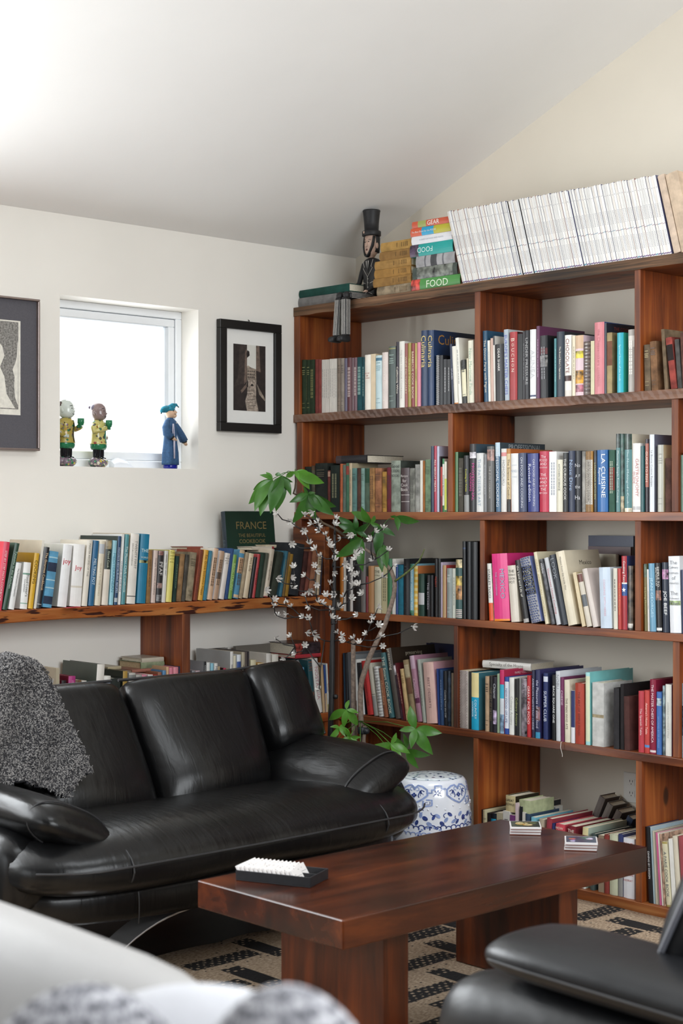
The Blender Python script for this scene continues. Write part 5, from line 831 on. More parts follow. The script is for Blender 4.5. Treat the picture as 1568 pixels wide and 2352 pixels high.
# ---------------------------------------------------------------- labels: every volume gets words of its own
ROWW = {}
def finish_labels():
    from collections import Counter
    for e in BOOKS:
        if 'mag' in e:
            k, sp = e['mag']; WO = ['first', 'second', 'third', 'fourth', 'fifth', 'sixth', 'seventh', 'eighth', 'ninth', 'tenth']
            TEN = {20: 'twentieth', 30: 'thirtieth', 40: 'fortieth', 50: 'fiftieth', 60: 'sixtieth', 70: 'seventieth', 80: 'eightieth'}; TW = {20: 'twenty', 30: 'thirty', 40: 'forty', 50: 'fifty', 60: 'sixty', 70: 'seventy', 80: 'eighty'}
            TEENS = ['eleventh', 'twelfth', 'thirteenth', 'fourteenth', 'fifteenth', 'sixteenth', 'seventeenth', 'eighteenth', 'nineteenth']
            def ordn(n):
                if n <= 10: return WO[n-1]
                if n < 20: return TEENS[n-11]
                t = n//10*10; return TEN[t] if n == t else TW[t]+'-'+WO[n-t-1]
            if k < 44: lab = f"{ordn(k+1)} white magazine from the colourful book stack"
            else: lab = f"{ordn(N-k)} white magazine back from the tan slipcase"
            if sp: lab = {'23262a': 'left magazine, cover dark as gap shade', '2a2a2e': 'right magazine, cover dark as gap shade', '6c6a9c': 'violet covered magazine'}[sp]+' among the white ones on top of the bookcase'
        else:
            lab = e['d']
            full = lab+' '+e['row']
            lab = full if len(full.split()) <= 16 else lab
        tag(e['o'], lab, {'magazine': 'magazine', 'box_file': 'box file', 'case': 'case', 'box': 'box', 'notebook': 'notebook', 'slipcase': 'slipcase', 'booklet': 'booklet', 'album': 'album', 'ring_binder': 'binder'}.get(e['kind'], 'book'), e['group'])
    c = Counter(e['o']['label'].lower() for e in BOOKS)
    print('BOOKS', len(BOOKS), 'repeated labels:', [k for k, v in c.items() if v > 1], 'too long:', [e['o']['label'] for e in BOOKS if not 4 <= len(e['o']['label'].replace('-', ' ').split()) <= 16])
finish_labels()
# ================================================================ black leather sofa
LEA = leather('black_leather', '0b0b0c', 0.30, 0.4, 0.36); LEA2 = leather('black_leather_chair', '0f1013', 0.40, 0.35, 0.45)
STITCH = mat('2c2c2e', 0.5); PIPE = mat('242426', 0.45, bmp=0.3, bs=300); CHROME = mat('d4d4d6', 0.16, 1.0, 0.02); STEEL = mat('d8d8da', 0.42, 0.85, 0.02)
SY = -1.915
def sofa_parts(root, LE_, half, wing, flip=1, seat_front=1.60, arms=(1, -1)):
    """local frame: x forward, y sideways, floor at 0"""
    # base
    mb = MB(); rings = []
    for s, bz, fx in [(-half-0.02, 0.285, 1.30), (-half, 0.245, 1.40), (-half+0.12, 0.215, 1.47), (-0.3, 0.20, 1.50), (0.3, 0.20, 1.50), (half-0.12, 0.215, 1.47), (half, 0.245, 1.40), (half+0.02, 0.285, 1.30)]:
        rings.append(se_ring(((0.66+fx)/2, s, (0.36+bz)/2), (1, 0, 0), (0, 0, 1), (fx-0.66)/2, (0.36-bz)/2, 5, 20))
    mb.loft(rings); bs0 = mb.build('base', LE_, root, True, sub=1)
    mb = MB()
    for s in (-half+0.34, half-0.34): mb.tube([(1.485+0.007*math.sin(a), s, 0.268+0.055*math.cos(a)) for a in [0.35+i*0.3 for i in range(9)]], 0.0025, 5)
    mb.build('base_seam', STITCH, bs0)
    # seat
    sh = half+0.075
    mb = MB(); rings = []
    for s, fx, bh, zc, bx in [(-sh-0.005, 1.36, 0.028, 0.419, 0.95), (-sh+0.02, 1.47, 0.068, 0.416, 0.9), (-sh+0.14, 1.565, 0.093, 0.416, 0.86), (-sh+0.32, seat_front, 0.102, 0.412, 0.84), (-sh+0.55, seat_front+0.01, 0.106, 0.414, 0.84), (-0.06, seat_front+0.004, 0.098, 0.414, 0.84), (0, seat_front, 0.092, 0.413, 0.84), (0.06, seat_front+0.004, 0.098, 0.414, 0.84),
                              (sh-0.55, seat_front+0.01, 0.106, 0.414, 0.84), (sh-0.32, seat_front, 0.102, 0.412, 0.84), (sh-0.14, 1.565, 0.093, 0.416, 0.86), (sh-0.02, 1.47, 0.068, 0.416, 0.9), (sh+0.005, 1.36, 0.028, 0.419, 0.95)]:
        R = se_ring(((bx+fx)/2, s, zc), (1, 0, 0), (0, 0, 1), (fx-bx)/2, bh, 2.7, 28)
        for p in R:   # crown towards the front edge
            u = (p.x-bx)/(fx-bx); p.z += 0.02*math.sin(min(1, max(0, (u-0.35)/0.65))*PI)*(1 if p.z > zc else 0)
        rings.append(R)
    mb.loft(rings); seat = mb.build('seat_cushion', LE_, root, True, sub=1)
    mb = MB(); n = 40; pth = []
    for i in range(n+1):
        s = -sh+0.03+(2*sh-0.06)*i/n; e = abs(s)/sh; fx = seat_front+0.008-0.14*max(0, (e-0.72)/0.28)**2
        pth.append((fx-0.003, s, 0.432+0.004*e))
    mb.tube(pth, 0.0035, 6)
    for s in (-sh+0.32, sh-0.32):
        mb.tube([(seat_front-0.001-0.26*(1-math.cos(a)), s, 0.414+0.104*math.sin(a)+0.003) for a in [i*PI/16-PI/5 for i in range(10)]], 0.003, 6)
    mb.build('seat_seam', STITCH, seat)
    # backs
    bt, bb = Vector((0.70, 0, 0.893)), Vector((0.985, 0, 0.40)); up = (bt-bb).normalized(); nr = Vector((up.z, 0, -up.x))
    L_ = (bt-bb).length
    for sg in (1, -1):
        mb = MB(); rings = []
        inner, outer = 0.0, half*0.665
        for f, th, top, low in [(0.0, 0.035, 0.97, 0.0), (0.04, 0.075, 0.985, 0.0), (0.2, 0.105, 1.0, 0.0), (0.55, 0.112, 1.0, 0.0), (0.85, 0.10, 1.0, 0.01), (0.97, 0.075, 1.0, 0.02), (1.0, 0.04, 1.0, 0.03)]:
            s = sg*(0.004+inner+(outer-inner)*f); c = bb+up*(L_*(low+top)/2)+Vector((0, s, 0))
            R = se_ring(c, up, nr, L_*(top-low)/2, th, 3.0, 26)
            for p in R:
                u = (p-bb).dot(up)/L_; fr = (p-c).dot(nr)
                p += nr*(0.045*math.exp(-((u-0.25)/0.2)**2) - 0.012*math.exp(-((u-0.62)/0.08)**2))*(1 if fr > 0 else 0)*min(1, 3*f, 3*(1-f)+0.35)
                p.y += sg*f*0.11*(u-0.22)
            rings.append(R)
        mb.loft(rings if sg > 0 else rings[::-1]); back = mb.build('back_cushion', LE_, root, True, sub=1)
        # headrest wing that reaches out over the arm
        mb = MB(); rings = []
        for f, th, lo, hi in [(0.0, 0.07, 0.38, 0.99), (0.12, 0.10, 0.34, 0.995), (0.3, 0.105, 0.345, 1.0), (0.65, 0.095, 0.37, 1.0), (0.93, 0.055, 0.39, 1.0), (1.0, 0.02, 0.40, 0.99)]:
            s = sg*(outer+0.045+(wing-0.06)*f); c = bb+up*(L_*(lo+hi)/2)+Vector((0, s, 0))+nr*(0.012+0.05*f)
            R = se_ring(c, up, nr, L_*(hi-lo)/2, th, 3.2, 22); rings.append(R)
        mb.loft(rings if sg > 0 else rings[::-1]); mb.build('headrest', LE_, root, True, sub=1)
        # piping
        mb = MB()
        s1 = sg*(outer+wing-0.014)
        pth = [bb+up*(L_*u)+Vector((0, s1, 0))+nr*0.064 for u in (0.995, 0.9, 0.7, 0.5, 0.42)]
        mb.tube(pth, 0.007, 8)
        pth = [bb+up*(L_*(0.325+0.07*f))+Vector((0, sg*(outer+wing*f), 0))+nr*(0.03+0.034*f) for f in (0.2, 0.4, 0.6, 0.8, 0.97)]
        mb.tube(pth, 0.006, 8)
        pth = [bb+up*(L_*1.010)+Vector((0, sg*(outer*f0), 0)) for f0 in (0.03, 0.3, 0.7, 1.0)]+[bb+up*(L_*1.004)+Vector((0, s1, 0))+nr*0.05]
        mb.tube(pth, 0.006, 8)
        mb.build('piping', PIPE, back)
    mb = MB(); mb.loft([se_ring((0.70+0.03*(1-k), s, 0.53), Vector((-0.42, 0, 0.9)).normalized(), Vector((0.9, 0, 0.42)).normalized(), 0.30*k, 0.055*k, 4, 18) for s, k in ((-half-0.02, 0.7), (-half+0.02, 1), (half-0.02, 1), (half+0.02, 0.7))])
    mb.build('back_shell', LE_, root, True, sub=1)
    # arms: a leaning pillow on a padded side
    for sg in arms:
        mb = MB(); rings = []
        for x, k, dz in [(0.76, 0.4, 0.0), (0.80, 0.8, 0.0), (0.95, 0.98, 0.0), (1.15, 1.02, -0.003), (1.32, 1.0, -0.008), (1.43, 0.80, -0.012), (1.475, 0.5, -0.018), (1.49, 0.2, -0.02)]:
            u = Vector((0, sg*math.cos(0.42), math.sin(0.42))); v = Vector((0, -sg*math.sin(0.42), math.cos(0.42)))
            c = Vector((x, sg*(half-0.135), 0.545+dz)); rings.append(se_ring(c, u, v, 0.178*(0.55+0.45*k), 0.080*k, 2.4, 24))
        mb.loft(rings if sg > 0 else rings[::-1]); ap = mb.build('arm_pad', LE_, root, True, sub=1)
        mb = MB(); R = se_ring((1.40, sg*(half-0.135), 0.535), Vector((0, sg*math.cos(0.42), math.sin(0.42))), Vector((0, -sg*math.sin(0.42), math.cos(0.42))), 0.159, 0.0700, 2.4, 40)
        mb.tube(R+[R[0]], 0.0028, 5, cap=False); mb.build('arm_seam', STITCH, ap)
        mb = MB(); pth = [(x, sg*(half-0.085)-sg*0.16*math.cos(a), 0.525+0.09*math.sin(a)-0.07) for x, a in [(1.30, 0.0)]]
        mb = MB(); rings = []
        for x, k in [(0.70, 0.7), (0.74, 1.0), (1.05, 1.0), (1.28, 0.98), (1.37, 0.82), (1.41, 0.5)]:
            rings.append(se_ring((x, sg*(half-0.01), 0.40), (0, 1, 0), (0, 0, 1), 0.115*k, 0.145*k, 3.5, 20))
        mb.loft(rings); mb.build('arm_side', LE_, root, True, sub=1)
sofa = empty('sofa', (0, SY, -0.012), 'black leather two seat sofa in front of the low wall shelf', 'sofa')
sofa_parts(sofa, LEA, 0.80, 0.345)
for s in (-0.52, 0.52):
    mb = MB(); n = 13; rings = []; sg_ = -1 if s < 0 else 1
    for i in range(n):
        f = i/(n-1); y = sg_*(0.08+0.50*f); z = 0.0155+0.196*(1-f**2.6); t = 0.007
        rings.append([(1.30, y, z), (1.43-0.03*f, y, z), (1.43-0.03*f, y, z+t), (1.30, y, z+t)])
    mb.loft(rings); mb.build('leg', STEEL, sofa, bevel=0.002)
for s in (-0.6, 0.6):
    mb = MB(); mb.box(0.78, 0.81, s-0.025, s+0.025, 0.001, 0.24); mb.build('leg', CHROME, sofa, bevel=0.003)
mb = MB(); mb.box(1.33, 1.331, -0.665, -0.632, 0.165, 0.235); mb.box(1.326, 1.327, -0.635, -0.605, 0.17, 0.235)
mb.build('care_tag', mat('c8c4c0', 0.7, var=0.2, vs=120), sofa)
# ---- grey shag throw over the sofa's far arm end
TH = mat('47464a', 0.95, var=0.3, vs=60)
outl = [(-40, 1545), (0, 1538), (60, 1527), (100, 1533), (122, 1562), (140, 1600), (165, 1650), (195, 1715), (216, 1775), (190, 1788), (172, 1810), (158, 1838), (128, 1826), (90, 1810), (50, 1798), (10, 1806), (-40, 1812)]
from mathutils.geometry import tessellate_polygon
up_ = Vector((0.70-0.985, 0, 0.505)).normalized(); nr_ = Vector((up_.z, 0, -up_.x))
pl0 = Vector((0.985, 0, 0.40-0.012))
def on_back(px, py, off):
    d = ray(px, py); q = pl0+nr_*off; t = (q-CAM).dot(nr_)/d.dot(nr_); return CAM+d*t
def inside(px, py, P=outl):
    c = False
    for (x0, y0), (x1, y1) in zip(P, P[1:]+P[:1]):
        if (y0 > py) != (y1 > py) and px < (x1-x0)*(py-y0)/(y1-y0)+x0: c = not c
    return c
def t_off(px, py): return 0.188+0.012*math.sin(px*0.06+py*0.02)+0.008*math.sin(py*0.05)+0.05*max(0, (1590-py)/70)*0-0.0
th = MB(); grid = {}; st = 8
outl2 = outl
for px in range(-40, 225, st):
    for py in range(1520, 1860, st):
        if inside(px, py): grid[(px, py)] = len(th.v); th.v.append(tuple(on_back(px, py, t_off(px, py))))
for (px, py), i in list(grid.items()):
    q = [(px, py), (px+st, py), (px+st, py+st), (px, py+st)]
    if all(k in grid for k in q): th.face([grid[k] for k in q])
# let it fold over the top of the back and hang a little behind
topi = {}
for px in range(-40, 225, st):
    ys = [py for (x, py) in grid if x == px]
    if ys and min(ys) < 1560:
        p = Vector(th.v[grid[(px, min(ys))]]); row = [grid[(px, min(ys))]]
        for dx_, dz_ in ((-0.05, 0.024), (-0.13, 0.03), (-0.22, 0.005), (-0.285, -0.06), (-0.30, -0.16)):
            row.append(len(th.v)); th.v.append((p.x+dx_, p.y, p.z+dz_))
        topi[px] = row
ks = sorted(topi)
for a, c in zip(ks, ks[1:]):
    if c-a == st:
        for i in range(5): th.face((topi[a][i], topi[c][i], topi[c][i+1], topi[a][i+1]))
throw = th.build('throw_blanket', TH, smooth=True); so = throw.modifiers.new('thickness', 'SOLIDIFY'); so.thickness = 0.02; so.offset = -1
tag(throw, 'grey shag throw blanket draped over the black sofa back', 'blanket')
pile = MB(); rp = random.Random(3)
fv = [(Vector(throw.data.vertices[p.vertices[0]].co), Vector(throw.data.vertices[p.vertices[1]].co), Vector(throw.data.vertices[p.vertices[2]].co), Vector(throw.data.vertices[p.vertices[3]].co), p.normal.copy()) for p in throw.data.polygons if len(p.vertices) == 4]
sgn = 1 if sum(n.x for *_, n in fv) > 0 else -1
for a, b_, c, d, n in fv:
    area = (b_-a).cross(d-a).length
    for k in range(int(area*130000)+1):
        u, v = rp.random(), rp.random(); p = a*(1-u)*(1-v)+b_*u*(1-v)+c*u*v+d*(1-u)*v
        nn = n*sgn; t1 = Vector((rp.uniform(-1, 1), rp.uniform(-1, 1), rp.uniform(-1.4, 0.6))); t1 = (t1-nn*t1.dot(nn)).normalized(); sd = nn.cross(t1)*0.0011
        l = rp.uniform(0.004, 0.009); h = rp.uniform(0.004, 0.011); m = 0 if rp.random() < 0.55 else 1
        q1, q2, q3 = p+nn*0.001, p+nn*h+t1*l*0.4, p+nn*h*0.75+t1*l*1.3
        ids = pile.pts([q1-sd, q1+sd, q2+sd, q2-sd, q3+sd, q3-sd]); pile.face((ids[0], ids[1], ids[2], ids[3]), m); pile.face((ids[3], ids[2], ids[4], ids[5]), m)
o = pile.build('pile', [mat('39383b', 0.95, var=0.1), mat('8f8c8a', 0.95, var=0.1)], throw); tag(o, kind='stuff')
# ================================================================ coffee table
TW = wood('dark_stained_tabletop', 'y', [(0.2, '1e0b05'), (0.42, '331408'), (0.6, '4a200d'), (0.8, '6a3213'), (0.95, '854619')], 0.24, 13, False, 0.12)
TWZ = wood('dark_stained_leg', 'z', [(0.2, '200c05'), (0.45, '431b0a'), (0.65, '672e10'), (0.85, '8a4618')], 0.3, 16, False, 0.12)
TX0, TX1, TY0, TY1, TZ = 1.905, 2.535, -2.462, -1.105, 0.43
tb = empty('coffee_table', ((TX0+TX1)/2, (TY0+TY1)/2, 0.0), 'heavy dark wooden coffee table on the jute rug', 'table')
cx_, cy_ = (TX0+TX1)/2, (TY0+TY1)/2
mb = MB(); mb.box(TX0-cx_, TX1-cx_, TY0-cy_, TY1-cy_, TZ-0.082, TZ); mb.build('tabletop', TW, tb, bevel=0.004)
for a, c in ((-2.20, -2.10), (-1.42, -1.325)):
    mb = MB(); mb.box(1.98-cx_, 2.425-cx_, a-cy_, c-cy_, 0.003, TZ-0.083); mb.build('leg', TWZ, tb, bevel=0.003)
mb = MB(); mb.box(2.44-cx_, 2.47-cx_, -2.19-cy_, -2.10-cy_, TZ-0.105, TZ-0.083); mb.build('bracket', mat('8a8070', 0.4, 0.8), tb)
# ---- domino set
pA, pB, pC = on_z(541, 2022, TZ), on_z(712, 2040, TZ), on_z(760, 2012, TZ)
ux = (pB-pA).normalized(); uy = Vector((-ux.y, ux.x, 0)); Lb = (pB-pA).length; Wb = 0.10
Wb = max(0.085, min(0.13, (pC-pB).dot(uy)))
M0 = Matrix(((ux.x, uy.x, 0, pA.x), (ux.y, uy.y, 0, pA.y), (0, 0, 1, TZ+0.0004), (0, 0, 0, 1)))
mb = MB(); H_ = 0.03; t = 0.004
mb.box(0, Lb, 0, Wb, 0, 0.003); mb.box(0, Lb, 0, t, 0.003, H_); mb.box(0, Lb, Wb-t, Wb, 0.003, H_); mb.box(0, t, t, Wb-t, 0.003, H_); mb.box(Lb-t, Lb, t, Wb-t, 0.003, H_); mb.box(t, Lb-t, Wb/2-t/2, Wb/2+t/2, 0.003, H_-0.004)
tr_ = mb.build('domino_tray', mat('1b1c20', 0.5, var=0.15, vs=80), bevel=0.0012, M=M0); tag(tr_, 'black wooden domino tray on the near end of the coffee table', 'tray')
DM = mat('ece8e6', 0.25, var=0.01); PIP = mat('1c1c1e', 0.4)
mb = MB(); dw, dh, dt = Wb/2-t*1.5-0.002, 0.046, 0.0082
def domino(pips):
    mb = MB(); mb.box(0, dw, 0, dt, 0, dh); o = mb.build('domino', DM, bevel=0.0012)
    pm_ = MB()
    pos = {1: [(0, 0)], 2: [(-1, -1), (1, 1)], 3: [(-1, -1), (0, 0), (1, 1)], 4: [(-1, -1), (1, 1), (-1, 1), (1, -1)], 5: [(-1, -1), (1, 1), (-1, 1), (1, -1), (0, 0)], 6: [(-1, -1), (1, 1), (-1, 1), (1, -1), (-1, 0), (1, 0)], 0: []}
    for half_, n_ in ((0.25, pips[0]), (0.75, pips[1])):
        for a, c in pos[n_]: pm_.ngon([(dw/2+a*dw*0.27+0.0016*math.cos(q*PI/4), -0.0002, dh*half_+c*dh*0.13+0.0016*math.sin(q*PI/4)) for q in range(8)])
    pm_.box(dw*0.12, dw*0.88, -0.0002, 0, dh/2-0.0004, dh/2+0.0004); pm_.build('pips', PIP, o); return o
rd = random.Random(2); nd = 13; sets = [(a, c) for a in range(7) for c in range(a+1)]; rd.shuffle(sets); q = 0
ORD = ['first', 'second', 'third', 'fourth', 'fifth', 'sixth', 'seventh', 'eighth', 'ninth', 'tenth', 'eleventh', 'twelfth', 'thirteenth', 'fourteenth']
for row in (0, 1):
    n_ = nd if row == 0 else nd
    for k in range(n_):
        o = domino(sets[q % 28] if sets[q % 28] != (0, 0) else (1, 0)); q += 1
        xx = 0.010+(Lb-0.066-(0.016 if row else 0.0))*k/(n_-1)
        # tile faces the tray's right end and leans back to the left
        y0 = t+0.001 if row == 0 else Wb/2+t/2+0.001
        Rl = Matrix.Translation((xx+0.016, y0, 0.0042)) @ Matrix.Rotation(-0.55, 4, 'Y') @ Matrix.Rotation(PI/2, 4, 'Z') @ Matrix.Translation((0, -0.0, 0))
        o.matrix_world = M0 @ Rl
        tag(o, f"{ORD[k]} white domino tile in the {'near' if row == 0 else 'far'} row of the black tray, from its left end", 'domino', 'dominoes in the black tray')
# ---- coaster stacks
WHT = mat('e2dedd', 0.35, var=0.03); CORK = mat('9a4a34', 0.8)
def coaster(pc, yaw, z, cols, lab):
    r = empty('coaster', (pc.x, pc.y, z), lab, 'coaster', 'picture coasters on the coffee table', yaw); s = 0.052
    mb = MB(); mb.box(-s, s, -s, s, 0.0018, 0.0092, 0); mb.box(-s+0.001, s-0.001, -s+0.001, s-0.001, 0, 0.0018, 1); mb.build('tile', [WHT, CORK], r, bevel=0.0012)
    mb = MB(); rr = random.Random(sum(map(ord, cols[0]+lab)))
    mb.box(-s+0.004, s-0.004, -s+0.004, s-0.004, 0.0092, 0.0094, 0)
    for k in range(9):
        cx, cy, ra = rr.uniform(-s*.6, s*.6), rr.uniform(-s*.6, s*.6), rr.uniform(0.006, 0.017)
        mb.ngon([(max(-s+.005, min(s-.005, cx+ra*math.cos(a*PI/5)*rr.uniform(.7, 1.3))), max(-s+.005, min(s-.005, cy+ra*math.sin(a*PI/5)*rr.uniform(.7, 1.3))), 0.00945+k*0.00002) for a in range(10)], 1+k % (len(cols)-1))
    mb.build('picture', [mat(c, 0.25, var=0.4, vs=120) for c in cols], r)
    return z+0.0098
c1 = on_z(1206, 1912, TZ); c2 = on_z(1334, 1948, TZ)
for pc, yaw, nm, P in ((c1, 0.72, 'far stack of coasters', [['3a4430', 'b8a04c', '222a22', '7c5a3a'], ['c8b070', 'a04c30', '384830', '2c3a4a'], ['2c3824', 'b89048', '6c7a4c', 'c8b884']]), (c2, 0.66, 'near stack of coasters', [['3c4c54', '5a4c88', '2c3448', 'b09a4c'], ['2c2c40', '6c5ca0', '3c6460', '8ca0b0'], ['2f3c58', '6a4f98', '3c6a5a', 'c8bcd8', 'b05a48', '2a2f50']])):
    z = TZ+0.0004
    for k, cols in enumerate(P): z = coaster(pc+Vector((0.003*(k-1), 0.004*(1-k), 0)), yaw+0.03*(k-1), z, cols, ['bottom', 'middle', 'top'][k]+' picture tile of the '+nm+' on the coffee table')
# ================================================================ blue and white garden stool
POR = mat('e6eaf2', 0.12, var=0.01, coat=0.4); BLU = mat('3a4c8c', 0.2, var=0.35, vs=90); BLU2 = mat('8d9fcc', 0.2, var=0.2, vs=60); INK = mat('262d52', 0.2, var=0.3, vs=60)
GX, GY = 1.172, -0.694
gs = empty('garden_stool', (GX, GY, 0.0), 'blue and white porcelain drum stool beside the black sofa', 'stool')
prof = [(0.118, 0.0), (0.128, 0.01), (0.145, 0.07), (0.158, 0.15), (0.164, 0.23), (0.163, 0.30), (0.156, 0.37), (0.147, 0.415), (0.139, 0.437), (0.128, 0.447)]
def pr(z):
    for (r0, z0), (r1, z1) in zip(prof, prof[1:]):
        if z0 <= z <= z1: return r0+(r1-r0)*(z-z0)/(z1-z0)
    return prof[-1][0]
mb = MB(); mb.lathe(prof, 48); mb.build('drum_body', POR, gs, True)
tm_, nt, bs_ = base_mat('painted_floral_top'); v = coords(nt, (1, 1, 1), False); vo = nt.add('ShaderNodeTexVoronoi'); vo.inputs['Scale'].default_value = 42; nt.link(v, vo.inputs['Vector'])
n_ = noise(nt, v, 26, 4, 0.6, 2.0); ad = nt.add('ShaderNodeMath', operation='ADD'); nt.link(vo.outputs['Distance'], ad.inputs[0]); nt.link(n_, ad.inputs[1])
nt.link(ramp(nt, ad.outputs[0], [(0.62, '20264a'), (0.72, '5c6f9c'), (0.80, 'ccd6dc'), (1.0, 'dfe6ea')]), bs_.inputs['Base Color']); bs_.inputs['Roughness'].default_value = 0.12
mb = MB(); mb.lathe([(0.127, 0.4475), (0.10, 0.452), (0.05, 0.455), (0.002, 0.456)], 48); mb.build('painted_top', tm_, gs, True)
mb = MB()
for k in range(2):
    a0 = k*PI; mb.ngon([(0.018*math.cos(a0)+0.017*math.cos(a)*1.2*1.0, 0.030*math.sin(a0+PI/2)*(1 if k == 0 else 1)+0.008*math.sin(a), 0.4568) for a in [i*PI/6 for i in range(12)]])
mb.build('coin_holes', mat('c9d4dc', 0.1), gs)
cam_a = math.atan2(CAM.y-GY, CAM.x-GX)
MAP = [0, 1, 0, 0, 1]
def sp_(u, z, e=0.0012):
    u = MAP[0]+(u-MAP[0])*MAP[1]; z = MAP[3]+(z-MAP[2])*MAP[4]
    """point on the drum: u metres to the viewer's right of the centre line facing the room"""
    a = cam_a+u/0.163; r = pr(z)+e; return Vector((r*math.cos(a), r*math.sin(a), z))
deco = [MB(), MB()]
def stroke(P, w, m=0, closed=False):
    Q = P+[P[0]] if closed else P; out = []
    R = []
    for (u0, z0), (u1, z1) in zip(Q, Q[1:]):
        k = max(1, int(math.hypot(u1-u0, z1-z0)/0.012)); R += [(u0+(u1-u0)*i/k, z0+(z1-z0)*i/k) for i in range(k)]
    R.append(Q[-1]); ids = []
    for i, (u, z) in enumerate(R):
        a, c = R[max(0, i-1)], R[min(len(R)-1, i+1)]; dx, dz = c[0]-a[0], c[1]-a[1]; l = math.hypot(dx, dz) or 1
        nx, nz = -dz/l*w/2, dx/l*w/2; ids.append(deco[m].pts([sp_(u+nx, z+nz, 0.0012+0.0003*m), sp_(u-nx, z-nz, 0.0012+0.0003*m)]))
    for a, c in zip(ids, ids[1:]): deco[m].face((a[0], a[1], c[1], c[0]))
def blob(u, z, ru, rz, rot=0, m=0):
    deco[m].ngon([sp_(u+ru*math.cos(a)*math.cos(rot)-rz*math.sin(a)*math.sin(rot), z+ru*math.cos(a)*math.sin(rot)+rz*math.sin(a)*math.cos(rot), 0.0012+0.0004*m) for a in [i*PI/6 for i in range(12)]])
def arc(cu, cz, r, a0, a1, n=8): return [(cu+r*math.cos(a0+(a1-a0)*i/n), cz+r*math.sin(a0+(a1-a0)*i/n)) for i in range(n+1)]
def cloud(u):
    z = 0.345; MAP[:] = (u, 0.80, 0.345, 0.397, 0.60)
    P = [(u, z-0.062), (u-0.03, z-0.045), (u-0.05, z-0.03), (u-0.075, z-0.005), (u-0.072, z+0.03), (u-0.045, z+0.05), (u-0.02, z+0.055), (u-0.004, z+0.04), (u, z+0.033), (u+0.004, z+0.04), (u+0.02, z+0.055), (u+0.045, z+0.05), (u+0.072, z+0.03), (u+0.075, z-0.005), (u+0.05, z-0.03), (u+0.03, z-0.045)]
    stroke(P, 0.011, 1, True); stroke([(a, c) for a, c in P], 0.0028, 0, True)
    for s in (-1, 1):
        stroke([(u+s*0.002, z+0.025)]+arc(u+s*0.016, z+0.032, 0.011, PI if s > 0 else 0, -PI*0.6 if s > 0 else PI*1.6), 0.005, 1)
        stroke([(u+s*0.058, z+0.018), (u+s*0.042, z+0.026), (u+s*0.030, z+0.01), (u+s*0.024, z-0.01), (u+s*0.03, z-0.022)], 0.006, 0); blob(u+s*0.037, z+0.014, 0.006, 0.012, 0.4*s, 0); stroke(arc(u+s*0.044, z-0.004, 0.009, 0, 4), 0.003, 0)
    for k in range(4): blob(u+0.009*math.cos(k*PI/2), z-0.008+0.009*math.sin(k*PI/2), 0.007, 0.007, 0, 0)
    blob(u, z-0.038, 0.004, 0.007, 0, 0)
def meander(u, s=1):
    z = 0.36; MAP[:] = (u, 0.80, 0.345, 0.397, 0.60)
    P = [(u-0.06*s, z-0.005), (u-0.03*s, z-0.005), (u-0.03*s, z+0.015), (u-0.012*s, z+0.015), (u-0.012*s, z+0.04), (u+0.025*s, z+0.04), (u+0.025*s, z+0.02), (u+0.05*s, z+0.02)]
    stroke(P, 0.010, 1); stroke(P, 0.0028, 0)
    P = [(u-0.06*s, z-0.05), (u-0.03*s, z-0.05), (u-0.03*s, z-0.085), (u-0.075*s, z-0.095), (u-0.075*s, z-0.055)]; stroke(P, 0.009, 1); stroke(P, 0.0026, 0)
    P = [(u-0.04*s, z-0.06), (u-0.04*s, z-0.078), (u-0.064*s, z-0.082), (u-0.064*s, z-0.066), (u-0.052*s, z-0.066)]; stroke(P, 0.0035, 0)
    for k in range(5): blob(u+0.012*math.cos(k*1.256), z-0.005+0.012*math.sin(k*1.256), 0.008, 0.004, k*1.256, 0)
    for a in (0.6, 2.2, 3.9, 5.5): stroke([(u+0.016*math.cos(a), z-0.005+0.016*math.sin(a)), (u+0.032*math.cos(a), z-0.005+0.03*math.sin(a))], 0.003, 0)
for k in range(5): cloud(-0.075+k*0.205); meander(-0.075+0.1025+k*0.205)
MAP[:] = (0, 1, 0.165, 0.300, 0.85)
rg = random.Random(4)
for k in range(60):
    u = -0.5+k*0.017; z = 0.165+0.022*math.sin(k*1.9)
    blob(u, z, 0.006+0.004*rg.random(), 0.013, rg.uniform(-0.9, 0.9), k % 2)
    if k % 3 == 0: stroke(arc(u, z+0.02, 0.010, rg.uniform(0, 3), rg.uniform(4, 6)), 0.0035, 0)
MAP[:] = (0, 1, 0.105, 0.262, 0.8)
for k in range(46):
    u = -0.5+k*0.022; stroke(arc(u, 0.105+0.006*(k % 2), 0.012, -0.5, 2.9), 0.005, 0); stroke(arc(u+0.01, 0.075, 0.011, -0.3, 2.8), 0.0045, 1)
for k in range(5):
    u = 0.0+k*0.205; MAP[:] = (u, 1, 0.095, 0.235, 0.8)
    for j in range(24): blob(u+0.05*math.cos(j*PI/12), 0.075+0.042*math.sin(j*PI/12)+0.02, 0.006, 0.004, j, j % 2)
deco[1].build('wash_pattern', BLU2, gs); deco[0].build('ornament_pattern', INK if False else BLU, gs)
MAP[:] = (0, 1, 0, 0, 1)
mb = MB()
for k in range(14):
    for z in (0.352, 0.338): 
        p = sp_(-0.48+k*0.072+(0.036 if z < 0.345 else 0), z, -0.001); mb.ball(p, 0.0045, 8, 5)
mb.build('studs', POR, gs, True)
mb = MB(); mb.ngon([sp_(0.03+0.016*math.cos(a), 0.228+0.008*math.sin(a), 0.0024) for a in [i*PI/6 for i in range(12)]]); mb.build('vent_hole', mat('141414', 0.9), gs)
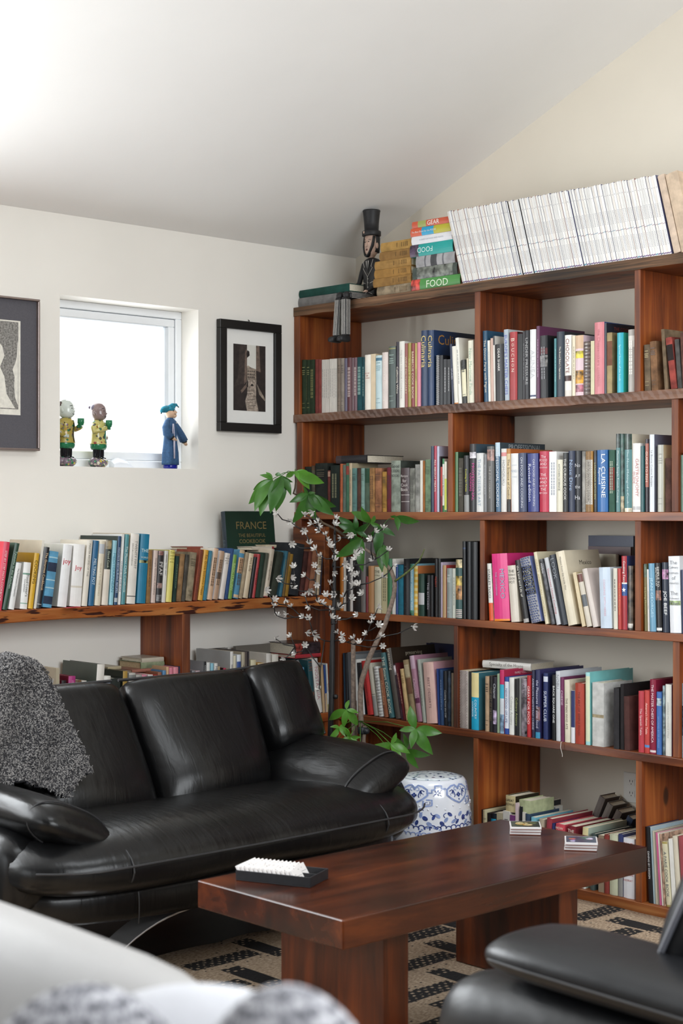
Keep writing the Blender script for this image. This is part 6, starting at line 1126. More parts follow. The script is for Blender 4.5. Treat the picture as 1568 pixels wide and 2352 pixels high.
# ================================================================ foreground chair and sofa
ch = empty('armchair', (3.92, -2.44, -0.012), 'black leather armchair with padded arm across the coffee table', 'armchair')
ch.rotation_euler = (0, 0, 0)
def cp(px, py, y): return on_y(px, py, y)
def cl(p): return (p[0]-3.92, p[1]+2.44, p[2]+0.012)
mb = MB(); rings = []
for x, k, zc, hw in [(3.415, 0.15, 0.607, 0.07), (3.425, 0.5, 0.607, 0.10), (3.46, 0.85, 0.61, 0.125), (3.56, 1.0, 0.613, 0.135), (3.8, 1.0, 0.608, 0.135), (4.1, 0.95, 0.60, 0.13), (4.4, 0.9, 0.6, 0.125)]:
    rings.append(se_ring(cl((x, -2.80, zc)), (0, 1, 0), (0, 0, 1), hw, 0.052*k, 2.6, 24))
mb.loft(rings); mb.build('arm_pad', LEA2, ch, True, sub=1)
mb = MB(); pth = [cl((x, -2.80-hw+0.001, zc)) for x, zc, hw in [(3.46, 0.607, 0.125), (3.56, 0.607, 0.135), (3.8, 0.602, 0.135), (4.1, 0.594, 0.13), (4.38, 0.594, 0.126)]]; mb.tube(pth, 0.0035, 6); mb.build('arm_seam', STITCH, ch)
mb = MB(); rings = []
for x, k in [(3.262, 0.3), (3.275, 0.65), (3.33, 0.9), (3.43, 1.0), (3.9, 1.0), (4.4, 1.0)]:
    rings.append(se_ring(cl((x, -2.81, 0.345+0.03*(1-k))), (0, 1, 0), (0, 0, 1), 0.115*k, 0.215*k, 3.2, 22))
mb.loft(rings); mb.build('arm_side', LEA2, ch, True, sub=1)
mb = MB(); mb.tube([cl((3.46, -2.81+0.118*math.cos(a), 0.345+0.218*math.sin(a))) for a in [PI*0.75+i*PI/18 for i in range(9)]], 0.003, 6); mb.build('side_seam', STITCH, ch)
mb = MB(); rings = []
for s, k in [(-2.66, 0.4), (-2.63, 0.8), (-2.5, 1.0), (-2.3, 1.05), (-2.1, 1.0), (-1.98, 0.8), (-1.95, 0.4)]:
    rings.append(se_ring(cl((3.66, s, 0.435)), (1, 0, 0), (0, 0, 1), 0.32*(0.85+0.15*k), 0.075*k, 3.2, 24))
mb.loft(rings); mb.build('seat_cushion', LEA2, ch, True, sub=1)
mb = MB(); mb.loft([se_ring(cl((3.85, s, 0.23)), (1, 0, 0), (0, 0, 1), 0.42, 0.13, 5, 16) for s in (-2.9, -2.85, -1.9, -1.85)]); mb.build('base', LEA2, ch, True, sub=1)
mb = MB(); rings = []
for x, k, zc, hw in [(3.45, 0.4, 0.58, 0.10), (3.52, 0.9, 0.585, 0.125), (3.8, 1.0, 0.58, 0.13), (4.4, 0.9, 0.57, 0.12)]:
    rings.append(se_ring(cl((x, -1.84, zc-0.1)), (0, 1, 0), (0, 0, 1), hw, 0.14*k, 2.8, 20))
mb.loft(rings); mb.build('arm_pad', LEA2, ch, True, sub=1)
mb = MB(); rings = []
tz, bz = Vector((3.955, 0, 0.98)), Vector((3.725, 0, 0.50)); upv = (tz-bz).normalized(); nv = Vector((-upv.z, 0, upv.x))
for s, th, lo, hi in [(-2.775, 0.02, 0.22, 1.0), (-2.75, 0.07, 0.20, 1.0), (-2.6, 0.10, 0.05, 1.0), (-2.3, 0.11, 0.0, 1.0), (-2.05, 0.10, 0.05, 1.0), (-1.92, 0.02, 0.28, 1.0)]:
    c = bz+upv*((tz-bz).length*(lo+hi)/2)+Vector((0, s, 0)); rings.append(se_ring(cl(c), upv, nv, (tz-bz).length*(hi-lo)/2, th, 3.0, 22))
mb.loft(rings); bk = mb.build('back_cushion', LEA2, ch, True, sub=1)
mb = MB(); mb.tube([cl(bz+upv*((tz-bz).length*f)+Vector((0, -2.775, 0))+nv*0.02) for f in (1.0, 0.8, 0.55, 0.382, 0.30)]+[cl(bz+upv*((tz-bz).length*0.21)+Vector((0, -2.72, 0))+nv*0.06)], 0.0065, 8); mb.build('piping', mat('66676e', 0.4), bk)
for x, s in ((3.55, -2.8), (3.55, -1.9), (4.2, -2.8), (4.2, -1.9)):
    mb = MB(); mb.box(x-3.92-0.025, x-3.92+0.025, s+2.44-0.025, s+2.44+0.025, 0.016, 0.13); mb.build('leg', CHROME, ch)
# pale sofa nearest the camera, seen over its back
WL = leather('white_leather', '9c9a99', 0.5, 0.06)
wsf = empty('white_sofa', (3.1, -4.35, -0.012), 'white leather sofa in the near corner, its back towards the room', 'sofa')
def wl(p): return (p[0]-3.1, p[1]+4.35, p[2]+0.012)
mb = MB(); rings = []
for x, k in [(1.72, 0.4), (1.75, 0.8), (1.9, 1.0), (2.9, 1.0), (3.75, 1.0), (3.92, 0.92), (3.98, 0.7), (4.0, 0.35)]:
    rings.append(se_ring(wl((x, -4.08, 0.50)), (0, 1, 0), (0, 0, 1), 0.12*k, 0.42*(0.8+0.2*k), 3.0, 24))
mb.loft(rings); mb.build('backrest', WL, wsf, True, sub=1)
mb = MB(); mb.loft([se_ring(wl((x, -4.68, 0.26)), (0, 1, 0), (0, 0, 1), 0.40*k, 0.17*k, 4, 20) for x, k in [(1.76, 0.7), (1.8, 1.0), (3.0, 1.0), (4.75, 1.0), (4.8, 0.8)]]); mb.build('seat', WL, wsf, True, sub=1)
for x in (1.9, 4.6):
    for s in (-4.95, -4.4):
        mb = MB(); mb.box(x-3.1-0.03, x-3.1+0.03, s+4.35-0.03, s+4.35+0.03, 0.016, 0.12); mb.build('leg', CHROME, wsf)
# cushions propped on it
hm, nt, bs_ = base_mat('heathered_grey_cushion'); v = coords(nt, (190, 190, 34), False); n_ = noise(nt, v, 1.0, 3, 0.6); v2 = coords(nt, (1, 1, 1), False); wv = nt.add('ShaderNodeTexWave'); wv.bands_direction = 'Z'; wv.inputs['Scale'].default_value = 26; wv.inputs['Distortion'].default_value = 1.5; nt.link(v2, wv.inputs['Vector'])
ml = nt.add('ShaderNodeMath', operation='MULTIPLY_ADD'); nt.link(wv.outputs['Fac'], ml.inputs[0]); ml.inputs[1].default_value = 0.12; nt.link(n_, ml.inputs[2])
nt.link(ramp(nt, ml.outputs[0], [(0.40, '4a4a50'), (0.54, '85858b'), (0.70, 'c2c1c5')]), bs_.inputs['Base Color']); bs_.inputs['Roughness'].default_value = 0.9
def pillow(name, pc, hw, hh, hd, m, label, cat, yaw=0.75, lean=0.25, group=None):
    mb = MB(); n = 14; gridd = []
    for side in (1, -1):
        for i in range(n+1):
            for j in range(n+1):
                u, v_ = 2*i/n-1, 2*j/n-1
                e = (max(0, 1-abs(u)**2.6)*max(0, 1-abs(v_)**2.6))**0.5
                pin = 1-0.07*(1-abs(u))*0-0.05*(abs(u*v_))
                mb.v.append((hw*u*math.sqrt(1-0.42*v_*v_), side*hd*e, hh*v_*math.sqrt(1-0.42*u*u)))
    N1 = (n+1)**2
    for sidx in (0, 1):
        for i in range(n):
            for j in range(n):
                a = sidx*N1+i*(n+1)+j; mb.face((a, a+n+1, a+n+2, a+1))
    o = mb.build(name, m, smooth=True, sub=1)
    bm = bmesh.new(); bm.from_mesh(o.data); bmesh.ops.remove_doubles(bm, verts=bm.verts, dist=0.0005); bmesh.ops.recalc_face_normals(bm, faces=bm.faces); bm.to_mesh(o.data); bm.free()
    o.matrix_world = Matrix.Translation(pc) @ Matrix.Rotation(yaw, 4, 'Z') @ Matrix.Rotation(lean, 4, 'X'); tag(o, label, cat, group); return o
WHC = mat('c9c9cd', 0.85, var=0.03, bmp=0.2, bs=500)
def yawto(p): return math.atan2(CAM.y-p.y, CAM.x-p.x)+PI/2
def prop(px, py, dep, hw, hh, hd, m, nm, lab, lean=-0.18, dyaw=0.0):
    top = at_depth(px, py, dep); c = top-Vector((0, 0, hh)); return pillow(nm, c, hw, hh, hd, m, lab, 'cushion', yawto(top)+dyaw, lean)
prop(440, 2212, 1.74, 0.20, 0.268, 0.05, WHC, 'cushion', 'plain white cushion propped on the white sofa', 0.1)
prop(190, 2206, 1.54, 0.120, 0.272, 0.045, hm, 'cushion', 'heathered grey cushion on the white sofa, further from the coffee table', 0.1)
prop(655, 2204, 1.40, 0.096, 0.262, 0.045, hm, 'cushion', 'heathered grey cushion on the white sofa, nearer the coffee table', 0.1)
# ================================================================ potted tree with hand shaped leaves
LF = []
for hx in ('3c6a2a', '2f5a26', '4a7c2e', '5a9034'):
    m, nt, bs_ = base_mat('leaf_green'); v = coords(nt, (1, 1, 1)); n_ = noise(nt, v, 30, 3)
    c = hexc(hx); nt.link(ramp(nt, n_, [(0.3, tuple(x*0.8 for x in c[:3])+(1,)), (0.7, tuple(x*1.15 for x in c[:3])+(1,))]), bs_.inputs['Base Color'])
    bs_.inputs['Roughness'].default_value = 0.32; tl = nt.add('ShaderNodeBsdfTranslucent'); tl.inputs[0].default_value = tuple(min(1, x*1.6) for x in c[:3])+(1,)
    mx = nt.add('ShaderNodeMixShader'); mx.inputs[0].default_value = 0.28; nt.link(bs_.outputs[0], mx.inputs[1]); nt.link(tl.outputs[0], mx.inputs[2]); nt.link(mx.outputs[0], nt.n['Material Output'].inputs[0]); LF.append(m)
BARK = mat('7c6c60', 0.8, var=0.25, vs=90, bmp=0.4, bs=180); TWIG = mat('5a4a3c', 0.8, var=0.2); GSTEM = mat('56602c', 0.6, var=0.3, vs=120)
PX, PY = 0.765, -0.59
pl = empty('potted_tree', (PX, PY, -0.012), 'tall potted tree with hand shaped green leaves in the corner', 'plant')
def lp(p): return (p[0]-PX, p[1]-PY, p[2]+0.012)
mb = MB(); mb.lathe([(0.10, 0.0), (0.115, 0.02), (0.145, 0.26), (0.155, 0.27), (0.155, 0.30), (0.138, 0.30), (0.134, 0.26), (0.01, 0.255)], 32); mb.build('pot', mat('3c3a38', 0.5), pl, True)
mb = MB(); mb.lathe([(0.133, 0.262), (0.08, 0.268), (0.002, 0.27)], 24); mb.build('soil', mat('2a1f18', 0.95, var=0.4, vs=100), pl)
def z8(zx, zy, dep): return at_depth(560+zx/3.136, 1050+zy/3.136, dep)
base = Vector((PX-0.02, PY-0.03, 0.25))
A_ = [base+Vector((0.03, 0, 0)), base.lerp(z8(845, 1950, 6.72), 0.6)]+[z8(x, y, 6.72+0.14*min(1, max(0, (1500-y)/800))) for x, y in [(845, 1950), (840, 1820), (838, 1690), (850, 1600), (900, 1450), (960, 1320), (1010, 1220), (1050, 1100), (1078, 1000), (1087, 930), (1082, 880), (1060, 820), (1020, 770), (960, 720), (870, 660), (835, 635)]]
mb = MB(); mb.tube([lp(p) for p in A_], [0.0115]*7+[0.0105]*3+[0.0095]*4+[0.008, 0.007, 0.006, 0.005], 10); mb.build('trunk', BARK, pl, True)
B_ = [base+Vector((-0.02, 0, 0)), z8(795, 2050, 6.76)]+[z8(x, y, 6.76) for x, y in [(792, 1950), (789, 1750), (787, 1560), (787, 1320)]]
mb = MB(); mb.tube([lp(p) for p in B_], [0.0105]*5+[0.0095], 10); mb.build('trunk', BARK, pl, True)
B_ = [base+Vector((-0.01, 0.01, 0)), z8(806, 2050, 6.79)]+[z8(x, y, 6.79) for x, y in [(804, 1900), (800, 1755)]]
mb = MB(); mb.tube([lp(p) for p in B_], 0.007, 8); mb.build('trunk', BARK, pl, True)
mb = MB(); mb.tube([lp(base), lp(z8(865, 2130, 6.70)), lp(z8(862, 2030, 6.70)), lp(z8(870, 1935, 6.70))], 0.009, 8); mb.build('cut_stem', BARK, pl, True)
mb = MB(); q = z8(850, 1968, 6.70); mb.lathe([(0.017, -0.014), (0.019, -0.01), (0.019, 0.01), (0.017, 0.014)], 14, c=lp(q)); q2 = z8(880, 1972, 6.69); mb.ball(lp(q2), 0.016, 10, 6, sc=(1, 1, 0.9)); mb.build('black_tie', mat('22262a', 0.5), pl, True)
mb = MB(); mb.tube([lp(z8(x, y, 6.815)) for x, y in [(1085, 895), (1150, 850), (1210, 800), (1260, 750), (1285, 700), (1300, 662)]], [0.005, 0.005, 0.0045, 0.004, 0.003, 0.002], 8); mb.build('green_branch', GSTEM, pl, True)
def c6(x, y): return (560+x/6.533, 1060+y/6.533)
def c7(x, y): return (760+x/6.533, 1160+y/6.533)
def cL(x, y): return (660+x/7.84, 1560+y/7.84)
def cD(x, y): return (640+x/3.409, 1440+y/3.409)
mb = MB(); mb.tube([lp(at_depth(*c7(400, 600), 6.86)), lp(at_depth(*c6(1370, 1010), 6.86)), lp(at_depth(*c6(1180, 920), 6.85)), lp(at_depth(*c6(935, 660), 6.84)), lp(at_depth(*c6(800, 500), 6.83)), lp(at_depth(*c6(742, 480), 6.82)), lp(at_depth(*c6(765, 400), 6.81)), lp(at_depth(*c6(775, 300), 6.80)), lp(at_depth(*c6(765, 160), 6.80))], [0.006, 0.006, 0.005, 0.005, 0.004, 0.004, 0.0035, 0.003, 0.002], 8); mb.build('branch', TWIG, pl, True)
rl = random.Random(8)
def leaf(pc, dep, tips, mi, fr, stem=None, wr=0.36):
    """one hand shaped leaf: leaflets from a common centre"""
    c = at_depth(pc[0], pc[1], dep); mb = MB()
    for tx, ty in tips:
        dd = dep+rl.uniform(-0.05, 0.05)
        t = at_depth(tx, ty, dd); ax = t-c; L = ax.length
        view = (CAM-c).normalized(); side = ax.cross(view).normalized(); nrm = side.cross(ax).normalized()
        side = (side*math.cos(0.5*rl.uniform(-1, 1))+nrm*math.sin(rl.uniform(-0.7, 0.7))).normalized()
        nrm = side.cross(ax).normalized(); N = 7; rows = []
        for i in range(N+1):
            f = i/N; w = L*wr*0.5*(math.sin(PI*min(1, f**0.8*1.0))**0.9)*(1.0 if f < 1 else 0); w = max(w, 0.0004)
            q = c+ax*f+nrm*(0.10*L*math.sin(PI*f))
            rows.append(mb.pts([lp(q-side*w+nrm*w*0.25), lp(q), lp(q+side*w+nrm*w*0.25)]))
        for a, b_ in zip(rows, rows[1:]):
            mb.face((a[0], a[1], b_[1], b_[0])); mb.face((a[1], a[2], b_[2], b_[1]))
    if stem: 
        s = stem; mb.tube([lp(s), lp(s.lerp(c, 0.5)+Vector((0, 0, 0.012))), lp(c)], 0.0016, 5)
    return mb.build('leaf', LF[mi], pl, True)
b1 = at_depth(*c6(765, 160), 6.80)
leaf(c6(430, 262), 6.76, [c6(*t) for t in [(235, 203), (330, 160), (140, 425), (70, 640), (160, 750), (245, 820), (290, 720)]], 2, 0, b1)
leaf(c6(560, 215), 6.74, [c6(*t) for t in [(385, 510), (395, 780), (480, 750), (705, 510), (735, 310), (470, 190)]], 0, 0, b1)
leaf(c6(770, 150), 6.77, [c6(*t) for t in [(1015, 215), (1205, 325), (985, 420), (820, 280), (630, 235)]], 3, 0, b1)
b2 = at_depth(*c6(800, 500), 6.83)
leaf(c6(960, 485), 6.80, [c6(*t) for t in [(680, 615), (715, 935), (1085, 900), (1190, 725), (1355, 810), (1385, 680), (890, 370), (1010, 640), (1075, 470)]], 0, 0, b2)
b3 = at_depth(*c7(400, 600), 6.86)
leaf(c7(370, 390), 6.82, [c7(*t) for t in [(95, 170), (80, 285), (355, 150), (560, 262), (560, 500), (260, 620), (170, 420)]], 1, 0, b3)
leaf(c7(470, 510), 6.81, [c7(*t) for t in [(55, 785), (480, 1005), (250, 470)]], 0, 0, b3)
leaf(c7(590, 270), 6.86, [c7(*t) for t in [(450, 20), (300, 100), (660, 160), (760, 340)]], 2, 0, b3)
leaf(c7(745, 340), 6.84, [c7(*t) for t in [(965, 465), (680, 760), (590, 480), (640, 330)]], 1, 0, b3)
leaf(c7(780, 590), 6.83, [c7(*t) for t in [(770, 1010), (850, 830), (840, 950)]], 0, 0, at_depth(*c7(745, 340), 6.84))
leaf(c7(970, 170), 6.86, [c7(*t) for t in [(1005, 390), (1325, 248), (885, 168), (1040, 320)]], 0, 0, at_depth(*c7(745, 340), 6.84))
b4 = z8(838, 1900, 6.71)
leaf(cL(1065, 550), 6.47, [cL(*t) for t in [(1110, 375), (745, 735), (1010, 880), (1265, 830), (1280, 610)]], 3, 0, at_depth(*cL(1150, 960), 6.7))
leaf(cL(935, 865), 6.46, [cL(*t) for t in [(765, 860), (715, 1110), (1045, 1040), (1140, 1030), (1010, 820)]], 3, 0, b4)
leaf(cL(1125, 1040), 6.45, [cL(*t) for t in [(930, 1140), (1325, 1040), (1070, 1375), (1310, 1350), (1050, 880), (1230, 1330)]], 3, 0, b4)
leaf(cL(795, 1200), 6.46, [cL(*t) for t in [(585, 1210), (690, 1275), (1020, 1235), (920, 1325), (875, 1100), (950, 1150)]], 2, 0, b4)
leaf(cL(1310, 1195), 6.5, [cL(1580, 1255)], 3, 0, b4, 0.30)
leaf(cD(875, 915), 6.46, [cD(*t) for t in [(750, 920), (920, 828), (1028, 990), (955, 1095), (795, 1035)]], 3, 0, b4)
leaf(cD(1070, 800), 6.50, [cD(*t) for t in [(1028, 615), (942, 812), (1278, 832), (1207, 1002), (1035, 955)]], 2, 0, b4, 0.40)
leaf(cD(1000, 960), 6.52, [cD(*t) for t in [(1185, 1005), (1095, 1110), (975, 835), (900, 850)]], 2, 0, b4)
leaf(cD(900, 1000), 6.45, [cD(*t) for t in [(880, 1095), (840, 1080), (945, 1100)]], 3, 0, b4)
# ================================================================ flowering light tree
TX_, TY_ = 0.715, -0.80
lt = empty('light_tree', (TX_, TY_, -0.012), 'black twig light tree with clear plastic blossoms before the corner', 'lamp')
def lq(p): return (p[0]-TX_, p[1]-TY_, p[2]+0.012)
BT = mat('1b1a1b', 0.5, var=0.1)
DP = 6.62
def zf(zx, zy, dep): return at_depth(560+zx/3.136, 1050+zy/3.136, dep)
foot = Vector((TX_, TY_, 0.0)); pole = [foot, Vector((TX_, TY_, 0.3))]+[zf(x, y, DP) for x, y in [(622, 2000), (630, 1750), (634, 1500), (638, 1320), (645, 1180), (650, 1000), (652, 800), (653, 640), (655, 530)]]
mb = MB(); mb.tube([lq(p) for p in pole], [0.012, 0.012, 0.012, 0.012, 0.012, 0.011, 0.009, 0.008, 0.007, 0.006, 0.005], 10); mb.build('pole', BT, lt, True)
mb = MB(); mb.lathe([(0.085, 0), (0.085, 0.012), (0.03, 0.02), (0.015, 0.04)], 28); mb.build('base', BT, lt)
mb = MB(); k0 = zf(660, 1725, DP-0.01); mb.ball(lq(k0), 0.011, 10, 6); mb.tube([lq(zf(630, 1720, DP)), lq(k0)], 0.004, 6); mb.build('knob', BT, lt, True)
FL = [(240,405),(345,625),(335,465),(440,420),(500,395),(435,530),(470,620),(515,665),(555,712),(490,480),(535,470),(540,500),(545,525),(590,560),(600,600),(620,640),(655,690),(650,740),(660,440),(655,485),(700,580),(770,560),(795,560),(945,535),(1005,515),(915,590),(840,660),(800,700),(805,730),(730,770),(775,800),(360,790),(345,870),(240,875),(440,855),(510,780),(520,820),(525,920),(475,965),(440,1000),(220,1025),(215,1075),(300,1025),(340,1080),(240,1145),(310,1130),(425,1150),(465,1160),(470,1075),(530,1035),(560,1055),(620,1100),(590,995),(650,990),(645,830),(620,910),(720,1005),(775,1020),(790,840),(820,850),(740,885),(825,920),(850,985),(790,920),(995,865),(965,1085),(930,740),(685,1080),(630,1155),(670,1170),(815,1135),(675,1265),(715,1300),(715,1330),(700,1285),(910,1200),(970,1210),(930,1150),(880,1275),(985,1295),(830,1335),(790,1310),(1000,1360),(1215,1220),(1040,670),(1075,780),(450,1265),(495,1260),(510,1290),(440,1355),(225,1305),(335,1290),(370,1410),(290,1455),(540,1680),(160,960),(350,940)]
rf = random.Random(21)
nodes = [(zf(638+0.01*i, 1330-60*i, DP) if i < 12 else zf(655, 560, DP), None) for i in range(13)]
pts3 = []
for x, y in FL:
    r = abs(x-648)/3.136*DP/F
    pts3.append(zf(x, y, DP+rf.uniform(-0.6, 0.05)*min(0.3, 0.06+r)))
order = sorted(range(len(pts3)), key=lambda i: abs(FL[i][0]-648)+0.25*abs(1000-FL[i][1]))
brs = []
for i in order:
    p = pts3[i]
    if (FL[i][0], FL[i][1]) in ((370, 1410), (290, 1455), (540, 1680)): best = min((q for q, _ in nodes), key=lambda q: (q-p).length+0.0)
    else: best = min((q for q, _ in nodes), key=lambda q: (q-p).length+max(0, q.z-p.z+0.01)*2.2)
    mid = best.lerp(p, 0.5)+Vector((rf.uniform(-.01, .01), rf.uniform(-.01, .01), -0.008))
    brs.append((best, mid, p)); nodes.append((mid, None)); nodes.append((p, None))
# branches are gathered into boughs, each one part
bough = {}
for i_, (a, m_, p) in enumerate(brs):
    bough[i_] = [(a, m_, p)]; continue
    px_ = (p-CAM).dot(RT)/(p-CAM).dot(FW)*F+CX; k = (int((px_-560)//70), int(p.z*4)); bough.setdefault(k, []).append((a, m_, p))
for k, L_ in bough.items():
    mb = MB()
    for a, m_, p in L_:
        r0 = 0.0034 if (a-pole[8]).length < 0.25 else 0.0024
        mb.tube([lq(a), lq(m_), lq(p)], [r0, 0.0024, 0.0018], 6)
    mb.build('twig', BT, lt, True)
pm_, nt, bs_ = base_mat('clear_plastic_petal'); bs_.inputs['Base Color'].default_value = hexc('d4d0ca'); bs_.inputs['Roughness'].default_value = 0.15; bs_.inputs['Transmission Weight'].default_value = 0.35; bs_.inputs['IOR'].default_value = 1.45; bs_.inputs['Specular IOR Level'].default_value = 0.8
mb = MB()
for k in range(6):
    a = k*PI/3; c, s = math.cos(a), math.sin(a); R_ = 0.016
    def pp(r, w, z): return (r*c-w*s, r*s+w*c, z)
    mb.loft([[pp(0.001, -0.001, 0), pp(0.001, 0.001, 0), pp(0.001, 0.001, 0.001), pp(0.001, -0.001, 0.001)], [pp(R_*.5, -0.0042, .004), pp(R_*.5, 0.0042, .004), pp(R_*.5, 0.0036, .0056), pp(R_*.5, -0.0036, .0056)], [pp(R_*.8, -0.0042, .0095), pp(R_*.8, 0.0042, .0095), pp(R_*.8, 0.0036, .011), pp(R_*.8, -0.0036, .011)], [pp(R_, -0.0008, .014), pp(R_, 0.0008, .014), pp(R_, 0.0006, .0145), pp(R_, -0.0006, .0145)]])
mb.ball((0, 0, 0.004), 0.0026, 8, 5); mb.tube([(0, 0, -0.006), (0, 0, 0.003)], 0.0022, 6, 0)
f0 = None
for i, p in enumerate(pts3):
    if f0 is None: f0 = mb.build('blossom', pm_, lt, False); o = f0
    else: o = f0.copy(); COL.objects.link(o)
    d = (CAM-p).normalized()*rf.uniform(0.2, 1.0)+Vector((rf.uniform(-.8, .8), rf.uniform(-.8, .8), rf.uniform(-.3, .9)))
    o.parent = lt; q = d.to_track_quat('Z', 'Y').to_matrix().to_4x4(); o.matrix_local = Matrix.Translation(lq(p)) @ q @ Matrix.Scale(rf.uniform(0.85, 1.15), 4)
# ================================================================ jointed wooden man on the bookcase
PB = mat('1d1d1f', 0.55, var=0.2, vs=60); PW = mat('c9c6c0', 0.6); SKN = mat('c2a594', 0.55, var=0.12, vs=40)
hip = on_y(750+712/6.919, 460+1490/6.919, -0.26); hx = hip.x
pu = empty('wooden_man_puppet', (hx, -0.26, Z1), 'jointed wooden man in black top hat sitting on the bookcase edge', 'puppet')
K = 1.0
# torso
mb = MB(); rings = []
for z, w, d, y in [(0.018, 0.040, 0.022, 0.0), (0.05, 0.041, 0.023, 0.0), (0.10, 0.044, 0.025, 0.002), (0.15, 0.050, 0.026, 0.003), (0.185, 0.050, 0.025, 0.003), (0.200, 0.036, 0.021, 0.003), (0.207, 0.017, 0.015, 0.002)]:
    rings.append(se_ring((0, y, z), (1, 0, 0), (0, 1, 0), w, d, 3, 20))
mb.loft(rings); mb.build('torso', PB, pu, True)
mb = MB()    # painted lines of coat and shirt
def tline(P, r=0.0011): mb.tube([(x, -0.0262+abs(x)*0.08, z) for x, z in P], r, 5)
mb2 = mb
tline([(0.034, 0.196), (0.022, 0.165), (0.030, 0.158), (0.0, 0.118), (-0.030, 0.158), (-0.022, 0.165), (-0.034, 0.196)]); tline([(0.0, 0.118), (0.0, 0.05), (0.030, 0.036)]); tline([(0.0, 0.05), (-0.030, 0.036)]); tline([(0.014, 0.088), (0.034, 0.094)]); tline([(-0.014, 0.088), (-0.034, 0.094)])
for z in (0.108, 0.09, 0.07): mb.ball((0.004, -0.0265, z), 0.0022, 6, 4)
for x in (-0.03, -0.02, -0.01, 0.0, 0.01, 0.02, 0.03): tline([(x, 0.02), (x, 0.034)], 0.0009)
mb.ngon([(0.010, -0.0272, 0.192), (0.0, -0.0272, 0.130), (-0.010, -0.0272, 0.192)]); mb.build('painted_trim', PW, pu)
mb = MB(); mb.ngon([(0.0042, -0.0278, 0.195), (0.0035, -0.0278, 0.140), (0, -0.0278, 0.133), (-0.0035, -0.0278, 0.140), (-0.0042, -0.0278, 0.195)]); mb.build('necktie', PB, pu)
# head with face
mb = MB(); rings = []
for z, w, d, y in [(0.200, 0.012, 0.012, 0.004), (0.212, 0.014, 0.014, 0.0), (0.218, 0.020, 0.021, -0.004), (0.228, 0.026, 0.027, -0.003), (0.245, 0.030, 0.030, -0.001), (0.265, 0.0315, 0.0315, 0.001), (0.285, 0.0315, 0.032, 0.002), (0.305, 0.0305, 0.031, 0.002), (0.312, 0.024, 0.025, 0.002)]:
    rings.append(se_ring((0, y, z), (1, 0, 0), (0, 1, 0), w, d, 2.4, 20))
mb.loft(rings)
mb.loft([[(-0.004, -0.029, 0.284), (0.004, -0.029, 0.284), (0.0, -0.031, 0.284)], [(-0.006, -0.029, 0.262), (0.006, -0.029, 0.262), (0.0, -0.041, 0.258)], [(-0.005, -0.028, 0.254), (0.005, -0.028, 0.254), (0.0, -0.036, 0.253)]])
hd = mb.build('head', SKN, pu, True)
for s in (-1, 1):
    mb = MB(); mb.ball((s*0.033, 0.004, 0.262), 0.011, 10, 8, sc=(0.35, 0.75, 1.25)); mb.build('ear', SKN, hd, True)
mb = MB()
for s in (-1, 1):
    mb.tube([(s*(0.012+0.009*math.cos(a)), -0.0315+abs(0.009*math.cos(a))*0.3+0.002, 0.284+0.006*math.sin(a)) for a in [i*PI/8 for i in range(9)]], 0.0010, 5); mb.ball((s*0.012, -0.0305, 0.279), 0.0028, 8, 5, sc=(1.5, 0.5, 0.9))
mb.build('painted_eyes', PB, hd)
mb = MB(); mb.ball((0, -0.0305, 0.243), 0.006, 10, 6, sc=(1.0, 0.5, 0.8)); mb.build('mouth', mat('5a2c2a', 0.5), hd, True)
mb = MB(); rings = []   # hair, side whiskers and chin beard round the face
for a in [i*PI/12 for i in range(13)]:
    c, s = math.cos(a), math.sin(a); zc = 0.305-0.093*s if True else 0
    x = 0.0305*c*(0.9 if s > 0.7 else 1); y = -0.012-0.016*s; rr = 0.0075+0.004*s
    rings.append(se_ring((x, y, zc), (c, 0, -s), (0, 1, 0), rr*0.45, rr*1.0, 2.2, 10))
mb.loft(rings); mb.build('beard', PB, hd, True)
mb = MB(); mb.lathe([(0.0315, 0.232), (0.034, 0.25), (0.0345, 0.30), (0.031, 0.314)], 20, c=(0, 0.010, 0), sy=0.9); mb.build('hair', PB, hd, True)
mb = MB(); mb.lathe([(0.042, 0.308), (0.044, 0.310), (0.044, 0.328), (0.042, 0.331), (0.033, 0.333), (0.0345, 0.37), (0.0395, 0.418), (0.0415, 0.424), (0.0395, 0.428), (0.002, 0.426)], 28); ht = mb.build('top_hat', PB, pu, True)
mb = MB(); mb.box(-0.009, -0.001, -0.0452, -0.0438, 0.317, 0.327); mb.build('bare_wood_chip', SKN, ht)
# arms to the knees / behind
for s in (-1, 1):
    mb = MB(); sh = Vector((s*0.050, 0.003, 0.185)); el = Vector((s*0.060, 0.02 if s > 0 else -0.02, 0.095)); wr = Vector((s*0.052, -0.075, 0.045))
    mb.tube([sh, sh.lerp(el, 0.5), el, el.lerp(wr, 0.5), wr], [0.012, 0.0125, 0.011, 0.0105, 0.009], 10); mb.build('arm', PB, pu, True)
    mb = MB(); mb.ball(wr+Vector((0, -0.010, -0.004)), 0.009, 10, 6, sc=(0.7, 1.3, 0.7))
    for k in range(4): mb.tube([wr+Vector((s*(-0.005+0.0034*k), -0.016, -0.004)), wr+Vector((s*(-0.005+0.0034*k), -0.027+0.001*abs(k-1.5), -0.009))], 0.0017, 5)
    mb.tube([wr+Vector((-s*0.006, -0.008, -0.003)), wr+Vector((-s*0.011, -0.016, -0.008))], 0.002, 5); mb.build('hand', SKN, pu, True)
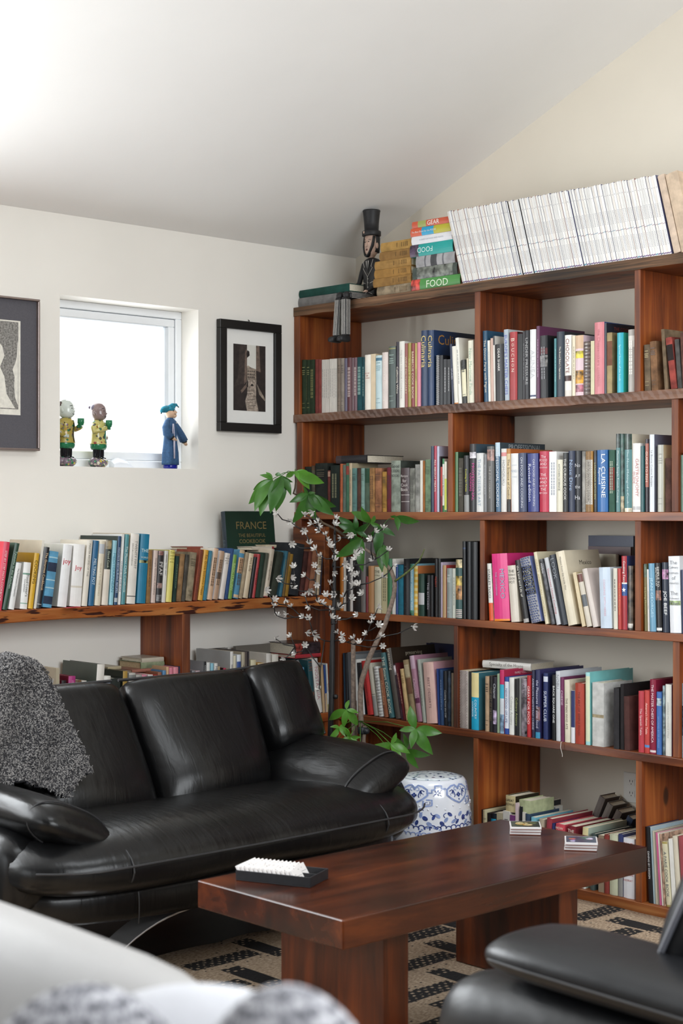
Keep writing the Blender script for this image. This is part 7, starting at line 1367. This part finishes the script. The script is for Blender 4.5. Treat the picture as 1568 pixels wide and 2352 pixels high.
for s, dx in ((-1, -0.012), (1, 0.004)):
    x = s*0.021; kn = Vector((x, -0.178, 0.017))
    mb = MB(); mb.loft([se_ring((x, y, 0.017), (1, 0, 0), (0, 0, 1), w, w*0.95, 4, 16) for y, w in [(0.015, 0.014), (0.0, 0.0165), (-0.16, 0.0155), (-0.170, 0.013)]]); tg = mb.build('thigh', PB, pu, True)
    mb = MB()
    for zo in (-0.010, -0.004, 0.002, 0.008): mb.box(x+0.0150, x+0.0166, -0.160, 0.0, 0.017+zo, 0.0185+zo)
    for xo in (-0.010, -0.004, 0.002, 0.008): mb.box(x+xo, x+xo+0.0014, -0.160, 0.0, 0.0325, 0.0334)
    mb.build('stripes', PW, tg)
    mb = MB(); mb.ball(kn, 0.0185, 12, 8, sc=(0.85, 1, 1)); mb.build('knee_joint', PB, pu, True)
    mb = MB(); L_ = 0.185; mb.loft([se_ring((x+dx*f, -0.183-0.004*f, 0.008-L_*f), (1, 0, 0), (0, 1, 0), w, w, 4, 16) for f, w in [(0, 0.014), (0.08, 0.0165), (0.9, 0.0165), (1.0, 0.014)]]); sh_ = mb.build('shin', PB, pu, True)
    mb = MB()
    for o_ in (-0.011, -0.0055, 0.0, 0.0055, 0.011):
        for fx in (0, 1):
            P = []
            for f in (0.06, 0.92):
                px_, py_ = x+dx*f, -0.183-0.004*f
                P.append([(px_+o_-0.0008, py_-0.0168, 0.008-L_*f), (px_+o_+0.0008, py_-0.0168, 0.008-L_*f), (px_+o_+0.0008, py_-0.0162, 0.008-L_*f), (px_+o_-0.0008, py_-0.0162, 0.008-L_*f)] if fx == 0 else
                         [(px_+0.0168, py_+o_-0.0008, 0.008-L_*f), (px_+0.0168, py_+o_+0.0008, 0.008-L_*f), (px_+0.0162, py_+o_+0.0008, 0.008-L_*f), (px_+0.0162, py_+o_-0.0008, 0.008-L_*f)])
            mb.loft(P)
    mb.build('stripes', PW, sh_)
    mb = MB(); rings = []
    for y, w, h in [(0.017, 0.013, 0.012), (0.012, 0.016, 0.016), (-0.01, 0.0165, 0.016), (-0.034, 0.0165, 0.013), (-0.046, 0.012, 0.009)]:
        rings.append(se_ring((x+dx, -0.187+y, -0.190+h*0.6), (1, 0, 0), (0, 0, 1), w, h, 3.4, 16))
    mb.loft(rings); mb.build('shoe', PB, pu, True)
# ================================================================ window sill figures
def spots(name, basec, cols, sc=90):
    m, nt, bs_ = base_mat(name); v = coords(nt, (1, 1, 1)); vo = nt.add('ShaderNodeTexVoronoi'); vo.inputs['Scale'].default_value = sc; nt.link(v, vo.inputs['Vector'])
    n_ = noise(nt, v, sc*1.4, 3); sep = nt.add('ShaderNodeSeparateColor'); nt.link(vo.outputs['Color'], sep.inputs[0])
    pc = ramp(nt, sep.outputs[0], [(i/len(cols), c) for i, c in enumerate(cols)], 'CONSTANT')
    ad = nt.add('ShaderNodeMath', operation='MULTIPLY_ADD'); nt.link(n_, ad.inputs[0]); ad.inputs[1].default_value = 0.5; nt.link(vo.outputs['Distance'], ad.inputs[2])
    f = ramp(nt, ad.outputs[0], [(0.60, (1, 1, 1, 1)), (0.68, (0, 0, 0, 1))]); nt.link(mixc(nt, f, hexc(basec), pc), bs_.inputs['Base Color']); bs_.inputs['Roughness'].default_value = 0.15; return m
GRN = mat('2c7c54', 0.15, var=0.2, vs=80); GBL = mat('15151a', 0.12)
def figurine(px, label, jack, skin, hair, pose, hgt=0.283):
    p = on_x(px, 1073, -0.05); r = empty('porcelain_figurine', (-0.05, p.y, WZ0), label, 'figurine', None, 0.55)
    k = hgt/0.283
    def P(name, mb, m, sm=True, par=None):
        wx = 1.14 if name in ('head', 'painted_face', 'hair', 'mug', 'hand') else (1.55 if name == 'rock_base' else 1.36)
        mb.v = [(x*k*min(wx, 1.3), y*k*wx, z*k) for x, y, z in mb.v]; return mb.build(name, m, par or r, sm)
    # faces +x ; y to its left
    mb = MB(); rr = random.Random(px)
    for i in range(7):
        a = i*2*PI/7; mb.ball((0.016*math.cos(a), 0.020*math.sin(a), 0.019+0.004*(i % 2)), 0.0185, 10, 7, sc=(0.9, 0.9, 1.05))
    mb.ball((0, 0, 0.022), 0.024, 12, 8, sc=(1, 1.2, 0.75)); P('rock_base', mb, spots('painted_rocks', '7c6c78', ['c9b84c', '8c7c88', '2c7c54', 'd8d0b8', '2c7c54', 'c9b84c'], 70))
    for s in (-1, 1):
        mb = MB(); mb.lathe([(0.011, 0.036), (0.0125, 0.05), (0.013, 0.075), (0.015, 0.082)], 14, c=(0, s*0.0145, 0)); mb.ball((0.006, s*0.0145, 0.039), 0.011, 10, 6, sc=(1.4, 0.9, 0.6)); P('leg', mb, GBL)
    mb = MB(); mb.lathe([(0.026, 0.076), (0.031, 0.085), (0.032, 0.105), (0.026, 0.118)], 22, sy=1.05, sx=0.85); P('breeches', mb, GRN)
    mb = MB(); mb.lathe([(0.034, 0.100), (0.033, 0.103), (0.029, 0.13), (0.029, 0.155), (0.032, 0.175), (0.031, 0.19), (0.022, 0.203), (0.012, 0.207)], 24, sx=0.86, sy=1.05); jk = P('jacket', mb, jack)
    mb = MB()
    for z0, z1 in ((0.105, 0.195),):
        R = []
        for z in (0.104, 0.13, 0.155, 0.175, 0.195):
            rad = {0.104: 0.0335, 0.13: 0.0292, 0.155: 0.0292, 0.175: 0.0322, 0.195: 0.029}[z]*0.86
            R.append([(rad+0.0006, -0.004, z), (rad+0.0006, 0.004, z), (rad-0.001, 0.004, z), (rad-0.001, -0.004, z)])
        mb.loft(R)
    P('placket', mb, GBL if pose == 0 else GRN, False, jk)
    # head
    mb = MB(); rings = []
    for z, w, d, x in [(0.203, 0.012, 0.012, 0), (0.208, 0.020, 0.021, 0.003), (0.215, 0.026, 0.027, 0.003), (0.228, 0.029, 0.030, 0.002), (0.245, 0.029, 0.030, 0.001), (0.262, 0.027, 0.028, 0.0), (0.275, 0.020, 0.022, -0.001), (0.283, 0.008, 0.009, -0.002)]:
        rings.append(se_ring((x, 0, z), (0, 1, 0), (1, 0, 0), w, d, 2.1, 22))
    mb.loft(rings); mb.ball((0.031, 0, 0.234), 0.006, 10, 6, sc=(0.9, 1, 0.9))
    for s in (-1, 1): mb.ball((-0.002, s*0.029, 0.236), 0.008, 10, 6, sc=(0.7, 0.4, 1.2)); mb.ball((0.022, s*0.013, 0.226), 0.009, 10, 6, sc=(0.7, 0.8, 0.8))
    hd = P('head', mb, skin)
    mb = MB()
    for s in (-1, 1): mb.ball((0.0285, s*0.011, 0.245), 0.003, 8, 5, sc=(0.5, 1.1, 0.8)); mb.tube([(0.028, s*0.006, 0.254), (0.0275, s*0.012, 0.257), (0.023, s*0.018, 0.254)], 0.0012, 5)
    mb.tube([(0.030, -0.009, 0.222), (0.0325, 0.0, 0.2195), (0.030, 0.009, 0.222)], 0.0013, 5); P('painted_face', mb, GBL, True, hd)
    mb = MB(); mb.ball((-0.010, 0, 0.258), 0.026, 14, 8, sc=(0.85, 1.05, 0.85)); mb.ball((-0.036, 0, 0.262), 0.007, 10, 6); P('hair', mb, hair, True, hd)
    # arms
    for s in (-1, 1):
        up = (s == 1) if pose == 0 else (s == -1)
        sh = Vector((0, s*0.029, 0.186))
        if up: el = Vector((0.004, s*0.044, 0.152)); wr = Vector((0.036, s*0.026 if pose == 0 else s*0.012, 0.170))
        else: el = Vector((-0.008, s*0.048, 0.155)); wr = Vector((0.008, s*0.036, 0.128))
        mb = MB(); mb.tube([sh, sh.lerp(el, 0.5), el, el.lerp(wr, 0.5), wr], [0.012, 0.0125, 0.0115, 0.011, 0.0105], 12); P('arm', mb, jack)
        mb = MB(); mb.ball(wr+Vector((0.004, 0, 0.002)), 0.0095, 10, 6)
        for q in range(4): 
            b0 = wr+Vector((0.010, -s*0.002, 0.004-0.0032*q)); mb.tube([b0, b0+Vector((0.006, -s*0.005, 0)), b0+Vector((0.004, -s*0.010, 0))], 0.0018, 5)
        P('hand', mb, GRN if up else skin)
        if up:
            mb = MB(); c = wr+Vector((0.012, -s*0.003, 0.0)); mb.lathe([(0.009, 0.004), (0.0105, 0.006), (0.0105, 0.011), (0.0125, 0.012), (0.013, 0.034), (0.0115, 0.034), (0.011, 0.018), (0.001, 0.017)], 18, c=tuple(c)); P('mug', mb, GRN)
    return r
YJ = spots('yellow_flowered_glaze', 'a8974a', ['6c4c5c', '2c6c4c', '3c3438', 'b89040', '8c8470'], 75); YJ2 = spots('pale_yellow_flowered_glaze', 'c4ba72', ['3c6c4c', '2c5c44', 'c9bc60', '8c3c34', '4c4c44'], 55)
figurine(152, 'porcelain man figurine with a white face and green cup, beside the window edge', YJ, mat('c9d0c8', 0.12, var=0.02), mat('4c3a34', 0.2), 0)
figurine(226, 'porcelain man figurine with a brown face drinking from a green cup', YJ2, mat('8c7876', 0.15, var=0.1), mat('7c7486', 0.2), 1, 0.278)
# robed cloth doll
DB = mat('34567c', 0.85, var=0.15, vs=120, bmp=0.3, bs=600); TEAL = mat('157c94', 0.8, var=0.25, vs=90); DSK = mat('dcb898', 0.7, var=0.05)
p = on_x(391, 1075, -0.045); dl = empty('robed_doll', (-0.045, p.y, WZ0), 'cloth doll in a blue robe and teal jester hat on the window sill', 'doll', None, 0.25)
mb = MB(); dl.scale = (1.1, 1.22, 1.0); mb.lathe([(0.026, 0.0), (0.028, 0.004), (0.028, 0.03)], 20); mb.build('glass_stand', mat('141c8c', 0.1, var=0.1), dl, True)
mb = MB(); n = 30; rings = []
for z, r, fl in [(0.018, 0.036, 0.10), (0.03, 0.036, 0.09), (0.07, 0.035, 0.07), (0.11, 0.030, 0.05), (0.145, 0.027, 0.03), (0.18, 0.026, 0.02), (0.205, 0.024, 0.02), (0.222, 0.016, 0), (0.228, 0.011, 0)]:
    rings.append([(0.9*r*(1+fl*math.sin(6*a))*math.cos(a), r*(1+fl*math.sin(6*a))*math.sin(a), z) for a in [2*PI*i/n for i in range(n)]])
mb.loft(rings); mb.build('robe', DB, dl, True)
for s, P in ((1, [(0.0, 0.014, 0.212), (0.004, 0.034, 0.185), (0.008, 0.052, 0.155), (0.010, 0.068, 0.128)]), (-1, [(0.0, -0.014, 0.212), (0.006, -0.034, 0.182), (0.014, -0.036, 0.155), (0.026, -0.022, 0.140)])):
    mb = MB(); mb.tube(P, [0.012, 0.014, 0.016, 0.017], 14); mb.build('sleeve', DB, dl, True)
    e = Vector(P[-1]); d = (e-Vector(P[-2])).normalized()
    mb = MB(); mb.tube([e-d*0.004, e+d*0.008], [0.0125, 0.011], 12); mb.build('cuff', PB, dl, True)
    mb = MB(); mb.tube([e+d*0.004, e+d*0.016], [0.007, 0.0075], 10)
    for k in range(4): mb.tube([e+d*0.014+Vector((-0.005+0.0034*k, 0, 0)), e+d*(0.023-0.001*abs(k-1.5))+Vector((-0.005+0.0034*k, 0, -0.002))], 0.0018, 5)
    mb.tube([e+d*0.010+Vector((0.006, 0, 0)), e+d*0.017+Vector((0.010, 0, -0.002))], 0.002, 5); mb.build('hand', DSK, dl, True)
mb = MB(); mb.ball((0, 0, 0.249), 0.0215, 18, 12, sc=(1, 0.95, 1.15)); mb.ball((0.018, 0.011, 0.252), 0.006, 8, 6); mb.ball((0.012, 0.008, 0.238), 0.011, 10, 6); dh_ = mb.build('head', DSK, dl, True)
mb = MB()
for a in (0.9, -0.25): mb.ball((0.0215*math.cos(a), 0.0205*math.sin(a), 0.258), 0.0028, 8, 5)
mb.tube([(0.0225*math.cos(a), 0.0225*math.sin(a), 0.243+0.002*abs(a-0.4)) for a in (0.0, 0.3, 0.6, 0.9)], 0.0010, 5); mb.build('stitched_face', PB, dh_)
mb = MB(); mb.lathe([(0.0225, 0.258), (0.0235, 0.262), (0.020, 0.272), (0.008, 0.279), (0.001, 0.280)], 18, c=(-0.004, -0.003, 0)); 
mb.tube([(-0.002, 0.004, 0.272), (0.0, 0.018, 0.284), (0.004, 0.030, 0.288), (0.008, 0.036, 0.280)], [0.015, 0.012, 0.006, 0.002], 12); mb.tube([(-0.006, -0.012, 0.266), (-0.006, -0.032, 0.262), (-0.004, -0.046, 0.254), (-0.002, -0.050, 0.246)], [0.017, 0.014, 0.007, 0.002], 12); mb.build('jester_hat', TEAL, dl, True)
mb = MB(); mb.ball((0.009, 0.037, 0.278), 0.0028, 8, 5); mb.ball((-0.002, -0.050, 0.244), 0.0028, 8, 5); mb.build('hat_bells', PB, dl, True)
mb = MB(); mb.tube([(0.026, -0.014, 0.20), (0.030, -0.020, 0.17), (0.033, -0.016, 0.12), (0.034, -0.016, 0.045)], 0.0016, 6); mb.tube([(0.026, -0.010, 0.20), (0.030, -0.012, 0.17), (0.033, -0.011, 0.12), (0.034, -0.012, 0.045)], 0.0016, 6); mb.build('cord', mat('c9c4d4', 0.6), dl, True)
mb = MB(); mb.ngon([(0.0255, 0.008+(0.0045 if k % 2 == 0 else 0.002)*math.sin(k*PI/5), 0.205+(0.0045 if k % 2 == 0 else 0.002)*math.cos(k*PI/5)) for k in range(10)]); mb.build('star', mat('d8d4c8', 0.5), dl)
# ================================================================ outlet and ribbon
p = on_y(1451, 1809, -0.002); ow = empty('wall_outlet', (p.x, -0.0005, p.z), 'white double wall outlet low on the wall behind the books', 'outlet')
OWM = mat('dcdad4', 0.4, var=0.01)
mb = MB(); mb.box(-0.04, 0.04, -0.006, 0, -0.062, 0.062); mb.build('cover_plate', OWM, ow, bevel=0.002)
for z in (-0.024, 0.024):
    mb = MB(); mb.box(-0.017, 0.017, -0.008, -0.006, z-0.014, z+0.014); so_ = mb.build('socket', OWM, ow, bevel=0.001)
    mb = MB()
    for x in (-0.007, 0.007): mb.box(x-0.0012, x+0.0012, -0.0084, -0.008, z-0.001, z+0.008)
    mb.ball((0, -0.0081, z-0.008), 0.002, 8, 5); mb.build('slots', PB, so_)
p0 = on_y(1288, 1703, -0.412); p1 = on_y(1293, 1738, -0.418); mb = MB(); mb.tube([(p0.x-0.004, -0.40, Z5+0.001), (p0.x, -0.4125, Z5+0.0005), (p0.x+0.003, -0.419, Z5-0.02), (p1.x-0.002, -0.421, Z5-0.045), (p1.x, -0.423, p1.z)], 0.0012, 6)
o = mb.build('ribbon', mat('c9c4bc', 0.6)); tag(o, 'pale bookmark ribbon hanging over the shelf edge below the cheese book', 'ribbon')
P_SIDE, P_BACK, P_FAR, P_ROOF, P_SMALL, EXPO = 240.0, 30.0, 300.0, 80.0, 5.0, -0.36
# ================================================================ light and camera
w = bpy.data.worlds.new('daylight'); SC.world = w; w.use_nodes = True
bg = w.node_tree.nodes['Background']; bg.inputs[0].default_value = (0.90, 0.96, 1.0, 1); bg.inputs[1].default_value = 2.3
def window_light(name, loc, rot, sx, sy, power, col=(0.93, 0.97, 1.0), spread=PI):
    l = bpy.data.lights.new(name, 'AREA'); l.shape = 'RECTANGLE'; l.size = sx; l.size_y = sy; l.energy = power; l.color = col; l.spread = spread
    o = bpy.data.objects.new(name, l); COL.objects.link(o); o.location = loc; o.rotation_euler = rot; o['kind'] = 'structure'; return o
# daylight through the tall glazing on the window wall and through the glazing at the back
window_light('window_light_side', (-0.06, (BY0+BY1)/2, (BZ0+BZ1)/2), (0, -PI/2, 0), BZ1-BZ0-0.1, BY1-BY0-0.1, P_SIDE)
window_light('window_light_back', ((OX0+OX1)/2, RY-0.04, (OZ0+OZ1)/2), (PI/2, 0, 0), OX1-OX0-0.1, OZ1-OZ0-0.1, P_BACK)
window_light('added_far_light', (RX+0.04, (FY0+FY1)/2, (FZ0+FZ1)/2), (0, PI/2, 0), FZ1-FZ0-0.1, FY1-FY0-0.1, P_FAR)  # added light for the left wall, from the unseen high opening
window_light('added_roof_light', ((SX0+SX1)/2, (SY0+SY1)/2, CZ+SL*(SX0+SX1)/2+0.09), (0, -math.atan(SL), 0), SX1-SX0-0.1, SY1-SY0-0.1, P_ROOF)  # added overhead light, keeps the shelf backs darker than the spines
window_light('window_light_small', (-0.13, (WY0+WY1)/2, (WZ0+WZ1)/2), (0, -PI/2, 0), 0.5, 0.5, P_SMALL)
cd = bpy.data.cameras.new('camera'); cam = bpy.data.objects.new('camera', cd); COL.objects.link(cam)
cd.sensor_fit = 'HORIZONTAL'; cd.sensor_width = 24.0; cd.lens = 24.0*F/1568.0; cd.clip_start = 0.05
cam.matrix_world = Matrix(((RT.x, 0, -FW.x, CAM.x), (RT.y, 0, -FW.y, CAM.y), (0, 1, 0, CAM.z), (0, 0, 0, 1)))
cd.dof.use_dof = True; cd.dof.focus_distance = 6.3; cd.dof.aperture_fstop = 4.0
SC.camera = cam
SC.view_settings.view_transform = 'Standard'; SC.view_settings.look = 'None'; SC.view_settings.gamma = 1.0; SC.view_settings.use_curve_mapping = False
SC.view_settings.exposure = EXPO
SC.cycles.use_denoising = True; SC.cycles.max_bounces = 8; SC.cycles.diffuse_bounces = 5; SC.cycles.glossy_bounces = 3; SC.cycles.transparent_max_bounces = 8; SC.cycles.sample_clamp_indirect = 8.0
